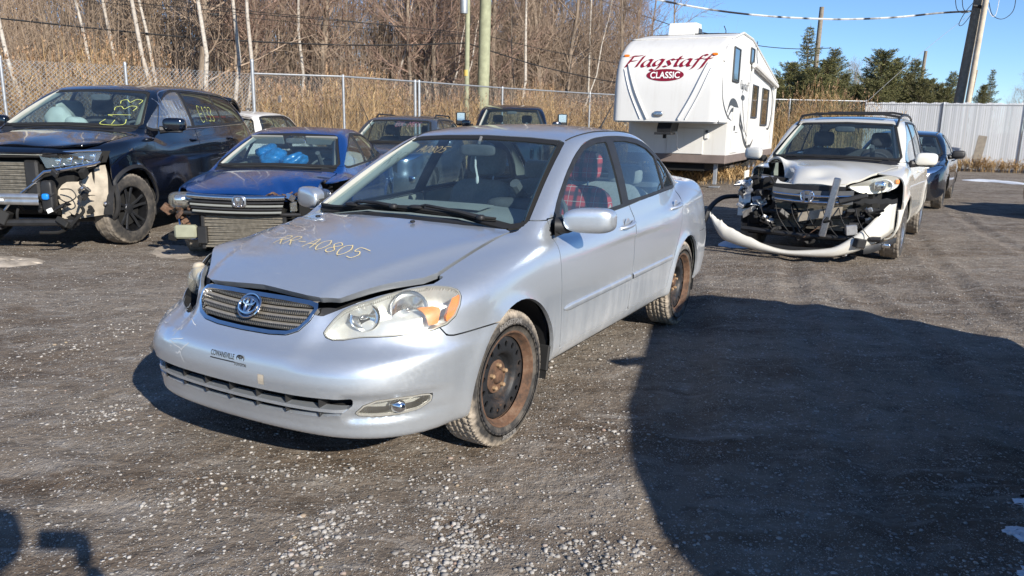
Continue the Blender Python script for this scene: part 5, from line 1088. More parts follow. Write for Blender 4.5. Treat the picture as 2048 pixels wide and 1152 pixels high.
COR = dict(
    Wz=curve([(.10, .70), (.17, .765), (.24, .812), (.34, .836), (.5, .848), (.62, .847), (.74, .836), (.85, .818), (.94, .797), (1.05, .75)], .02),
    Wx=curve([(0, -.10), (.3, -.04), (.6, -.012), (.9, 0), (3.4, 0), (3.9, -.02), (4.2, -.05), (4.53, -.09)], .06),
    Tc=curve([(-.1, .60), (.1, .70), (.2, .752), (.4, .832), (.7, .908), (1.0, .958), (1.25, .982), (1.5, .975), (2.0, .965), (3.2, .985), (3.6, 1.05), (3.9, 1.082), (4.2, 1.085), (4.4, 1.062), (4.55, 1.03)], .04),
    crown=curve([(0, .10), (.5, .16), (1.2, .14), (3.4, .1), (4.5, .12)], .05),
    xf=curve([(.08, .15), (.14, .10), (.2, .06), (.25, .03), (.3, .012), (.42, 0), (.52, .012), (.555, .03), (.59, .08), (.64, .118), (.72, .155), (.8, .24), (.9, .4)], .010),
    xr=curve([(.15, 4.36), (.3, 4.46), (.45, 4.52), (.58, 4.53), (.7, 4.49), (.9, 4.45), (1.05, 4.40)], .02),
    zb=curve([(0, .232), (.55, .225), (.9, .24), (1.3, .265), (3.1, .275), (3.5, .30), (3.9, .27), (4.53, .29)], .03),
    fa=.15, fb=1.1, fn=6, ra=.12, rb=.7, rn=6, r_sh=.13, r_f=.12, r_r=.15, r_b=.05,
    Rf=curve([(1.4, 1.21), (1.7, 1.31), (1.98, 1.392), (2.2, 1.430), (2.45, 1.452), (2.7, 1.456), (3.0, 1.442), (3.3, 1.395), (3.6, 1.31)], .05),
    GW=curve([(.88, .81), (.95, .792), (1.05, .757), (1.15, .716), (1.25, .67), (1.35, .62), (1.42, .58), (1.5, .52)], .02),
    GWx=curve([(1.2, -.05), (1.8, -.02), (2.4, 0), (2.9, -.005), (3.3, -.035), (3.7, -.09), (4.1, -.15)], .06),
    xw=curve([(.8, .93), (.9, 1.10), (1.0, 1.28), (1.2, 1.635), (1.4, 2.02), (1.5, 2.25)], .03), wa=.17, wk=.5,
    xb=curve([(.9, 4.05), (1.05, 3.84), (1.2, 3.58), (1.35, 3.30), (1.45, 3.08)], .03), ba=.14, bk=.5,
    rcr=.11, r_rail=.10, r_a=.07, r_c=.10, r_u=.035,
    extraW=lambda x, ay, z: _flare(x, ay, z) + _crease(x, ay, z), extraT=_hood, extraF=_nose)
F_COR = make_F(COR)
COR_AX = ((.95, 0, .62), (3.75, 0, .72))
# ------------------------------------------------------------------ the silver sedan
car_paint('silver_paint', (.625, .675, .73), .34, .74, .05, .50, (.50, .47, .43), .60, 1.0, .2, True)
plain('scraped_paint', (.60, .61, .61), .7); plain('hl_trim', (.45, .44, .40), .35, .4)
def build_corolla():
    root = empty('silver_sedan', (-1.157, 2.966, 0), R(-119.17), label='silver four-door sedan with rusty steel wheels and yellow writing on its hood', cat='car')
    C = Car(root, F_COR, COR_AX, (460, 130, 150, 40), 'silver_paint'); F = F_COR; trim = []
    # ---- front face
    HL = np.array([(.162, .382, .632), (.159, .398, .615), (.163, .431, .608), (.177, .473, .612), (.206, .529, .624), (.24, .589, .627), (.28, .644, .63), (.332, .699, .635), (.398, .746, .643), (.457, .773, .658), (.502, .786, .686), (.534, .786, .724), (.557, .777, .756), (.567, .756, .779), (.555, .724, .79), (.526, .678, .794), (.49, .637, .793), (.446, .603, .788), (.403, .569, .78), (.366, .544, .771), (.322, .516, .756), (.287, .481, .743), (.259, .451, .731), (.234, .426, .714), (.202, .403, .682), (.177, .388, .652)])
    HR = HL * np.array([1, -1, 1])
    fL, fR = cut_3d(HL, .3), cut_3d(HR, .3)
    (hlP, hlT) = C.sh.take(fL, .003); (hrP, hrT) = C.sh.take(fR, .003)
    hood = mirror_poly([(.214, 0), (.208, .15), (.208, .25), (.212, .325), (.247, .395), (.315, .452), (.408, .519), (.527, .612), (.60, .632), (.75, .630), (.9, .629), (1.1, .637), (1.215, .637), (1.235, .60), (1.19, .50), (1.135, .414), (1.085, .25), (1.065, .1), (1.06, 0)], 1)
    # dark gap between the raised hood and lamps / grille, painted as a recessed black band
    grille = mirror_poly([(0, .743), (.15, .743), (.29, .739), (.326, .733), (.336, .715), (.322, .672), (.288, .632), (.238, .612), (.15, .605), (0, .603)])
    gf = cut_yz(grille, -.3, .6); gP, gT = C.sh.take(gf, .002)
    def hook_hood(P, N):
        t = sstep(1.2, .2, P[:, 0]); P = P.copy(); P[:, 2] += .012 * t
        rgt = sstep(-.42, -.62, P[:, 1]) * sstep(.9, .3, P[:, 0]); P[:, 2] += .030 * rgt; P[:, 1] -= .05 * rgt; P[:, 0] += -.02 * rgt       # bent right front corner
        bk = np.exp(-(((P[:, 0] - 1.0) / .25)**2 + ((P[:, 1] + .5) / .18)**2)); P[:, 2] += .008 * bk * np.sin(P[:, 0] * 40 + P[:, 1] * 25)
        return P
    ho, hopt = C.cut('hood', cut_xy(hood, .66), 'silver_paint', .012, .03, hook=hook_hood)
    band = mirror_poly([(0, .70), (.30, .70), (.36, .69), (.42, .72), (.47, .745), (.52, .765), (.60, .79), (.66, .80), (.66, .86), (0, .86)])
    C.cut('hood_gap_shade', lambda P: np.maximum(cut_yz(band, -.2, .62)(P), P[:, 0] - .60), 'black_plastic', .0, .0, -.03)
    # ---- glass
    wsp = mirror_poly([(0, 1.385), (.30, 1.378), (.49, 1.366), (.535, 1.352), (.56, 1.30), (.615, 1.14), (.672, .985), (.665, .955), (.60, .944), (.3, .985), (0, .992)])
    wf = cut_yz(wsp, 1.0, 2.25)
    P, T = C.sh.take(wf, .004); (Pi, Ti), (Po, To) = clip(P, T, wf(P) + .022)
    panel('windshield_seal', (Po, To), F, 'black_rubber', root, .012, .001); ws = panel('windshield', (Pi, Ti), F, 'car_glass', root, 0, -.003)
    C.cut('cowl', lambda P: np.maximum(np.maximum(1.0 - P[:, 0], P[:, 0] - 1.42), np.maximum(np.abs(P[:, 1]) - .66, np.abs(P[:, 2] - .97) - .035)), 'black_plastic', 0, .0, -.012)
    rw = mirror_poly([(0, 1.385), (.45, 1.36), (.54, 1.33), (.62, 1.12), (.60, 1.09), (0, 1.10)]); C.glass_in(cut_yz(rw, 3.0, 4.2), 'rear_window', .02)
    dlo = rounded([(1.372, .918), (1.455, .988), (1.562, 1.078), (1.75, 1.196), (1.93, 1.288), (2.10, 1.350), (2.281, 1.380), (2.504, 1.391), (2.743, 1.390), (2.972, 1.376), (3.188, 1.336), (3.374, 1.26), (3.498, 1.166), (3.590, 1.045), (3.575, 1.012), (3.153, 1.012), (2.686, .995), (2.415, .978), (2.113, .962), (1.6, .928)], 1, .2)
    fg = [(1.50, .965), (1.58, 1.055), (1.75, 1.17), (1.93, 1.262), (2.09, 1.322), (2.27, 1.352), (2.43, 1.358), (2.335, .995), (2.118, .985), (1.7, .966)]
    rg = [(2.545, 1.362), (2.75, 1.360), (2.95, 1.342), (3.13, 1.305), (3.262, 1.245), (3.205, 1.032), (2.82, 1.02), (2.44, 1.007)]
    qg = [(3.30, 1.235), (3.385, 1.215), (3.475, 1.13), (3.535, 1.045), (3.52, 1.035), (3.245, 1.036)]
    for sg in (1, -1): C.side_windows(dlo, [fg, rg, qg], sg)
    # ---- lamps at the tail
    for sg in (1, -1): C.cut('tail_lamp', cut_xz([(4.14, .955), (4.6, .955), (4.6, .80), (4.30, .79), (4.2, .83)], sg), 'red_lens', .004)
    # ---- arches
    for cx, r in ((.935, .378), (3.525, .372)):
        C.drop(cut_xz(circ(cx, .30, r), 0, .5)); C.drop(cut_xz([(cx - r + .01, .30), (cx + r - .01, .30), (cx + r - .01, -.2), (cx - r + .01, -.2)], 0, .5)); C.wheel_house(cx, .30, r + .012, .44, .80)
    # ---- doors
    fd = [(1.40, .99), (1.405, .93), (1.388, .80), (1.370, .60), (1.376, .42), (1.39, .335), (2.345, .345), (2.345, .44), (2.36, .565), (2.392, .64), (2.43, .768), (2.462, .85), (2.465, .90), (2.43, .96), (2.42, 1.02)]
    rd = [(2.425, 1.02), (2.435, .96), (2.470, .90), (2.467, .85), (2.435, .768), (2.397, .64), (2.365, .565), (2.350, .44), (2.350, .345), (3.08, .350), (3.12, .48), (3.235, .618), (3.349, .726), (3.444, .855), (3.48, .937), (3.56, 1.0), (3.57, 1.05)]
    dents = lambda P, N: P - N * (.004 * np.exp(-(((P[:, 0] - 2.2) / .3)**2 + ((P[:, 2] - .7) / .12)**2)))[:, None]
    doors = []
    for sg in (1, -1):
        for nm, pl in (('front_door', fd), ('rear_door', rd)):
            o, pt = C.cut(nm, cut_xz(pl, sg), 'silver_paint', .006, .02, hook=dents); doors.append((o, sg, pt)); trim.append(pt)
    # ---- intake, fog lamps, bumper, fenders
    itk = mirror_poly([(0, .410), (.36, .410), (.50, .412), (.575, .410), (.57, .38), (.53, .342), (.44, .328), (.21, .320), (0, .320)]); C.drop(cut_yz(itk, -.3, .35))
    FG = np.array([(.108, .588, .346), (.12, .617, .376), (.153, .656, .397), (.214, .708, .402), (.309, .761, .401), (.353, .78, .394), (.347, .776, .363), (.302, .749, .336), (.224, .699, .327), (.151, .631, .326), (.117, .588, .33)])
    for sg in (1, -1):
        ff = cut_3d(FG * np.array([1, sg, 1]), .2); P, T = C.sh.take(ff, .003); (Pi, Ti), (Po, To) = clip(P, T, ff(P) + .007)
        fl = panel('fog_lamp', (Pi, Ti), F, 'lamp_lens_hazy', root, 0, -.006); panel('fog_bezel', (Po, To), F, 'hl_trim', fl, .012, 0)
        panel('reflector', (Pi, Ti), F, 'lamp_case', fl, 0, -.05)
        c = to_local([[.235, .69 * sg, .365]])[0]; m = MB(); m.add(*superell(c, (.05, .07, .05), .8, .8)); m.build('bulb_shield', 'reflector', fl, True)
    def bump_f(P): return np.maximum(poly_sdf([(-.4, -.2), (.80, -.2), (.80, .622), (.674, .618), (.478, .611), (.447, .616), (.420, .66), (.36, .95), (-.4, .95)], P[:, [0, 2]]), -9)
    C.cut('front_bumper', bump_f, 'silver_paint', .006, .02, label='scuffed front bumper with a dent at its right corner')
    for sg in (1, -1):
        o, pt = C.cut('front_fender', lambda P: np.maximum(np.maximum(P[:, 0] - 1.405, .45 - P[:, 1] * sg), P[:, 2] - .985 + .0 * P[:, 0]), 'silver_paint', .005, .02)
    C.cut('rear_bumper', lambda P: np.maximum(3.9 - P[:, 0], P[:, 2] - .66), 'silver_paint', .005)
    C.cut('trunk_lid', cut_xy(mirror_poly([(3.82, 0), (3.86, .5), (3.95, .6), (4.3, .6), (4.6, .58), (4.6, 0)], 1), .9), 'silver_paint', .006, .02)
    C.underside(); trim.append((C.sh.P.copy(), C.sh.T.copy())); C.body(); C.liner([(P, T) for P, T in trim], 'light_trim')
    # ---- grille: chrome frame, inner frame, slats with studs, emblem
    (Pi, Ti), (Po, To) = clip(gP, gT, gf(gP) + .014); g = empty('grille'); g.parent = root
    panel('chrome_frame', (Po, To), F, 'chrome', g, .03, .006)
    panel('mesh_backing', (Pi, Ti), F, 'dark_void', g, 0, -.045)
    zl = lambda z0: np.interp(z0, [.603, .62, .64, .67, .705, .742], [.22, .275, .302, .318, .322, .30])
    for k, z0 in enumerate((.7175, .6895, .6615, .6335)):
        for dz, nm in ((0, 'slat'),):
            ys = np.linspace(-1, 1, 60) * zl(z0 - .008); p = on_surf(F, y=ys, z=np.full(60, z0), axis=0); bow = (.010 * (ys / .3)**2)[:, None] * np.array([0, 0, 1.])
            m = MB(); m.grid(to_local(np.stack([p + np.array([.030, 0, -.0125]) + bow, p + np.array([.012, 0, -.012]) + bow, p + np.array([.014, 0, .0]) + bow, p + np.array([.020, 0, .010]) + bow, p + np.array([.034, 0, .011]) + bow], 0))); m.build('slat', 'grille_silver', g, True, fix=False)
    dark = MB(); K = [(z0, j * .0108 + r_ * .0054, r_) for z0 in (.7175, .6895, .6615, .6335) for j in range(-29, 30) for r_ in range(2) if abs(j * .0108 + r_ * .0054) < zl(z0) - .015]; K = np.array(K); SP = on_surf(F, y=K[:, 1], z=K[:, 0], axis=0)
    for p, (z0, y, r_) in zip(SP, K):
        p[0] += .0145 - .002 * r_; p[2] += -.006 + .009 * r_ + .010 * (y / .3)**2; c = to_local(p); w_ = .0042
        dark.add(np.array([(c[0], c[1] - w_, c[2] - w_), (c[0], c[1] + w_, c[2] - w_), (c[0], c[1] + w_, c[2] + w_), (c[0], c[1] - w_, c[2] + w_), (c[0] + .004, c[1], c[2] - w_)]), [(0, 1, 4), (1, 2, 4), (2, 3, 4), (3, 0, 4)])
    dark.build('stud_mesh', 'black_plastic', g, False, kind='stuff')
    e = on_surf(F, y=[0.0], z=[.692], axis=0)[0]; n = gradF(F, e[None])[0]; n = to_local(n); ec = to_local(e) + n * .004; U = np.array([0, 1., 0]); W = np.cross(n, U) * -1; W /= np.linalg.norm(W)
    if W[2] < 0: W = -W
    m = MB(); t = np.linspace(0, 2 * np.pi, 41); disc = np.stack([ec + n * .006 + np.outer(.056 * s_ * np.cos(t), U) + np.outer(.050 * s_ * np.sin(t), W) - np.outer(np.full(41, .004 * s_), n) for s_ in (0.01, .5, .8, 1.0)], 0); m.grid(disc); em = m.build('emblem', 'dark_chrome', g, True)
    m = MB(); logo_toyota(m, ec + n * .010, U, W, n, .050, .0058); m.tube(ec + n * .004 + np.outer(.058 * np.cos(t), U) + np.outer(.052 * np.sin(t), W), .006, 8, False); m.build('emblem_rings', 'chrome', em, True)
    # ---- left headlight (complete) and right one (knocked out of place)
    def lamp(P, T, fun, sg, broken):
        (Pi, Ti), (Po, To) = clip(P, T, fun(P) + .006); h = empty('headlight'); h.parent = root
        if not broken:
            panel('lens', (P, T), F, 'lamp_lens_hazy', h, 0, .003); panel('lens_edge', (Po, To), F, 'hl_trim', h, .02, 0.0)
        panel('housing', (P, T), F, 'lamp_case' if not broken else 'dark_void', h, 0, -.085)
        panel('housing_wall', (Po, To), F, 'lamp_case' if not broken else 'dark_void', h, .085, -.004)
        h['label'] = 'cloudy left headlight with orange corner' if not broken else 'broken right headlight pushed out of its hole'
        grp = empty('lamp_unit'); grp.parent = h
        for (x, y, z, rr) in ((.262, .495, .686, .066), (.392, .622, .710, .083)):
            m = MB(); c = np.array([-x - .015, y * sg, z]); pr = [(rr * math.sin(a), rr * (1 - math.cos(a)) * .8) for a in np.linspace(.02, 1.25, 12)]
            V = []
            mm = MB(); mm.lathe([(r_, -h_) for r_, h_ in pr[::-1]], 28, 'x'); V = np.vstack(mm.v); V[:, 0] = -(V[:, 0] + .05); V = V @ rotz(-.62 * -sg if False else .55 * sg).T; m.add(V + c, mm.f); m.build('reflector_bowl', 'reflector', grp, True)
            m = MB(); m.add(*superell(c + rotz(.55 * sg) @ np.array([-.01, 0, 0]), (.05, .022, .022), .9, .9)); m.build('bulb', 'dull_chrome', grp, True)
        if not broken:
            am = (P[:, 0] > .455) & (P[:, 2] < .70 + .55 * (P[:, 0] - .44)); 
            pol = np.array([(.466, .652), (.512, .682), (.542, .722), (.562, .768), (.52, .757), (.486, .725), (.462, .685)]); fa = cut_xz(pol, sg, .3); (Pa, Ta), _ = clip(P, T, fa(P)); panel('amber_reflector', (Pa, Ta), F, 'amber', grp, .02, -.008)
            pol = np.array([(.40, .66), (.44, .665), (.455, .70), (.468, .735), (.45, .752), (.40, .752)]); fa = cut_xz(pol, sg, .3); (Pa, Ta), _ = clip(P, T, fa(P)); panel('turn_signal', (Pa, Ta), F, 'amber_pale', grp, .01, -.04)
        else:
            grp.location = (.03, -.05, -.03); grp.rotation_euler = (.15, .0, -.5)
            m = MB(); m.add(*superell((-.405, -.565, .695), (.20, .16, .14), .7, .7, 24, 16, rot=rotz(-.6))); m.build('lens', 'lamp_lens_hazy', h, True)
            m = MB(); m.add(*superell((-.425, -.565, .695), (.15, .13, .115), .7, .7, 24, 16, rot=rotz(-.6))); m.build('reflector_shell', 'lamp_case', h, True)
            m = MB(); m.add(*superell((-.40, -.63, .73), (.06, .05, .09), .7, .7)); m.build('bracket', 'beige_wrap', h, True)
        return h
    lamp(hlP, hlT, fL, 1, False); lamp(hrP, hrT, fR, -1, True)
    # ---- lower intake bars
    for nm, z0, mat in (('intake_slat', .362, 'silver_paint'),):
        ys = np.linspace(-.555, .555, 60); p = on_surf(F, y=ys, z=np.full(60, z0), axis=0); m = MB(); m.grid(to_local(np.stack([p + np.array([.05, 0, -.010]), p + np.array([.006, 0, -.010]), p + np.array([.004, 0, .004]), p + np.array([.05, 0, .008])], 0))); m.build(nm, mat, root, True)
    ys = np.linspace(-.57, .57, 40); p = on_surf(F, y=ys, z=np.full(40, .365), axis=0); m = MB(); m.grid(to_local(np.stack([p + np.array([.085, 0, -.06]), p + np.array([.085, 0, .06])], 0))); m.build('intake_backing', 'dark_void', root, True, fix=False)
    for j in range(-3, 4):
        p = on_surf(F, y=[j * .15], z=[.365], axis=0)[0]; m = MB(); m.box(to_local(p + np.array([.04, 0, 0])), (.06, .005, .07)); m.build('intake_rib', 'black_plastic', root)
    # ---- dark box added under the hood to block light, floor
    m = MB(); m.box((-.66, 0, .50), (.72, 1.02, .44), bev=.05); m.build('dark_bay_filler', 'dark_void', root)
    m = MB(); m.box((-2.5, 0, .31), (2.9, 1.3, .05)); m.build('floor_pan', 'dash_dark', root)
    # ---- interior
    m = MB(); pr = [(1.30, .945), (1.45, .98), (1.70, 1.0), (1.86, .985), (1.93, .93), (1.90, .75), (1.80, .55)]
    m.grid(np.stack([np.stack([np.array([-x, y, z - .05 * (abs(y) / .7)**4]) for y in np.linspace(-.70, .70, 21)], 0) for x, z in pr], 0)); m.build('dashboard', 'grey_trim', root, True, fix=False); pillar_trims(root, (1.30, .68, .985), (1.98, .52, 1.355))
    m = MB(); m.add(*superell((-1.80, .36, 1.00), (.22, .40, .09), .7, .7)); m.build('instrument_hood', 'dash_dark', root, True)
    m = MB(); m.grid(np.stack([np.stack([np.array([-x, y, .998 + .004 * math.sin(9 * y) + (x - 1.5) * .10]) for y in np.linspace(-.38, .30, 16)]) for x in (1.46, 1.54, 1.62)], 0)); m.build('dash_sunlit_band', 'light_trim', root, True, fix=False)  # pale sheet stands in for the sunlit band of the dash top
    b = NB('plaid_cover'); co = b.coord(); s3 = b.sep(co)
    wv = [b.math('FRACT', b.math('MULTIPLY', s3[i], 11.0)) for i in (1, 2)]; st = [b.ramp(w_, [(.0, 0.0), (.12, 1.0), (.3, 1.0), (.42, 0.0)]) for w_ in wv]
    k = b.mix(st[0], (.62, .07, .07), (.05, .04, .05)); k = b.mix(b.math('MULTIPLY', st[1], .8), k, (.04, .035, .05)); ln = [b.ramp(w_, [(.65, 0.0), (.68, 1.0), (.71, 0.0)]) for w_ in wv]; k = b.mix(b.math('ADD', ln[0], ln[1], clamp=True), k, (.7, .62, .6)); b.set(Base_Color=k, Roughness=.95)
    s1 = seat(root, 2.24, .36, cover='plaid_cover', tall=.60, zc=.46); s1['label'] = 'driver seat under a red plaid cover'
    seat(root, 2.24, -.36, tall=.60, zc=.46)
    rs = bpy.data.objects.new('rear_bench', None); COL.objects.link(rs); rs.parent = root
    m = MB(); m.add(*superell((-2.98, 0, .47), (.52, 1.24, .18), .4, .3)); m.build('cushion', 'grey_fabric', rs, True)
    m = MB(); V, F_ = superell((0, 0, .29), (.16, 1.24, .60), .45, .3); m.add(V @ roty(-.35).T + np.array([-3.2, 0, .48]), F_); m.build('backrest', 'grey_fabric', rs, True)
    for y in (-.36, .36): m = MB(); m.add(*superell((-3.44, y, 1.10), (.09, .26, .15), .5, .5)); m.build('headrest', 'grey_fabric', rs, True)
    m = MB(); m.box((-3.66, 0, 1.03), (.46, 1.16, .03)); m.build('parcel_shelf', 'dash_dark', root)
    steering(root, 2.0, .36, .90)
    m = MB(); m.add(*superell((-1.92, 0, 1.295), (.04, .24, .07), .5, .5)); m.tube([(-1.93, 0, 1.33), (-1.96, 0, 1.375)], .01); m.build('rear_view_mirror', 'dash_dark', root, True)
    m = MB(); m.tube([(-1.93, -.02, 1.27), (-1.93, -.02, 1.20), (-1.935, -.01, 1.14)], .006, 5); m.add(*superell((-1.935, -.01, 1.12), (.015, .02, .05), .8, .8)); m.build('hanging_ornament', 'white_plastic', root)
    # ---- wipers
    for nm, a0, a1, piv in (('wiper', (1.26, -.66), (1.13, -.02), (1.12, -.30)), ('wiper', (1.14, -.30), (1.225, .52), (1.10, .13))):
        w = empty(nm); w.parent = root
        ys = np.linspace(a0[1], a1[1], 14); xs = 1.252 - .17 * .0 + .12 * ys**2 - .035 * np.sin(np.linspace(0, np.pi, 14)) - .02; zz = [on_surf(F, x=[x], y=[y], axis=2, lo=.6, hi=1.3)[0][2] for x, y in zip(xs, ys)]
        P = np.stack([-xs, ys, np.array(zz) + .022], 1); m = MB(); m.tube(P, [.006] + [.010] * 12 + [.006], 6); m.tube(P + np.array([0, 0, -.012]), .005, 4); m.build('blade', 'black_rubber', w, True)
        P2 = np.stack([P[12] + np.array([.03, 0, .004]), P[10] + np.array([.025, 0, .02]), P[7] + np.array([0.012, 0, .028]), P[6] + np.array([0, 0, .012])]); m = MB(); m.tube(P2, [.014, .010, .008, .007], 6); m.add(*superell(P2[0], (.045, .045, .03), .7, .7, 12, 8)); m.add(*superell(P2[3], (.05, .09, .022), .7, .7, 12, 8)); m.build('arm', 'black_plastic', w, True)
    for y in (-.42, .20):
        p = on_surf(F, x=[1.0], y=[y], axis=2, lo=.6, hi=1.3)[0]; m = MB(); m.add(*superell(to_local(p + np.array([0, 0, .012])), (.03, .02, .014), .7, .7, 10, 6)); m.build('washer_nozzle', 'black_plastic', root, True)
    # ---- mirrors
    for sg in (1, -1):
        mr = empty('door_mirror'); mr.parent = root
        m = MB(); V, F_ = superell((0, 0, 0), (.115, .235, .128), .55, .5, 32, 20); V[:, 2] *= 1 - .35 * (-(V[:, 1]) / .12).clip(0, 1)**2 * .6; V[:, 0] += .10 * np.abs(V[:, 1] / .12 - 1)**1.2 * .12 - .03 * (V[:, 1] / .12)
        V = V * np.array([1, sg, 1]) + np.array([-1.50, .935 * sg, .990]); m.add(V, F_); m.build('mirror_shell', 'silver_paint', mr, True)
        m = MB(); V, F_ = superell((0, 0, 0), (.008, .20, .098), .5, .45, 24, 10); V = V * np.array([1, sg, 1]) + np.array([-1.562, .940 * sg, .990]); m.add(V, F_); m.build('mirror_glass', 'chrome', mr, True)
        m = MB(); m.tube([(-1.43, .77 * sg, .955), (-1.455, .83 * sg, .955), (-1.47, .86 * sg, .965)], [.045, .035, .03], 10); V = np.array([(-1.375, .795 * sg, .905), (-1.50, .80 * sg, .915), (-1.515, .765 * sg, 1.0), (-1.475, .752 * sg, 1.03)]); m.add(V, [(0, 1, 2, 3)]); m.add(V - np.array([0, .03 * sg, 0]), [(0, 1, 2, 3)]); m.build('mirror_mount', 'black_plastic', mr, True)
    # ---- handles, mouldings (on the doors)
    for o, sg, pt in doors:
        front = o.name.startswith('front'); hx = 2.335 if front else 3.325; hz = .872 if front else .905
        p = on_surf(F, x=np.linspace(hx - .11, hx + .10, 9), z=np.linspace(hz - .013, hz + .012, 9), axis=1, sign=sg); out = np.array([0, sg, 0])
        lift = np.array([.002, .016, .026, .030, .031, .030, .026, .016, .004]); m = MB(); m.tube(to_local(p + lift[:, None] * out), [.008, .013, .014, .014, .014, .014, .014, .013, .008], 8, flat=1.0); hd = m.build('handle', 'silver_paint', o, True)
        q = p[4]; m = MB(); V, F_ = superell(to_local(q + out * .001), (.085, .006, .085), 1, 1, 20, 8); m.add(V, F_); m.build('handle_cup', 'silver_paint', hd, True)
        x0, x1 = (1.40, 2.335) if front else (2.375, 3.14); xs = np.linspace(x0, x1, 24); zc = .538 + .022 * (xs - 1.4) / 1.75; p = on_surf(F, x=xs, z=zc, axis=1, sign=sg); ramp_ = np.ones(24); ramp_[:2] = (.3, .8) if front else (1, 1)
        m = MB(); m.grid(to_local(np.stack([p + np.array([0, 0, 1]) * (dz * ramp_)[:, None] + out * (l * ramp_)[:, None] for dz, l in ((.019, -.002), (.016, .006), (.008, .009), (-.008, .009), (-.016, .006), (-.019, -.002))], 0))); m.build('side_moulding', 'silver_paint', o, True, fix=False)
    # ---- roof drip mouldings, antenna
    for sg in (1, -1):
        xs = np.linspace(2.03, 3.25, 20); ys = np.interp(xs, [2.03, 2.15, 2.6, 3.25], [.527, .535, .54, .53]) * sg; p = np.array([on_surf(F, x=[x], y=[y], axis=2, lo=.9, hi=1.7)[0] for x, y in zip(xs, ys)]); m = MB(); m.tube(to_local(p + np.array([0, 0, .001])), .0045, 5); m.build('roof_moulding', 'black_rubber', root, True)
    p = on_surf(F, x=[3.05], y=[.30], axis=2, lo=.9, hi=1.7)[0]; q = to_local(p); m = MB(); m.tube([q, q + np.array([-.02, 0, .02])], [.014, .010], 8); m.tube([q + np.array([-.02, 0, .02]), q + np.array([-.19, .02, .19])], [.006, .0025], 6); m.build('antenna', 'black_plastic', root)
    # ---- wheels
    for x, nm in ((AXF, 'f'), (AXR, 'r')):
        for sg in (1, -1): steel_wheel(root, (-x, sg * .735, .313), sg, steer=R(-2) if nm == 'f' else 0)
    for sg in (1, -1): m = MB(); m.box((-1.27, .76 * sg, .31), (.02, .15, .13), roty(-.2), .006); m.build('mud_flap', 'black_rubber', root)
    # ---- chalk writing on the hood and windshield, dealer sticker
    L, wd = script_lines('RR-A0805'); out = []
    for ln in L:
        pts = []
        for a, b in ln:
            u, v = a / wd, b / 1.4; y = -.285 + .545 * u; x = .60 - .12 * v - .055 * u * 0 - .0; x = .56 - .09 * (v - .5) * -1 - .06 * (u - .5) * 0
            pts.append((.56 + .11 * (v - .5) - .055 * (u - .5), y - .035 * (v - .5)))
        q = np.array(pts); p = on_surf(F, x=q[:, 0], y=q[:, 1], axis=2, lo=.5, hi=1.2); out.append(hook_hood(p, None))
    strokes('chalk_writing', out, .0050, 'yellow_chalk', ho, .006, F)
    for txt, y0, w_, mat, z0, h_ in (('RR', -.53, .11, 'sticker_black', 1.20, .07), ('A0805', -.36, .20, 'yellow_chalk', 1.275, .035)):
        L, wd = script_lines(txt); out = []
        for ln in L:
            q = np.array([(y0 + w_ * a / wd, z0 + h_ * b / 1.4) for a, b in ln]); p = np.array([[xx, y, z] for (y, z), xx in zip(q, [np.interp(z, [.9, 1.0, 1.2, 1.4], [1.10, 1.28, 1.635, 2.02]) + .17 * y * y for y, z in q])]); out.append(p)
        strokes('chalk_writing', out, .0022, mat, ws, .004, F)
    def on_bumper(V, y0, z0):
        P = on_surf(F, y=y0 + V[:, 0], z=z0 + V[:, 1], axis=0); return to_local(P) + to_local(gradF(F, P)) * .0015
    st = empty('dealer_sticker'); st.parent = root
    V, F_ = text_mesh('COWANSVILLE', .030, offset=.0002); V[:, 0] *= .136 / np.ptp(V[:, 0]); mesh_obj('lettering', on_bumper(V, -.016, .508), F_, 'sticker_black', st, False)
    V, F_ = text_mesh('TOYOTA', .016, offset=.0003); mesh_obj('lettering', on_bumper(V, .088, .488), F_, 'sticker_black', st, False)
    g_ = np.array([(x, z) for z in (-.0022, .0022) for x in np.linspace(-.085, .055, 16)]); mesh_obj('line', on_bumper(g_, 0, .498), [(i, i + 1, i + 17, i + 16) for i in range(15)], 'sticker_black', st, False)
    p = on_surf(F, y=[.086], z=[.517], axis=0)[0]; n = to_local(gradF(F, p[None])[0]); U = np.cross([0, 0, 1.], n); U /= np.linalg.norm(U); m = MB(); logo_toyota(m, to_local(p), U, np.array([0, 0, 1.]), n, .020, .0016); m.build('ring_mark', 'sticker_black', st)
    # scratches and scraped paint on the right corner of the bumper
    gs = np.random.default_rng(77); SC = []
    for k in range(34):
        y0, z0 = -.80 + .52 * gs.random()**.8, .475 + .13 * gs.random(); n_ = 5; L_ = .02 + .10 * gs.random()**2; an = gs.normal(-.1, .5) if k % 3 else gs.normal(1.4, .3)
        t_ = np.linspace(0, L_, n_); yy, zz = y0 + t_ * math.cos(an) + gs.normal(0, .003, n_), z0 + t_ * math.sin(an) * .6 + gs.normal(0, .003, n_); SC.append(on_surf(F, y=yy, z=zz, axis=0))
    strokes('scratches', SC, .0032, 'scraped_paint', root, .0012, F)
    # licence-plate bracket mark / scuffs of old glue
    pl = np.array([(x, z) for z in np.linspace(-.02, .02, 4) for x in np.linspace(-.015, .015, 4)]); q = on_bumper(pl, .20, .452); mesh_obj('glue_mark', q, [(i * 4 + j, i * 4 + j + 1, i * 4 + j + 5, i * 4 + j + 4) for i in range(3) for j in range(3)], 'beige_wrap', root, False)
    return root
build_corolla()
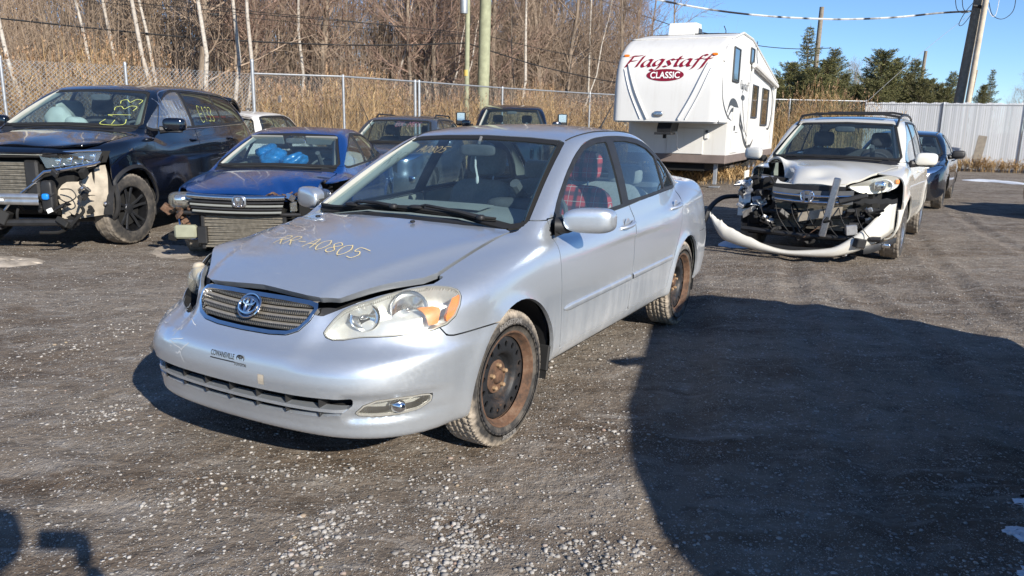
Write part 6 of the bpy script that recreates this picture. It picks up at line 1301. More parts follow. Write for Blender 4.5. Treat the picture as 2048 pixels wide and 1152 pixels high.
# ------------------------------------------------------------------ the other vehicles: shared builder
def spec_from(L, hw, H, axf, axr, nose_z, cowl, wst, rst, rsb, belt, tail_z, gw, sill=.25, rise=.04, fa=.13, fb=.9, crown=.10, wa=.16, rcr=.07, noseset=0.0, tail_bulge=.05, flare=.02, rw=.34, suv=False, front=None):
    """body curves of a vehicle from a few side-view measurements (metres from the nose)"""
    lx = lambda a, b, z: a[0] + (b[0] - a[0]) * (z - a[1]) / (b[1] - a[1])
    zs = [cowl[1] - .25, cowl[1], .5 * (cowl[1] + wst[1]), wst[1], wst[1] + .12]; zr = [rsb[1] - .25, rsb[1], .5 * (rsb[1] + rst[1]), rst[1], rst[1] + .12]
    mid = .5 * (wst[0] + rst[0])
    tc = [(-.1, nose_z - .10), (.08, nose_z - .03), (.22, nose_z + .025), (.5 * cowl[0] + .05, nose_z + .62 * (cowl[1] - nose_z)), (cowl[0] - .1, cowl[1] - .012), (cowl[0] + .05, cowl[1]), (cowl[0] + .5, belt - .02)]
    tc += [(rsb[0] - .5, belt + rise - .02), (L, belt + rise - .02)] if suv else [(rsb[0] - .5, belt + rise - .01), (rsb[0], rsb[1]), (L - .12, tail_z + .01), (L, tail_z - .02)]
    def ex(x, ay, z):
        d1 = np.hypot(x - axf, z - rw); d2 = np.hypot(x - axr, z - rw); R0 = rw + .03
        return flare * (np.exp(-((d1 - R0) / .055)**2) + np.exp(-((d2 - R0) / .055)**2)) + .006 * np.exp(-((z - belt + .07) / .03)**2) - .016 * sstep(sill + .16, sill + .06, z)
    return dict(Wz=curve([(sill - .12, hw - .15), (sill, hw - .07), (sill + .09, hw - .02), (.52, hw), (belt - .28, hw - .003), (belt - .1, hw - .022), (belt, hw - .048), (belt + .12, hw - .10)], .02),
        Wx=curve([(0, -.10), (.3, -.04), (.6, -.012), (.9, 0), (axr, 0), (axr + .5, -.025), (L - .2, -.06), (L, -.09)], .06), Tc=curve(tc, .05), crown=curve([(0, crown), (cowl[0], crown), (L, crown * .8)], .05),
        xf=front or curve([(sill - .1, .13), (sill, .05), (.42, 0), (.52, 0), (.62, .02 + noseset), (nose_z - .04, .07 + noseset), (nose_z + .04, .15 + noseset), (nose_z + .14, .32 + noseset)], .02),
        xr=curve([(sill, L - .12), (.5, L - .01), (.62, L), (.75, L - tail_bulge), (tail_z, L - tail_bulge - .05), (tail_z + .1, L - tail_bulge - .1)], .03), zb=curve([(0, sill - .06), (axf, sill), (axr, sill + .01), (L, sill + .05)], .05),
        fa=fa, fb=fb, ra=.10, rb=.6, r_sh=.12, r_f=.12, r_r=.15, r_b=.05, Rf=curve([(wst[0] - .4, wst[1] - .10), (wst[0], wst[1]), (wst[0] + .25, wst[1] + .6 * (H - wst[1])), (mid, H), (rst[0] - .25, H - .35 * (H - rst[1])), (rst[0], rst[1]), (rst[0] + .3, rst[1] - .08)], .06),
        GW=curve([(belt - .1, hw - .025), (belt, hw - .055), (belt + .12, hw - .095), (.45 * belt + .55 * H, .5 * (hw + gw) - .035), (H - .07, gw), (H + .05, gw - .09)], .02), GWx=curve([(cowl[0], -.05), (wst[0], -.01), (mid, 0), (rst[0], -.03), (rst[0] + .5, -.09)], .08),
        xw=curve([(z, lx(cowl, wst, z)) for z in zs], .02), wa=wa, wk=.5, xb=curve([(z, lx(rsb, rst, z)) for z in zr], .02), ba=.10, bk=.55, rcr=rcr, r_rail=.10, r_a=.07, r_c=.10, r_u=.03, gz=belt - .15, extraW=ex)
def std_car(root, S, D, paint, res=(200, 40, 80, 36), hood_hook=None, skip=()):
    """cut the usual panels; D holds the side-view stations"""
    F = make_F(S); L, belt, H, axf, axr, rw = D['L'], D['belt'], D['H'], D['axf'], D['axr'], D['rw']; cowl, wst, rst, rsb = D['cowl'], D['wst'], D['rst'], D['rsb']; hw = D['hw']; gw = D['gw']; rise = D.get('rise', .04)
    C = Car(root, F, ((axf + .1, 0, .45 * H), (min(L - .75, axr + .35), 0, .5 * H)), res, paint, D.get('glass', 'car_glass')); C.D = D
    for nm, fun, mat, kw in D.get('pre', ()): C.cut(nm, fun, mat, **kw) if mat else C.drop(fun)
    hy = hw - .16; hx0, hx1 = D.get('hoodx', (.20, cowl[0] - .16))
    hood = mirror_poly([(hx0, 0), (hx0 + .01, .3), (hx0 + .05, hy - .22), (hx0 + .16, hy - .06), (hx0 + .32, hy), (hx1 + .12, hy + .02), (hx1 + .12, hy - .06), (hx1 + .06, .35), (hx1, 0)], 1)
    hood = D.get('hoodpoly', hood); C.hood = None
    if 'hood' not in skip: C.hood, _ = C.cut('hood', cut_xy(hood, D['nose_z'] - .08), D.get('hoodmat', paint), .010, .025, hook=hood_hook)
    else: C.drop(cut_xy(hood, D['nose_z'] - .08))
    ty = gw - .065; wsp = mirror_poly([(0, wst[1] - .005), (ty - .06, wst[1] - .022), (ty, wst[1] - .045), (hw - .155, cowl[1] + .04), (hw - .17, cowl[1] + .0), (.3, cowl[1] + .015), (0, cowl[1] + .02)])
    wf = cut_yz(wsp, cowl[0] - .25, wst[0] + .3); P, T = C.sh.take(wf, .004); (Pi, Ti), (Po, To) = clip(P, T, wf(P) + .022); panel('windshield_seal', (Po, To), F, 'black_rubber', root, .01, .001); C.ws = panel('windshield', (Pi, Ti), F, D.get('wsglass', 'car_glass'), root, 0, -.003)
    C.cut('cowl', lambda P: np.maximum(np.maximum(cowl[0] - .22 - P[:, 0], P[:, 0] - cowl[0] - .25), np.maximum(np.abs(P[:, 1]) - (hw - .17), np.abs(P[:, 2] - cowl[1] + .01) - .04)), 'black_plastic', 0, 0, -.01)
    rwp = mirror_poly([(0, rst[1] - .02), (gw - .14, rst[1] - .035), (gw - .09, rst[1] - .07), (hw - .22, rsb[1] + .05), (hw - .24, rsb[1] + .03), (0, rsb[1] + .03)]); C.glass_in(cut_yz(rwp, rst[0] - .2, L), 'rear_window', .02, D.get('glass', 'car_glass'), hole='rear_window' in skip)
    lx = lambda a, b, z: a[0] + (b[0] - a[0]) * (z - a[1]) / (b[1] - a[1]); zt = D.get('dlo_top', H - .075); xB, xC = D['xB'], D['xC']; bl = lambda x: belt + .02 + rise * np.clip((x - cowl[0]) / (rsb[0] - cowl[0]), 0, 1)
    x_f0 = lx(cowl, wst, belt) + .16; xf_t = lx(cowl, wst, zt - .03) + .27; xr_t = D.get('dlo_rt', lx(rsb, rst, zt - .05) - .22); xr_b = D.get('dlo_rb', lx(rsb, rst, belt + .1) - .16)
    dlo = rounded([(x_f0, belt + .005), (.5 * (x_f0 + xf_t), .5 * (belt + zt) + .02), (xf_t - .12, zt - .06), (xf_t + .1, zt - .005), (xB, zt + .01), (xr_t - .15, zt - .01), (xr_t + .05, zt - .06), (xr_b, bl(xr_b) + .05), (xr_b - .02, bl(xr_b)), (xB, bl(xB) - .005)], 2, .2)
    sh = lambda x0, x1, m=.022: None
    def pane(xa, xb_, slA, slB):
        """part of the opening between two slanted pillars"""
        def clipx(P2, c, s_, keep):      # half-plane clip of polygon
            out = []; n = len(P2)
            for i in range(n):
                a, b = P2[i], P2[(i + 1) % n]; fa_, fb_ = keep * (a[0] - c - s_ * (a[1] - belt)), keep * (b[0] - c - s_ * (b[1] - belt))
                if fa_ >= 0: out.append(a)
                if fa_ * fb_ < 0: out.append(a + (b - a) * fa_ / (fa_ - fb_))
            return np.array(out)
        q = dlo.copy(); c = q.mean(0); q = c + (q - c) * np.array([1 - .045 / max(.3, np.ptp(q[:, 0])), 1 - .05 / np.ptp(q[:, 1])])
        if xa is not None: q = clipx(q, xa, slA, 1)
        if xb_ is not None and len(q): q = clipx(q, xb_, slB, -1)
        return q
    panes = [pane(None, xB - .035, 0, .12), pane(xB + .035, xC - .012, .12, -.1), pane(xC + .012, None, -.1, 0)]
    for sg in (1, -1): C.side_windows(dlo, panes, sg, holes=D.get('holes', {}).get(sg, ()), mats=D.get('panemats', {}).get(sg))
    C.arch = D.get('arch', rw + .035)
    for cx in (axf, axr):
        r = C.arch; zc = rw - .01; C.drop(cut_xz(circ(cx + .01, zc, r), 0, .5)); C.drop(cut_xz([(cx - r + .015, zc), (cx + r, zc), (cx + r, -.2), (cx - r + .015, -.2)], 0, .5)); C.wheel_house(cx + .01, zc, r + .012, .46, hw - .04)
    trim = []; sl = D['sill'] + .10; xd = D.get('xdoor', axf + .50); C.doors = []
    fd = [(xd + .04, belt + .07), (xd + .02, belt - .04), (xd, .6), (xd + .01, sl), (xB - .06, sl), (xB - .05, .5), (xB, belt - .1), (xB, belt + .08)]
    rd = [(xB + .006, belt + .08), (xB + .006, belt - .1), (xB - .044, .5), (xB - .054, sl), (axr - .40, sl), (axr - .34, .48), (axr - .16, .70), (axr - .02, belt - .08), (axr + .04, belt + .08)]
    for sg in (1, -1):
        for nm, pl in (('front_door', fd), ('rear_door', rd)):
            if 'rear_door' in skip and nm == 'rear_door': continue
            o, pt = C.cut(nm, cut_xz(pl, sg), D.get('doormat', paint), .007, .02); trim.append(pt)
            if o is None: continue
            C.doors.append((o, sg, nm)); hx = xB - .12 if nm == 'front_door' else axr - .12; p = on_surf(F, x=np.linspace(hx - .10, hx + .09, 7), z=np.full(7, belt - .085), axis=1, sign=sg); m = MB(); m.tube(to_local(p + np.array([.004, .022, .03, .032, .03, .022, .004])[:, None] * np.array([0, sg, 0])), .012, 8); m.build('handle', paint, o, True)
    for nm, fun, mat, kw in D.get('mid', ()): C.cut(nm, fun, mat, **kw) if mat else C.drop(fun)
    if 'bumper' not in skip:
        C.cut('front_bumper', lambda P: poly_sdf([(-.4, -.2), (axf, -.2), (axf, D['nose_z'] - .14), (axf - .34, D['nose_z'] - .13), (axf - .40, D['nose_z'] - .05), (.34, D['nose_z'] + .3), (-.4, D['nose_z'] + .3)], P[:, [0, 2]]), D.get('bumpmat', paint), .006)
    for sg in (1, -1): C.cut('front_fender', lambda P: np.maximum(np.maximum(P[:, 0] - xd - .02, .42 - P[:, 1] * sg), P[:, 2] - belt - .05), paint, .005)
    C.cut('rear_bumper', lambda P: np.maximum(L - .55 - P[:, 0], P[:, 2] - .62), paint, .005)
    C.underside(); trim.append((C.sh.P.copy(), C.sh.T.copy())); C.body(); C.liner(trim, D.get('trim', 'light_trim'))
    if 'interior' not in skip:
        z0 = belt - .42; m = MB(); pr = [(cowl[0] + .02, cowl[1] - .05), (cowl[0] + .2, cowl[1] - .01), (cowl[0] + .45, cowl[1] + .0), (cowl[0] + .62, cowl[1] - .03), (cowl[0] + .68, belt - .2), (cowl[0] + .6, belt - .45)]; yw = hw - .13
        m.grid(np.stack([np.stack([np.array([-x, y, z - .05 * (abs(y) / yw)**4]) for y in np.linspace(-yw, yw, 15)], 0) for x, z in pr], 0)); m.build('dashboard', 'dash_dark', root, True, fix=False)
        sm = D.get('seatmat', 'dark_fabric'); xs = cowl[0] + 1.02
        for y in (-.37, .37): seat(root, xs, y, sm, zc=z0 - .04, tall=.62)
        m = MB(); V, F_ = superell((0, 0, .29), (.16, 1.25, .60), .45, .3); m.add(V @ roty(-.3).T + np.array([-(xs + 1.0), 0, z0 + .0]), F_); m.build('rear_bench', sm, root, True)
        steering(root, cowl[0] + .74, .37, cowl[1] - .08); m = MB(); m.box((-(cowl[0] + rsb[0]) / 2, 0, z0 - .12), (rsb[0] - cowl[0], 2 * hw - .4, .05)); m.build('floor_pan', 'dash_dark', root)
        m = MB(); m.add(*superell((-(wst[0] - .06), 0, wst[1] - .10), (.04, .24, .07), .5, .5)); m.build('rear_view_mirror', 'dash_dark', root, True)
    pillar_trims(root, (cowl[0] + .10, hw - .19, cowl[1] + .03), (wst[0], gw - .09, wst[1] - .03))
    mx = D.get('mirx', x_f0 + .16); mz = D.get('mirz', belt + .07)
    for sg in (() if 'mirrors' in skip else (1, -1)):
        mr = empty('door_mirror'); mr.parent = root; m = MB(); V, F_ = superell((0, 0, 0), (.13, .235, .15), .55, .5, 20, 12); V[:, 0] -= .03 * V[:, 1] / .12; m.add(V * np.array([1, sg, 1]) + np.array([-mx, (hw + .10) * sg, mz]), F_); m.build('mirror_shell', D.get('mirmat', paint), mr, True)
        m = MB(); m.tube([(-mx + .05, (hw - .06) * sg, mz - .06), (-mx, (hw + .03) * sg, mz - .055)], [.045, .035], 8); m.add(*superell((-mx, (hw + .09) * sg, mz - .075), (.09, .20, .03), .6, .6, 14, 8)); m.build('mirror_mount', 'black_plastic', mr, True)
    for nm, c0, c1 in (('wiper', -.62, .02), ('wiper', -.2, .55)):
        w = empty(nm); w.parent = root; ys = np.linspace(c0, c1, 10); xs_ = cowl[0] - .05 + S['wa'] * ys**2 - .03 * np.sin(np.linspace(0, np.pi, 10)); zz = [on_surf(F, x=[x], y=[y], axis=2, lo=.5, hi=1.6)[0][2] for x, y in zip(xs_, ys)]; m = MB(); m.tube(np.stack([-xs_, ys, np.array(zz) + .02], 1), .010, 5); m.build('blade', 'black_rubber', w, True)
    C.F = F; return C
def on_side(C, x, z, sg=1): return to_local(on_surf(C.F, x=x, z=z, axis=1, sign=sg))
def chalk_on_glass(C, txt, mapping, width, mat, parent, lift=.004, adv=1.15, slant=.15):
    """handwriting mapped by mapping(u,v)->(design point)"""
    L, wd = script_lines(txt, adv, slant); out = [np.array([mapping(a / wd, b / 1.4) for a, b in ln]) for ln in L]; return strokes('chalk_writing', out, width, mat, parent, lift, C.F)
def ws_map(C, y0, y1, z0, z1, rot=False):
    def f(u, v):
        if rot: u, v = 1 - v, u
        y = y0 + (y1 - y0) * u; z = z0 + (z1 - z0) * v; x0, x1 = C.D['cowl'], C.D['wst']; x = x0[0] + (x1[0] - x0[0]) * (z - x0[1]) / (x1[1] - x0[1]) + .16 * y * y; return (x, y, z)
    return f
def radiator(root, x, y0, y1, z0, z1, th=.03):
    """finned core with end tanks"""
    m = MB(); n = int((z1 - z0) / .012)
    for k in range(n): z = z0 + (k + .5) * (z1 - z0) / n; m.box((-x, (y0 + y1) / 2, z), (th, y1 - y0, .006), rotx(.01 * math.sin(k * 2.3)))
    r_ = empty('radiator'); r_.parent = root; m.build('fins', 'radiator_fins', r_, kind='stuff'); m = MB(); m.box((-x - .022, (y0 + y1) / 2, (z0 + z1) / 2), (.008, y1 - y0, z1 - z0)); m.build('core', 'radiator_fins', r_)
    for y in (y0 - .02, y1 + .02): m = MB(); m.box((-x, y, (z0 + z1) / 2), (.05, .04, z1 - z0 + .04), bev=.01); m.build('tank', 'black_plastic', r_)
    return r_
def clutter(root, rng_, n, box, mats, smin=.03, smax=.13):
    """loose brackets, hoses and boxes of an opened front end; each its own part"""
    lo, hi = np.array(box[0], float), np.array(box[1], float)
    for k in range(n):
        c = lo + (hi - lo) * rng_.random(3); s = smin + (smax - smin) * rng_.random(3); rot = rotz(rng_.normal(0, .5)) @ roty(rng_.normal(0, .4)) @ rotx(rng_.normal(0, .4)); mat = mats[rng_.integers(len(mats))]
        if k % 3 == 0: m = MB(); m.box(c, s, rot, .008); m.build('bracket', mat, root)
        elif k % 3 == 1: d = rng_.normal(0, .05, (4, 3)); P = catmull(c + np.cumsum(d, 0), False, 4); bar('hose', P, .008 + .012 * rng_.random(), mat, root, 6)
        else:       # bent sheet-metal or plastic flap
            u = np.linspace(-.5, .5, 4); P = np.array([[(s[0] * (a + .3 * math.sin(5 * b + k)), s[1] * 1.3 * b, s[2] * (.35 * math.sin(4 * a + k) + .5 * b)) for b in u] for a in u]) @ rot.T + c; m = MB(); m.grid(P); o = m.build('flap', mat, root, False, fix=False); md = o.modifiers.new('s', 'SOLIDIFY'); md.thickness = .004
# ------------------------------------------------------------------ black wrecked crossover on the left
car_paint('black_paint', (.004, .006, .012), .10, .25, 0, .03, (.20, .17, .14), .5, 1.0)
car_paint('blue_paint', (.010, .085, .34), .18, .65, .1, .04, (.22, .19, .16), .5, 1.0)
car_paint('pearl_white_paint', (.70, .68, .61), .22, .05, 0, .14, (.30, .26, .22), .55, .9)
car_paint('dark_blue_paint', (.004, .007, .014), .16, .4, 0, .12, (.22, .19, .16), .6, 1.0)
car_paint('white_paint', (.66, .65, .62), .3, .0, 0, .2); car_paint('grey_paint', (.26, .29, .33), .3, .6, .05, .2)
plain('visor_grey', (.20, .21, .20), .9); plain('alloy_dark', (.02, .021, .024), .3, .6, var=.2); plain('alloy_machined', (.10, .105, .115), .25, .8, var=.2); plain('alloy_silver', (.50, .50, .50), .3, .9, var=.15)
_rust_mat('torn_metal', RUST, 14)
def build_crossover():
    D = dict(L=4.81, hw=.95, H=1.70, axf=.93, axr=3.745, rw=.365, nose_z=.98, cowl=(1.30, 1.19), wst=(2.12, 1.615), rst=(4.35, 1.58), rsb=(4.72, 1.20), belt=1.13, gw=.66, rise=.10, sill=.30, xB=2.62, xC=3.62, dlo_rt=4.28, dlo_rb=4.50, hoodx=(.24, 1.12), arch=.42, mirz=1.225, mirx=1.72, trim='light_trim')
    S = spec_from(D['L'], D['hw'], D['H'], D['axf'], D['axr'], D['nose_z'], D['cowl'], D['wst'], D['rst'], D['rsb'], D['belt'], 1.05, D['gw'], D['sill'], D['rise'], rw=.365, suv=True, flare=.03, noseset=.05)
    root = empty('black_crossover', (-5.42, 7.95, 0), R(-92.0), label='black crossover with missing front bumper, airbag showing and yellow chalk number', cat='car')
    # front end is torn off ahead of the wheel: everything low and forward is dropped, hood and fender stay
    front_gone = lambda P: np.maximum(P[:, 0] - .60, P[:, 2] - .955); lamp = lambda P: np.maximum(np.maximum(P[:, 0] - .66, P[:, 2] - .98), .80 - P[:, 2])
    D['mid'] = [('gone', front_gone, None, {})]; D['panemats'] = {1: {0: 'plastic_film', 1: 'car_glass_tint', 2: 'car_glass_tint'}, -1: {1: 'car_glass_tint', 2: 'car_glass_tint'}}
    def hk(P, N): P = P.copy(); t = sstep(.9, .2, P[:, 0]); P[:, 2] += .035 * t * sstep(-.3, .8, P[:, 1]) + .012 * np.sin(P[:, 1] * 9 + 1) * t; return P
    C = std_car(root, S, D, 'black_paint', (220, 44, 90, 30), hk, skip=('bumper',))
    # left headlight: dark case, chrome upper and lower strips, four chrome Us
    g = np.random.default_rng(4); h = empty('headlight'); h.parent = root
    def hp(y, z, dx=0): return (-(.20 + .30 * max(0, (y - .35))**1.3 * 1.5 + dx), y, z)
    m = MB(); m.add(np.array([hp(.42, .80, .04), hp(.86, .86, .04), hp(.90, .97, .05), hp(.60, .965, .04), hp(.36, .94, .04)]), [(0, 1, 2, 3, 4)]); m.add(np.array([hp(.42, .80, .16), hp(.86, .86, .16), hp(.90, .97, .17), hp(.60, .965, .16), hp(.36, .94, .16)]), [(0, 1, 2, 3, 4)]); m.build('case', 'dark_void', h)
    m = MB(); m.add(np.array([hp(.43, .81, .0), hp(.86, .865, .0), hp(.90, .965, .01), hp(.60, .955, .0), hp(.38, .93, .0)]), [(0, 1, 2, 3, 4)]); m.build('lens', 'lamp_lens', h)
    bar('chrome_strip', [hp(y, z, -.004) for y, z in ((.36, .945), (.60, .962), (.80, .975), (.90, .978))], .012, 'chrome', h); bar('chrome_strip', [hp(y, z, -.01) for y, z in ((.30, .68), (.42, .775), (.60, .80), (.84, .85), (.89, .87))], [.012, .02, .02, .018, .01], 'chrome', h)
    for k in range(4): y = .52 + .095 * k; z = .855 + .015 * k; bar('lamp_ring', [hp(y - .04, z - .02, .015), hp(y - .02, z - .035, .015), hp(y + .02, z - .03, .015), hp(y + .045, z + .045, .015)], .008, 'chrome', h); blob('projector', hp(y + .005, z + .02, .03), (.03, .06, .05), 'reflector', h)
    # opened front: crash beam, radiator, supports, liner, loose wiring
    m = MB(); ys = np.linspace(-.62, .40, 20); prof = [(0, -.05), (-.03, -.045), (-.04, 0), (-.03, .045), (0, .05)]
    m.grid(np.array([[(-.12 - .06 * y * y + px_ * -1 * -1, y, .52 + pz) for y in ys] for px_, pz in [(0, -.055), (.035, -.05), (.04, -.012), (.03, 0), (.04, .012), (.035, .05), (0, .055)]])); bm_ = m.build('crash_beam', 'aluminium', root, True, fix=False)
    m = MB(); m.box((-.075, .02, .515), (.004, .075, .022)); m.build('sticker', 'sticker_white', bm_)
    radiator(root, .28, -.62, .18, .52, .86); m = MB(); m.box((-.26, .26, .70), (.07, .14, .36), bev=.02); m.build('side_duct', 'black_plastic', root)
    bar('upper_tie_bar', [(-.22, -.75, .92), (-.20, 0, .925), (-.24, .55, .93)], .022, 'black_plastic', root); bar('lower_tie_bar', [(-.16, -.8, .30), (-.14, 0, .29), (-.22, .70, .30)], .035, 'black_plastic', root); bar('tow_strut', [(-.10, -.10, .26), (-.16, .08, .50), (-.24, .36, .72)], .012, 'dull_chrome', root, 6)
    P = np.array([[(-(.27 + .30 * v**1.6 + .02 * math.sin(6 * u + 3 * v)), .50 + .36 * v - .03 * u * v, .30 + .05 * v + (.30 + .17 * v + .03 * math.sin(9 * v)) * u) for v in np.linspace(0, 1, 10)] for u in np.linspace(0, 1, 8)]); m = MB(); m.grid(P); m.build('torn_liner', 'beige_wrap', root, True, fix=False)
    m = MB(); m.add(*superell((-.16, .47, .55), (.10, .12, .30), .4, .4)); m.build('washer_tank', 'black_plastic', root, True); plain('blue_cap', (.01, .20, .65), .4); blob('filler_cap', (-.10, .47, .55), (.04, .07, .06), 'blue_cap', root); m = MB(); m.box((-.10, .50, .42), (.02, .05, .04), rotx(.4)); m.build('paper_tag', 'sticker_white', root)
    clutter(root, g, 16, ((-.34, .30, .32), (-.14, .80, .78)), ['black_plastic', 'dark_void', 'black_plastic', 'dull_chrome'], .03, .11); clutter(root, g, 12, ((-.30, -.8, .26), (-.12, .7, .36)), ['black_plastic', 'dark_void', 'black_rubber'], .04, .16)
    bar('wire_loop', catmull([(-.15, .60, .62), (-.13, .72, .62), (-.13, .76, .55), (-.14, .66, .50), (-.15, .58, .53)], False, 5), .006, 'wire_black', root, 5)
    m = MB(); m.box((-.62, 0, .62), (.55, 1.2, .55), bev=.05); m.build('dark_bay_filler', 'dark_void', root); m = MB(); m.box((-.50, .58, .78), (.06, .36, .30)); m.build('inner_wing', 'dark_void', root)  # the large near-black box is an added filler for the dark bay
    # black plastic arch trim, fender liner edge
    for cx in (D['axf'], D['axr']):
        a = np.linspace(-.25, np.pi + .25, 30); p = on_surf(C.F, x=np.clip(cx + .01 + (C.arch + .028) * np.cos(a), .62 if cx < 2 else 0, 9), z=rw_z(D, C.arch + .028, a), axis=1, sign=1); m = MB(); m.tube(to_local(p), .028, 6, flat=.6); m.build('arch_trim', 'black_plastic', root, True)
    # chrome window line, roof spoiler, film over the broken front window, airbags
    xs = np.linspace(1.72, 4.46, 24); bar('belt_chrome', on_side(C, xs, 1.135 + .10 * (xs - 1.3) / 3.4), .009, 'chrome', root, 6)
    zt = 1.70 - .07; pts = [(1.72, 1.19), (1.95, 1.42), (2.12, 1.56), (2.35, 1.615), (2.7, 1.635), (3.4, 1.625), (4.1, 1.575), (4.35, 1.45), (4.50, 1.27)]; p = catmull(np.array(pts), False, 4); bar('window_chrome', on_side(C, p[:, 0], p[:, 1]), .007, 'chrome', root, 6)
    m = MB(); P = np.array([[(-(4.30 + .24 * t), y, 1.60 - .01 * t + .025 * math.sin(3.1 * t) - .05 * (y / .6)**4) for y in np.linspace(-.6, .6, 9)] for t in (0, .3, .6, 1)]); m.grid(P); m.grid(P - np.array([0, 0, .035])); m.build('roof_spoiler', 'black_paint', root, True)
    m = MB(); P = np.array([[(-(4.36 + .42 * t), y, 1.615 + .05 * math.sin(2.2 * t) - .20 * t * t - .03 * (y / .6)**4) for y in np.linspace(-.62, .66, 10)] for t in np.linspace(0, 1, 7)]); m.grid(P); o_ = m.build('raised_tailgate', 'black_paint', root, True, fix=False); o_.modifiers.new('s', 'SOLIDIFY').thickness = .05
    m = MB(); P = np.array([[(-(4.42 + .05 * k), .62 - .03 * k, 1.58 - .07 * k - .02 * j) for k in range(5)] for j in range(3)]); m.grid(P); m.build('torn_trim', 'black_plastic', root, True, fix=False)
    for c, s_, r_ in (((-2.02, -.52, 1.24), (.22, .30, .30), .3), ((-1.98, -.28, 1.19), (.20, .24, .20), -.2), ((-2.5, -.66, 1.38), (.6, .07, .20), 0)): lumpy('airbag', c, s_, 'airbag_cloth', root, int(abs(c[0]) * 100), .16, rotx(r_))
    g2 = np.random.default_rng(8)
    for k in range(7): x0 = 1.98 + .09 * k; q = np.array([(x0 + .03 * math.sin(j), 1.22 + .05 * j + g2.normal(0, .01)) for j in range(7)]); q[:, 1] = np.clip(q[:, 1], 1.2, 1.58); bar('film_fold', on_side(C, q[:, 0] + .06 * (q[:, 1] - 1.2), q[:, 1]) + np.array([0, .006, 0]), .005, 'plastic_film', root, 5)
    m = MB(); P = on_side(C, np.tile(np.linspace(2.15, 2.42, 5), 4), np.repeat(np.linspace(1.25, 1.5, 4), 5)).reshape(4, 5, 3) - np.array([0, .03, 0]); m.grid(P); m.build('tape_sheet', 'beige_wrap', root, True, fix=False)
    chalk_on_glass(C, 'E133', ws_map(C, .36, .60, 1.21, 1.50, True), .0065, 'lime_chalk', C.ws, slant=0)
    def sm(u, v): p = on_surf(C.F, x=[2.92 + .42 * u], z=[1.26 + .18 * v], axis=1, sign=1)[0]; return p
    chalk_on_glass(C, 'E133', sm, .005, 'lime_chalk', root)
    # scraped doors
    for k in range(7): z = .86 - .05 * k + g.normal(0, .02); x0 = 2.9 + g.random() * .3; x = np.linspace(x0, x0 + .35 + .3 * g.random(), 8); bar('scrape', on_side(C, x, z + .07 * (x - x0) + .006 * np.sin(x * 40)), .0035, 'dull_chrome', root, 4)
    for x in (D['axf'], D['axr']):
        for sg in (1, -1): alloy_wheel(root, (-x, sg * .80, .365), sg, .365, .235, .236, 5, 'crossover', 'alloy_dark', .5, 0 if x > 2 else R(-14), 'alloy_machined')
    m = MB(); m.box((-1.36, .86, .40), (.02, .16, .30), roty(-.1), .006); m.build('mud_flap', 'black_rubber', root)
    root.scale = (1.06, 1.06, 1.115); return root
def rw_z(D, r, a): return D['rw'] - .01 + r * np.sin(a)
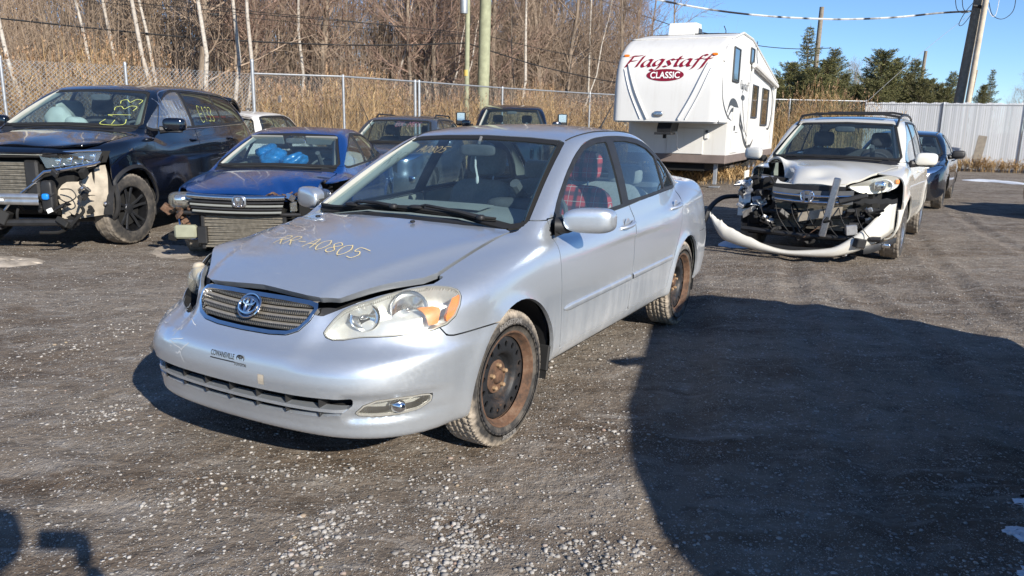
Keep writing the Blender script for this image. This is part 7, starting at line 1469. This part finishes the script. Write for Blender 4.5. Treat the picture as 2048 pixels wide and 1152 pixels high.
# ------------------------------------------------------------------ blue sedan without its bumper
def build_blue_sedan():
    D = dict(L=4.53, hw=.875, H=1.435, axf=.88, axr=3.55, rw=.32, nose_z=.78, cowl=(1.18, .985), wst=(2.05, 1.365), rst=(3.25, 1.36), rsb=(3.95, 1.09), belt=.95, gw=.60, rise=.06, sill=.24, xB=2.36, xC=3.22, hoodx=(.13, 1.02), mirz=1.02, trim='light_trim', seatmat='grey_fabric')
    S = spec_from(D['L'], D['hw'], D['H'], D['axf'], D['axr'], D['nose_z'], D['cowl'], D['wst'], D['rst'], D['rsb'], D['belt'], 1.05, D['gw'], D['sill'], D['rise'], rw=.32, flare=.02)
    root = empty('blue_sedan', (-2.80, 7.75, -.07), R(-91.5), label='dark blue sedan with missing front bumper and crumpled left hood edge', cat='car')
    D['mid'] = [('gone', lambda P: np.maximum(P[:, 0] - .52, P[:, 2] - .80), None, {}), ('gone', lambda P: np.maximum(np.maximum(P[:, 0] - 1.3, P[:, 2] - .86), .35 - P[:, 1]), None, {})]
    def hk(P, N):
        P = P.copy(); g = np.exp(-(((P[:, 0] - .28) / .28)**2 + ((P[:, 1] - .52) / .26)**2)); P[:, 2] -= .055 * g; P[:, 2] += .016 * g * np.sin(P[:, 1] * 33 + P[:, 0] * 15); P[:, 0] += .05 * g
        e = sstep(.45, .72, P[:, 1]) * sstep(1.2, .5, P[:, 0]); P[:, 2] += .03 * e * np.sin(P[:, 0] * 11); P[:, 1] -= .04 * e; return P
    C = std_car(root, S, D, 'blue_paint', (220, 44, 80, 30), hk, skip=('bumper', 'mirrors')); g = np.random.default_rng(14)
    # grille: chrome wing, dark slats, badge
    gr = empty('grille'); gr.parent = root; fx = lambda y: -(.055 + .13 * y * y)
    ys = np.linspace(-.56, .46, 30)
    m = MB(); m.grid(np.array([[(fx(y) - dx, y, z + .02 * (y / .6)**2) for y in ys] for dx, z in ((.03, .755), (.0, .752), (-.012, .73), (.0, .705), (.03, .70))])); m.build('chrome_bar', 'chrome', gr, True, fix=False)
    for k, z in enumerate((.69, .657, .624, .591)): m = MB(); m.grid(np.array([[(fx(y) - dx, y, zz + .015 * (y / .6)**2) for y in ys * (.97 - .02 * k)] for dx, zz in ((.035, z), (.004, z - .002), (.004, z - .022), (.035, z - .024))])); m.build('slat', 'visor_grey' if k % 2 else 'black_plastic', gr, True, fix=False)
    m = MB(); logo_h(m, (-.03, 0, .695), np.array([0, 1., 0]), np.array([0, 0, 1.]), np.array([1., 0, 0]), .115, .10); m.build('badge', 'chrome', gr)
    m = MB(); m.add(*superell((-.045, 0, .695), (.02, .15, .125), .6, .6)); m.build('badge_plate', 'dull_chrome', gr, True)
    radiator(root, .18, -.42, .40, .20, .54); bar('tie_bar', [(-.16, -.7, .56), (-.13, 0, .555), (-.16, .6, .56)], .02, 'black_plastic', root)
    # right headlight hanging, left one smashed
    h = empty('headlight'); h.parent = root; m = MB(); m.add(*superell((-.24, -.68, .68), (.26, .26, .17), .6, .6, rot=rotz(.5))); m.build('lens', 'lamp_lens_hazy', h, True); m = MB(); m.add(*superell((-.28, -.68, .68), (.20, .20, .12), .6, .6, rot=rotz(.5))); m.build('case', 'reflector', h, True)
    h2 = empty('headlight', label='smashed left headlight'); h2.parent = root
    for k in range(14): c = np.array([-.16 - .22 * g.random(), .44 + .34 * g.random(), .60 + .14 * g.random()]); m = MB(); m.box(c, .03 + .08 * g.random(3), rotz(g.normal()) @ rotx(g.normal()), .006); m.build('shard', ['reflector', 'chrome', 'lamp_lens_hazy', 'black_plastic'][k % 4], h2)
    for k in range(8): q = np.array([-.14 - .03 * k * .5, .28 + .05 * k, .765 + .012 * math.sin(k * 2)]); m = MB(); m.box(q, (.05, .06, .012), rotz(g.normal(0, .5)) @ rotx(g.normal(0, .5)), .003); m.build('torn_edge', 'torn_metal', root)
    # torn right corner: rusty bits, pale foam box, black plates
    clutter(root, g, 9, ((-.30, -.80, .28), (-.12, -.50, .62)), ['black_plastic', 'dark_void', 'torn_metal'], .04, .13); m = MB(); m.box((-.16, -.62, .36), (.10, .22, .14), rotz(.2), .02); plain('pale_foam', (.26, .27, .20), .8, var=.2, vscale=8); m.build('bumper_foam', 'pale_foam', root); m = MB(); m.box((-.15, -.44, .33), (.06, .10, .18), bev=.01); m.build('foam_bracket', 'black_plastic', root)
    for k in range(5): m = MB(); m.box((-.20 - .02 * k, -.70 + .02 * k, .58 - .06 * k), (.05, .07, .05), rotz(g.normal()) @ rotx(g.normal()), .005); m.build('rusted_tab', 'torn_metal', root)
    clutter(root, g, 8, ((-1.0, .60, .62), (-.45, .74, .84)), ['black_plastic', 'dark_void', 'dull_chrome'], .03, .08)
    m = MB(); m.box((-.60, 0, .48), (.62, 1.1, .50), bev=.05); m.build('dark_bay_filler', 'dark_void', root); m = MB(); m.box((-.62, .64, .55), (.9, .12, .40)); m.build('inner_wing', 'dark_void', root)  # near-black box in the bay is added to keep it dark
    # blue bags and white box inside, sun visors
    plain('blue_bag', (.02, .20, .50), .25, 0, coat=.5, var=.4, vscale=20, bumpS=.6, bscale=25)
    for q_, (c, s_) in enumerate((((-1.80, -.22, 1.05), (.26, .30, .20)), ((-1.76, .04, 1.02), (.24, .30, .17)), ((-1.88, -.32, 1.12), (.22, .24, .16)))): lumpy('blue_bag', c, s_, 'blue_bag', root, 40 + q_, .38, rotz(.4) @ rotx(.3))
    for y in (-.34, .34): m = MB(); m.box((-1.98, y, 1.275), (.02, .40, .12), roty(.5), .008); m.build('sun_visor', 'visor_grey', root)
    for x in (D['axf'], D['axr']):
        for sg in (1, -1): alloy_wheel(root, (-x, sg * .755, .318), sg, .318, .205, .205, 5, 'sedan', 'alloy_dark', .4)
    return root
# ------------------------------------------------------------------ white crossover with torn bumper
def build_white_crossover():
    D = dict(L=4.53, hw=.91, H=1.645, axf=.93, axr=3.55, rw=.345, nose_z=.90, cowl=(1.22, 1.11), wst=(1.98, 1.565), rst=(4.05, 1.54), rsb=(4.40, 1.12), belt=1.04, gw=.66, rise=.10, sill=.28, xB=2.42, xC=3.40, dlo_rt=3.95, dlo_rb=4.15, hoodx=(.09, 1.05), hoodpoly=mirror_poly([(.085, 0), (.095, .2), (.135, .35), (.27, .45), (.50, .55), (.80, .655), (1.14, .745), (1.18, .72), (1.12, .4), (1.05, 0)], 1), arch=.395, mirz=1.135, trim='light_trim', bumpmat='pearl_white_paint', panemats={1: {0: 'plastic_film'}})
    S = spec_from(D['L'], D['hw'], D['H'], D['axf'], D['axr'], D['nose_z'], D['cowl'], D['wst'], D['rst'], D['rsb'], D['belt'], 1.0, D['gw'], D['sill'], D['rise'], rw=.345, suv=True, flare=.02)
    root = empty('white_crossover', (3.27, 8.50, 0), R(-121.5), label='white crossover with smashed front and bumper torn off one side', cat='car')
    D['mid'] = [('gone', lambda P: np.maximum(np.maximum(P[:, 0] - .46, P[:, 2] - .845), P[:, 1] - .74), None, {}), ('gone', lambda P: np.maximum(np.maximum(P[:, 0] - .95, P[:, 2] - 1.0), P[:, 1] + .40), None, {}), ('gone', lambda P: np.maximum(np.maximum(np.maximum(P[:, 0] - .62, P[:, 2] - 1.0), .60 - P[:, 2]), .345 - P[:, 1]), None, {}), ('gone', lambda P: np.maximum(P[:, 0] - .50, P[:, 2] - .62), None, {})]
    def hk(P, N):
        P = P.copy(); r_ = sstep(-.28, -.62, P[:, 1]); f = sstep(1.05, .3, P[:, 0]); P[:, 2] += .10 * r_ * sstep(.1, .7, P[:, 0]) * sstep(1.15, .75, P[:, 0]) ; P[:, 1] += .10 * r_ * f; P[:, 0] += .34 * r_ * f
        P[:, 2] -= .09 * np.exp(-((P[:, 1] + .38 + .2 * (P[:, 0] - .5)) / .07)**2) * f; P[:, 2] += .045 * np.exp(-((P[:, 1] + .55) / .10)**2) * f; P[:, 0] += .05 * f * sstep(.2, -.4, P[:, 1]); P[:, 2] += .006 * np.sin(P[:, 1] * 17 + P[:, 0] * 9) * f; P[:, 2] += .03 * np.exp(-(((P[:, 0] - .5) / .3)**2 + ((P[:, 1] + .05) / .35)**2)) - .03 * np.exp(-(((P[:, 0] - .28) / .10)**2 + ((P[:, 1] - .02) / .12)**2)); return P
    C = std_car(root, S, D, 'pearl_white_paint', (220, 44, 80, 30), hk, skip=('bumper',)); g = np.random.default_rng(24)
    # left headlight
    h = empty('headlight'); h.parent = root
    out = catmull([(.37, .850), (.46, .795), (.56, .775), (.66, .785), (.78, .825), (.825, .875), (.815, .945), (.73, .972), (.61, .945), (.48, .897)], True, 4)
    hx = lambda y: .10 + 1.05 * np.maximum(0, y - .35)**1.55
    for nm, dx, mat in (('lens', 0, 'lamp_lens_hazy'), ('case', .10, 'hl_trim')): m = MB(); V = np.array([(-(hx(y) + dx), y, z) for y, z in out]); c = V.mean(0); c[0] += .03 if nm == 'lens' else 0; m.add(np.vstack([V, c]), [(i, (i + 1) % len(V), len(V)) for i in range(len(V))]); m.build(nm, mat, h, True)
    blob('projector', (-(hx(.66) + .05), .66, .865), (.08, .12, .11), 'reflector', h); t = np.linspace(-1.2, 1.9, 14); bar('light_ring', [(-(hx(.72) + .015), .70 + .085 * math.cos(a), .868 + .062 * math.sin(a)) for a in t], .010, 'sticker_white', h); m = MB(); m.box((-(hx(.81) + .02), .812, .91), (.04, .05, .05), rotz(.6), .01); m.build('turn_signal', 'amber_pale', h)
    # grille remains
    gr = empty('grille'); gr.parent = root; fx = lambda y: -(.06 + .12 * y * y)
    for z0, y0, y1, r_ in ((.73, -.40, .42, .016), (.665, -.38, .30, .015)): ys = np.linspace(y0, y1, 16); bar('chrome_bar', [(fx(y) + .015, y, z0 + .03 * (y / .5)**2) for y in ys], r_, 'chrome', gr)
    ys = np.linspace(-.42, .44, 16); m = MB(); m.grid(np.array([[(fx(y), y, z + .03 * (y / .5)**2) for y in ys] for z in (.64, .70, .79)])); m.build('grille_plate', 'dash_dark', gr, True, fix=False); m = MB(); logo_h(m, (-.025, -.03, .725), np.array([0, 1., 0]), np.array([0, 0, 1.]), np.array([1., 0, 0]), .15, .125, .014); m.build('badge', 'chrome', gr)
    m = MB(); m.grid(np.array([[(fx(y) - .02, y, z) for y in np.linspace(-.42, .35, 12)] for z in (.79, .85)])); m.build('upper_cover', 'black_plastic', gr, True, fix=False)
    # loose upright trim strip, long dark plate
    m = MB(); m.box((-.02, .22, .62), (.03, .075, .66), rotx(-.16) @ roty(.0), .01); m.build('hanging_strip', 'dull_chrome', root); m = MB(); m.box((-.05, .44, .735), (.03, .30, .055), rotx(.30) @ rotz(.25), .01); m.build('bent_trim', 'black_plastic', root)
    m = MB(); P = np.array([[(-.10 - .25 * (y - .42), y, .70 + dz + .03 * (y - .42) + .008 * math.sin(60 * y)) for y in np.linspace(.42, .86, 18)] for dz in (-.025, .03)]); m.grid(P); m.build('bumper_bracket', 'black_plastic', root, True, fix=False)
    m = MB(); m.grid(np.array([[(-.10, y, z + .25 * (y)) for y in np.linspace(-.12, .34, 6)] for z in (.46, .56)])); m.build('cardboard_duct', 'beige_wrap', root, True, fix=False)
    radiator(root, .30, -.42, .42, .34, .70); m = MB(); m.box((-.66, 0, .58), (.58, 1.3, .62), bev=.05); m.build('dark_bay_filler', 'dark_void', root); bar('lower_tie_bar', [(-.14, -.75, .30), (-.08, 0, .28), (-.14, .75, .30)], .03, 'black_plastic', root); bar('crash_beam', [(-.24, -.6, .52), (-.16, 0, .52), (-.24, .55, .52)], .03, 'black_steel_rusting', root)  # the near-black box behind the radiator is added to block see-through
    clutter(root, g, 38, ((-.55, -.86, .32), (-.16, -.42, .90)), ['black_plastic', 'dark_void', 'aluminium', 'black_plastic', 'grey_paint', 'dark_void'], .04, .16); m = MB(); m.box((-.60, -.62, .60), (.3, .42, .55)); m.build('inner_wing', 'dark_void', root); clutter(root, g, 12, ((-.30, .45, .45), (-.14, .74, .70)), ['black_plastic', 'dark_void', 'aluminium'], .03, .10); clutter(root, g, 26, ((-.26, -.55, .20), (-.06, .60, .58)), ['black_plastic', 'dark_void', 'black_plastic', 'aluminium', 'black_rubber'], .03, .13); m = MB(); m.box((-.42, 0, .40), (.16, 1.5, .36), bev=.03); m.build('lower_support', 'dark_void', root)  # last near-black box is added low down to darken and close the front
    for k in range(7): y0 = -.55 + .17 * k; bar('wire', catmull([(-.10, y0, .62), (-.04, y0 + .05, .50), (-.07, y0 + .12, .38), (-.05, y0 + .20, .30)], False, 4), .005, 'wire_black', root, 5)
    m = MB(); P = np.array([[(-.42 + .03 * math.sin(4 * z), y, z) for y in (-.88, -.80, -.74)] for z in np.linspace(.42, .84, 6)]); m.grid(P); m.build('wing_strut', 'aluminium', root, True, fix=False)
    m = MB(); P = np.array([[(-.62 + .2 * s_, -.84 - .03 * math.sin(3 * s_), .74 + .22 * t) for s_ in np.linspace(0, 1, 6)] for t in np.linspace(0, 1, 5)]); P[:, :, 2] -= .14 * (P[:, :, 0] + .62); m.grid(P); m.build('crumpled_fender', 'pearl_white_paint', root, True, fix=False)
    bar('rope', [(-.02, .20, .46), (0.0, -.02, .27)], .005, 'torn_metal', root, 5)
    # torn bumper skin: hangs low, its right end swung up and outwards
    yb = np.array([-1.10, -1.04, -.95, -.88, -.74, -.5, -.24, 0, .30, .45, .60, .72, .80, .835]); xs_ = np.array([.02, .0, -.02, -.02, -.03, -.03, -.02, -.02, .0, .04, .10, .20, .34, .52]); zl_ = np.array([.42, .30, .18, .15, .115, .07, .05, .055, .076, .12, .19, .27, .33, .36]); zh = np.array([.47, .43, .375, .335, .27, .175, .105, .125, .18, .29, .43, .60, .70, .70])
    t0 = np.linspace(0, 1, len(yb)); tf = np.linspace(0, 1, 60); Y_, X_, A_, B_ = [np.interp(tf, t0, q) for q in (yb, xs_, zl_, zh)]; ker = np.ones(5) / 5; sm = lambda q: np.convolve(np.pad(q, 2, mode='edge'), ker, 'valid'); X_, A_, B_ = sm(X_), sm(A_), sm(B_); gj = np.random.default_rng(3); jag = gj.normal(0, .006, 60) * (Y_ < -.4)
    G_ = np.array([np.stack([-(X_ + .03 * (2 * u - 1)**2 - .02), Y_, A_ + (B_ + jag - A_) * u], 1) for u in np.linspace(0, 1, 7)]); path = np.stack([X_, Y_, A_ * 1.6], 1)[::-1]
    m = MB(); m.grid(G_); bp = m.build('torn_bumper', 'pearl_white_paint', root, True, fix=False, label='white bumper skin torn loose and hanging to one side'); sd = bp.modifiers.new('s', 'SOLIDIFY'); sd.thickness = .006
    m = MB(); m.grid(np.array([[(-(p[0] + .06), p[1] * .97, p[2] * .5 + dz) for p in path[8:44]] for dz in (.03, .11)])); m.build('lower_lip', 'black_plastic', root, True, fix=False)
    m = MB(); P = np.array([[(-(.10 + .46 * t), .60 + .27 * t**.7, .13 + .10 * t + .09 * s_ * (1 - .3 * t)) for t in np.linspace(0, 1, 10)] for s_ in (0, .5, 1)]); P[1, :, 0] += .025; m.grid(P); m.build('lower_corner', 'black_plastic', root, True, fix=False); blob('fog_lamp', (-.30, .79, .22), (.05, .10, .05), 'reflector', root)
    bar('trim_strip', catmull([(-.75, -.98, .62), (-.60, -1.14, .60), (-.45, -1.24, .48), (-.38, -1.28, .30)], False, 5), [.03] * 15 + [.015], 'black_plastic', root, 6)
    # roof rails with cross bars, sunroof
    for sg in (1, -1):
        q = np.array([(1.95 + .2 * k, .60 * sg) for k in range(11)]); z = np.array([on_surf(C.F, x=[x], y=[y], axis=2, lo=.8, hi=2.2)[0][2] for x, y in q]); lift = np.array([0, .035] + [.05] * 7 + [.035, 0]); bar('roof_rail', np.stack([-q[:, 0], q[:, 1], z + lift], 1), .014, 'black_plastic', root)
    for x in (2.15, 3.3): z = on_surf(C.F, x=[x], y=[.55], axis=2, lo=.8, hi=2.2)[0][2]; bar('cross_bar', [(-x, -.60, z + .05), (-x, -.4, z + .085), (-x, .4, z + .085), (-x, .60, z + .05)], .016, 'black_plastic', root)
    m = MB(); P = np.array([[to_local(on_surf(C.F, x=[x], y=[y], axis=2, lo=.8, hi=2.2)[0]) + np.array([0, 0, .004]) for y in np.linspace(-.42, .42, 9)] for x in np.linspace(2.12, 2.62, 6)]); m.grid(P); m.build('sunroof', 'car_glass_tint', root, True, fix=False)
    for x in (D['axf'], D['axr']):
        for sg in (1, -1): alloy_wheel(root, (-x, sg * .79, .343), sg, .343, .225, .222, 5, 'white_crossover', 'alloy_silver', .6)
    return root
# ------------------------------------------------------------------ cars farther back
def build_dark_sedan():
    D = dict(L=4.82, hw=.90, H=1.47, axf=.98, axr=3.756, rw=.325, nose_z=.80, cowl=(1.30, 1.0), wst=(2.15, 1.40), rst=(3.45, 1.39), rsb=(4.15, 1.12), belt=.97, gw=.61, rise=.05, sill=.22, xB=2.55, xC=3.45, mirz=1.03, mirmat='black_plastic')
    S = spec_from(D['L'], D['hw'], D['H'], D['axf'], D['axr'], D['nose_z'], D['cowl'], D['wst'], D['rst'], D['rsb'], D['belt'], 1.06, D['gw'], D['sill'], D['rise'], rw=.325)
    root = empty('dark_sedan', (7.04, 14.5, 0), R(-122.5), label='dark blue dusty sedan parked behind the white crossover', cat='car')
    out = catmull([(.34, .66), (.60, .68), (.76, .74), (.84, .86), (.70, .83), (.50, .76)], True, 3)
    D['pre'] = [('headlight', lambda P: np.where(P[:, 0] < .9, np.minimum(poly_sdf(out, P[:, [1, 2]]), poly_sdf(out, P[:, [1, 2]] * np.array([-1, 1.]))), .5), 'reflector', dict(offset=-.01))]
    C = std_car(root, S, D, 'dark_blue_paint', (140, 26, 50, 20)); m = MB(); m.grid(np.array([[(-.02 - .1 * y * y, y, z) for y in np.linspace(-.4, .4, 8)] for z in (.42, .52, .62)])); m.build('grille', 'black_plastic', root, True, fix=False)
    for sg in (1, -1): blob('lamp_bulb', (-.42, .68 * sg, .755), (.08, .11, .10), 'lamp_lens_hazy', root)
    for x in (D['axf'], D['axr']):
        for sg in (1, -1): alloy_wheel(root, (-x, sg * .775, .323), sg, .323, .215, .205, 5, 'sedan', 'alloy_dark', .4)
def build_generic(name, label, loc, rz, paint, D, skip=(), suv=False, tail=1.0, wheels=True, glass=None):
    if glass: D['glass'] = glass; D['wsglass'] = glass
    S = spec_from(D['L'], D['hw'], D['H'], D['axf'], D['axr'], D['nose_z'], D['cowl'], D['wst'], D['rst'], D['rsb'], D['belt'], tail, D['gw'], D['sill'], D['rise'], rw=D['rw'], suv=suv)
    root = empty(name, loc, rz, label=label, cat='car'); C = std_car(root, S, D, paint, (130, 24, 46, 20), skip=skip)
    if wheels:
        for x in (D['axf'], D['axr']):
            for sg in (1, -1): alloy_wheel(root, (-x, sg * (D['hw'] - .125), D['rw'] - .002), sg, .323, .215, .205, 5, 'sedan', 'alloy_dark', .4)
    return root, C
SUVD = lambda **k: {**dict(L=4.5, hw=.90, H=1.66, axf=.9, axr=3.5, rw=.33, nose_z=.95, cowl=(1.2, 1.10), wst=(1.95, 1.57), rst=(4.0, 1.55), rsb=(4.35, 1.12), belt=1.03, gw=.66, rise=.06, sill=.26, xB=2.4, xC=3.35, dlo_rt=3.9, dlo_rb=4.1), **k}
build_crossover(); build_blue_sedan(); build_white_crossover(); build_dark_sedan()
# ------------------------------------------------------------------ vehicles half hidden behind the others
car_paint('grey_blue', (.075, .095, .125), .25, .5, .05, .2)
def more_cars():
    D = SUVD(H=1.58, wst=(1.95, 1.50), rst=(4.0, 1.48), rsb=(4.35, 1.10), belt=1.0, cowl=(1.2, 1.07), nose_z=.93)
    hl = catmull([(.34, .82), (.55, .80), (.74, .86), (.82, .97), (.66, .95), (.48, .90)], True, 3); D['pre'] = [('headlight', lambda P: np.where(P[:, 0] < .9, np.minimum(poly_sdf(hl, P[:, [1, 2]]), poly_sdf(hl, P[:, [1, 2]] * np.array([-1, 1.]))), .5), 'reflector', dict(offset=-.01))]
    r1, C1 = build_generic('grey_crossover', 'dark grey crossover with pink chalk on its windshield, behind the blue sedan', (-2.42, 13.0, 0), R(-97), 'grey_blue', D, suv=True)
    for sg in (1, -1): blob('fog_lamp', (-.14, .66 * sg, .50), (.06, .16, .12), 'reflector', r1)
    m = MB(); m.grid(np.array([[(-.03 - .1 * y * y, y, z) for y in np.linspace(-.45, .45, 8)] for z in (.60, .72, .84)])); m.build('grille', 'black_plastic', r1, True, fix=False)
    chalk_on_glass(C1, 'BX-MRX', ws_map(C1, -.05, .42, 1.36, 1.45), .003, 'pink_chalk', C1.ws)
    q = on_surf(C1.F, x=[1.35], y=[-.45], axis=2, lo=.6, hi=2)[0]; bar('bent_antenna', [to_local(q), to_local(q) + np.array([.02, .06, .22]), to_local(q) + np.array([0.04, -.12, .62])], [.012, .01, .004], 'black_plastic', r1, 6)
    for sg in (1, -1): bar('roof_rail', [to_local(on_surf(C1.F, x=[x], y=[.58 * sg], axis=2, lo=.8, hi=2.2)[0]) + np.array([0, 0, l]) for x, l in ((2.3, 0), (2.45, .05), (3.6, .05), (3.8, 0))], .016, 'black_plastic', r1, 6)
    D = SUVD(H=1.66, glass='car_glass')
    r2, C2 = build_generic('white_crossover', 'white crossover seen from behind with its rear window gone, behind the black one', (-5.35, 18.3, -.06), R(90), 'white_paint', D, skip=('rear_window',), suv=True)
    m = MB(); m.box((-4.30, 0, 1.535), (.05, .34, .03), bev=.008); m.build('brake_lamp', 'red_lens', r2); m = MB(); P = np.array([[(-(4.05 + .22 * t), y, 1.60 - .02 * t - .05 * (y / .6)**4) for y in np.linspace(-.58, .58, 9)] for t in (0, .5, 1)]); m.grid(P); m.grid(P - np.array([0, 0, .03])); m.build('roof_spoiler', 'white_paint', r2, True)
    # black pickup far back
    D = dict(L=5.8, hw=1.0, H=1.93, axf=1.0, axr=4.6, rw=.40, nose_z=1.15, cowl=(1.45, 1.32), wst=(2.2, 1.82), rst=(3.9, 1.82), rsb=(4.15, 1.35), belt=1.28, gw=.74, rise=.0, sill=.42, xB=2.75, xC=3.7, dlo_rt=3.75, dlo_rb=3.9, mirz=1.45)
    r3, C3 = build_generic('black_pickup', 'black pickup truck with big tow mirrors behind the silver sedan', (-.12, 17.2, 0), R(-91), 'black_paint', D, suv=True, tail=1.25, wheels=False)
    for sg in (1, -1): m = MB(); m.box((-1.95, sg * 1.24, 1.55), (.10, .24, .32), bev=.03); mm = m.build('tow_mirror', 'black_plastic', r3); m = MB(); m.box((-1.90 + .0, sg * 1.24, 1.60), (.02, .18, .18)); m.build('mirror_glass', 'chrome', mm)
    for x in (1.0, 4.6):
        for sg in (1, -1): alloy_wheel(r3, (-x, sg * .86, .398), sg, .40, .25, .24, 5, 'pickup', 'alloy_silver', .4)
    # red car whose nose just enters at the right edge
    plain('red_paint', (.30, .012, .014), .25, .2, coat=.8, var=.1)
    D = dict(L=4.5, hw=.87, H=1.45, axf=.9, axr=3.55, rw=.32, nose_z=.78, cowl=(1.2, .98), wst=(2.05, 1.37), rst=(3.3, 1.36), rsb=(3.95, 1.08), belt=.95, gw=.60, rise=.05, sill=.22, xB=2.4, xC=3.25)
    build_generic('red_sedan', 'red sedan of which only the nose shows at the right edge', (9.25, 13.6, 0), R(176), 'red_paint', D)
    # the vehicle parked beside the photographer; only its shadow is seen
    D = SUVD(L=5.5, hw=.93, H=1.72, axf=.95, axr=4.2, rw=.36, nose_z=1.22, cowl=(.95, 1.36), wst=(1.55, 1.66), rst=(5.25, 1.69), rsb=(5.44, 1.15), belt=1.12, gw=.78, xB=2.7, xC=4.0, dlo_rt=5.0, dlo_rb=5.15)
    r9, C9 = build_generic('dark_crossover', 'dark crossover parked right of the camera that casts the wide shadow', (2.705, -1.36, 0), R(257), 'dark_blue_paint', D, suv=True, skip=('mirrors',), glass='window_dark')
    for x in (3.05,): bar('roof_bar', [(-x, -.90, 1.66), (-x, -.6, 1.745), (-x, .6, 1.745), (-x, .9, 1.66)], .04, 'black_plastic', r9)
more_cars()
# ------------------------------------------------------------------ the photographer, whose shadow reaches into the picture
plain('jacket', (.05, .055, .07), .9, var=.2, vscale=30); plain('jeans', (.04, .055, .10), .9, var=.2, vscale=40); plain('skin', (.50, .33, .25), .6); plain('hair_dark', (.03, .02, .015), .8); plain('phone_black', (.01, .01, .011), .2)
def build_person():
    root = empty('person', (.06, -.42, 0), 0, label='person in dark jacket standing with a phone held out in the right hand', cat='person')
    V = [(0, 0, .95), (0, .0, 1.15), (0, -.01, 1.38), (0, -.01, 1.50), (0, .01, 1.56),            # 0-4 pelvis chest neck
         (.10, 0, .90), (.12, .01, .50), (.13, -.02, .09), (.14, .10, .04), (-.10, 0, .90), (-.12, .01, .50), (-.13, -.02, .09), (-.14, .10, .04),   # 5-12 legs
         (.20, -.01, 1.42), (.30, .06, 1.16), (.11, .36, 1.39), (-.20, -.01, 1.42), (-.26, .0, 1.14), (-.24, .06, .90)]   # 13-18 arms
    E = [(0, 1), (1, 2), (2, 3), (3, 4), (0, 5), (5, 6), (6, 7), (7, 8), (0, 9), (9, 10), (10, 11), (11, 12), (2, 13), (13, 14), (14, 15), (2, 16), (16, 17), (17, 18)]
    rad = [.16, .15, .17, .07, .06, .10, .07, .05, .045, .10, .07, .05, .045, .075, .055, .035, .075, .055, .035]
    me = bpy.data.meshes.new('body'); me.from_pydata(V, E, []); o = bpy.data.objects.new('body', me); COL.objects.link(o); o.parent = root
    md = o.modifiers.new('skin', 'SKIN'); 
    for i, sv in enumerate(me.skin_vertices[0].data): sv.radius = (rad[i], rad[i] * .85); sv.use_root = (i == 0)
    sb = o.modifiers.new('sub', 'SUBSURF'); sb.levels = 1; sb.render_levels = 2; me.materials.append(MATS['jacket'])
    m = MB(); V1, F1 = superell((0, .03, 1.665), (.155, .19, .235), .9, .9, 20, 16); V1[:, 1] += .012 * (V1[:, 2] < 1.66); m.add(V1, F1); hd = m.build('head', 'skin', root, True)
    blob('nose', (0, .13, 1.655), (.03, .04, .05), 'skin', hd); blob('mouth', (0, .118, 1.605), (.05, .02, .012), 'decal_red', hd)
    for sg in (-1, 1): blob('eye', (sg * .033, .112, 1.68), (.03, .02, .014), 'sticker_white', hd); blob('ear', (sg * .08, .02, 1.66), (.02, .05, .065), 'skin', hd)
    blob('hair', (0, .005, 1.715), (.175, .205, .165), 'hair_dark', hd, .9)
    for sx_, sg, sy_, sz_ in ((.085, 1, .355, 1.425), (-.24, -1, .05, .84)):     # right hand closes on the phone, the left hangs relaxed
        c = np.array([sx_, sy_, sz_]); h = empty('hand'); h.parent = root; blob('palm', c + np.array([0, .01, 0]), (.035, .08, .09), 'skin', h, .7)
        for k in range(4): p = c + np.array([0, .035, .035 - .022 * k]); bar('finger', [p, p + np.array([-sg * .012, .030, .006]), p + np.array([-sg * .035, .034, .006])], [.010, .009, .007], 'skin', h, 6)
        bar('thumb', [c + np.array([-sg * .008, -.01, .035]), c + np.array([-sg * .025, .03, .05]), c + np.array([-sg * .03, .045, .05])], [.011, .010, .008], 'skin', h, 6)
    return root
build_person()
ph = empty('phone', (.045, -.018, CAM_H), 0, label='black phone held sideways in the right hand of the person', cat='phone'); ph.rotation_euler = (-CAM_PITCH, 0, 0)
m = MB(); m.box((0, 0, 0), (.158, .009, .075), bev=.003); m.build('case', 'phone_black', ph); m = MB(); m.box((0, -.0052, 0), (.148, .001, .068)); m.build('screen', 'window_dark', ph)
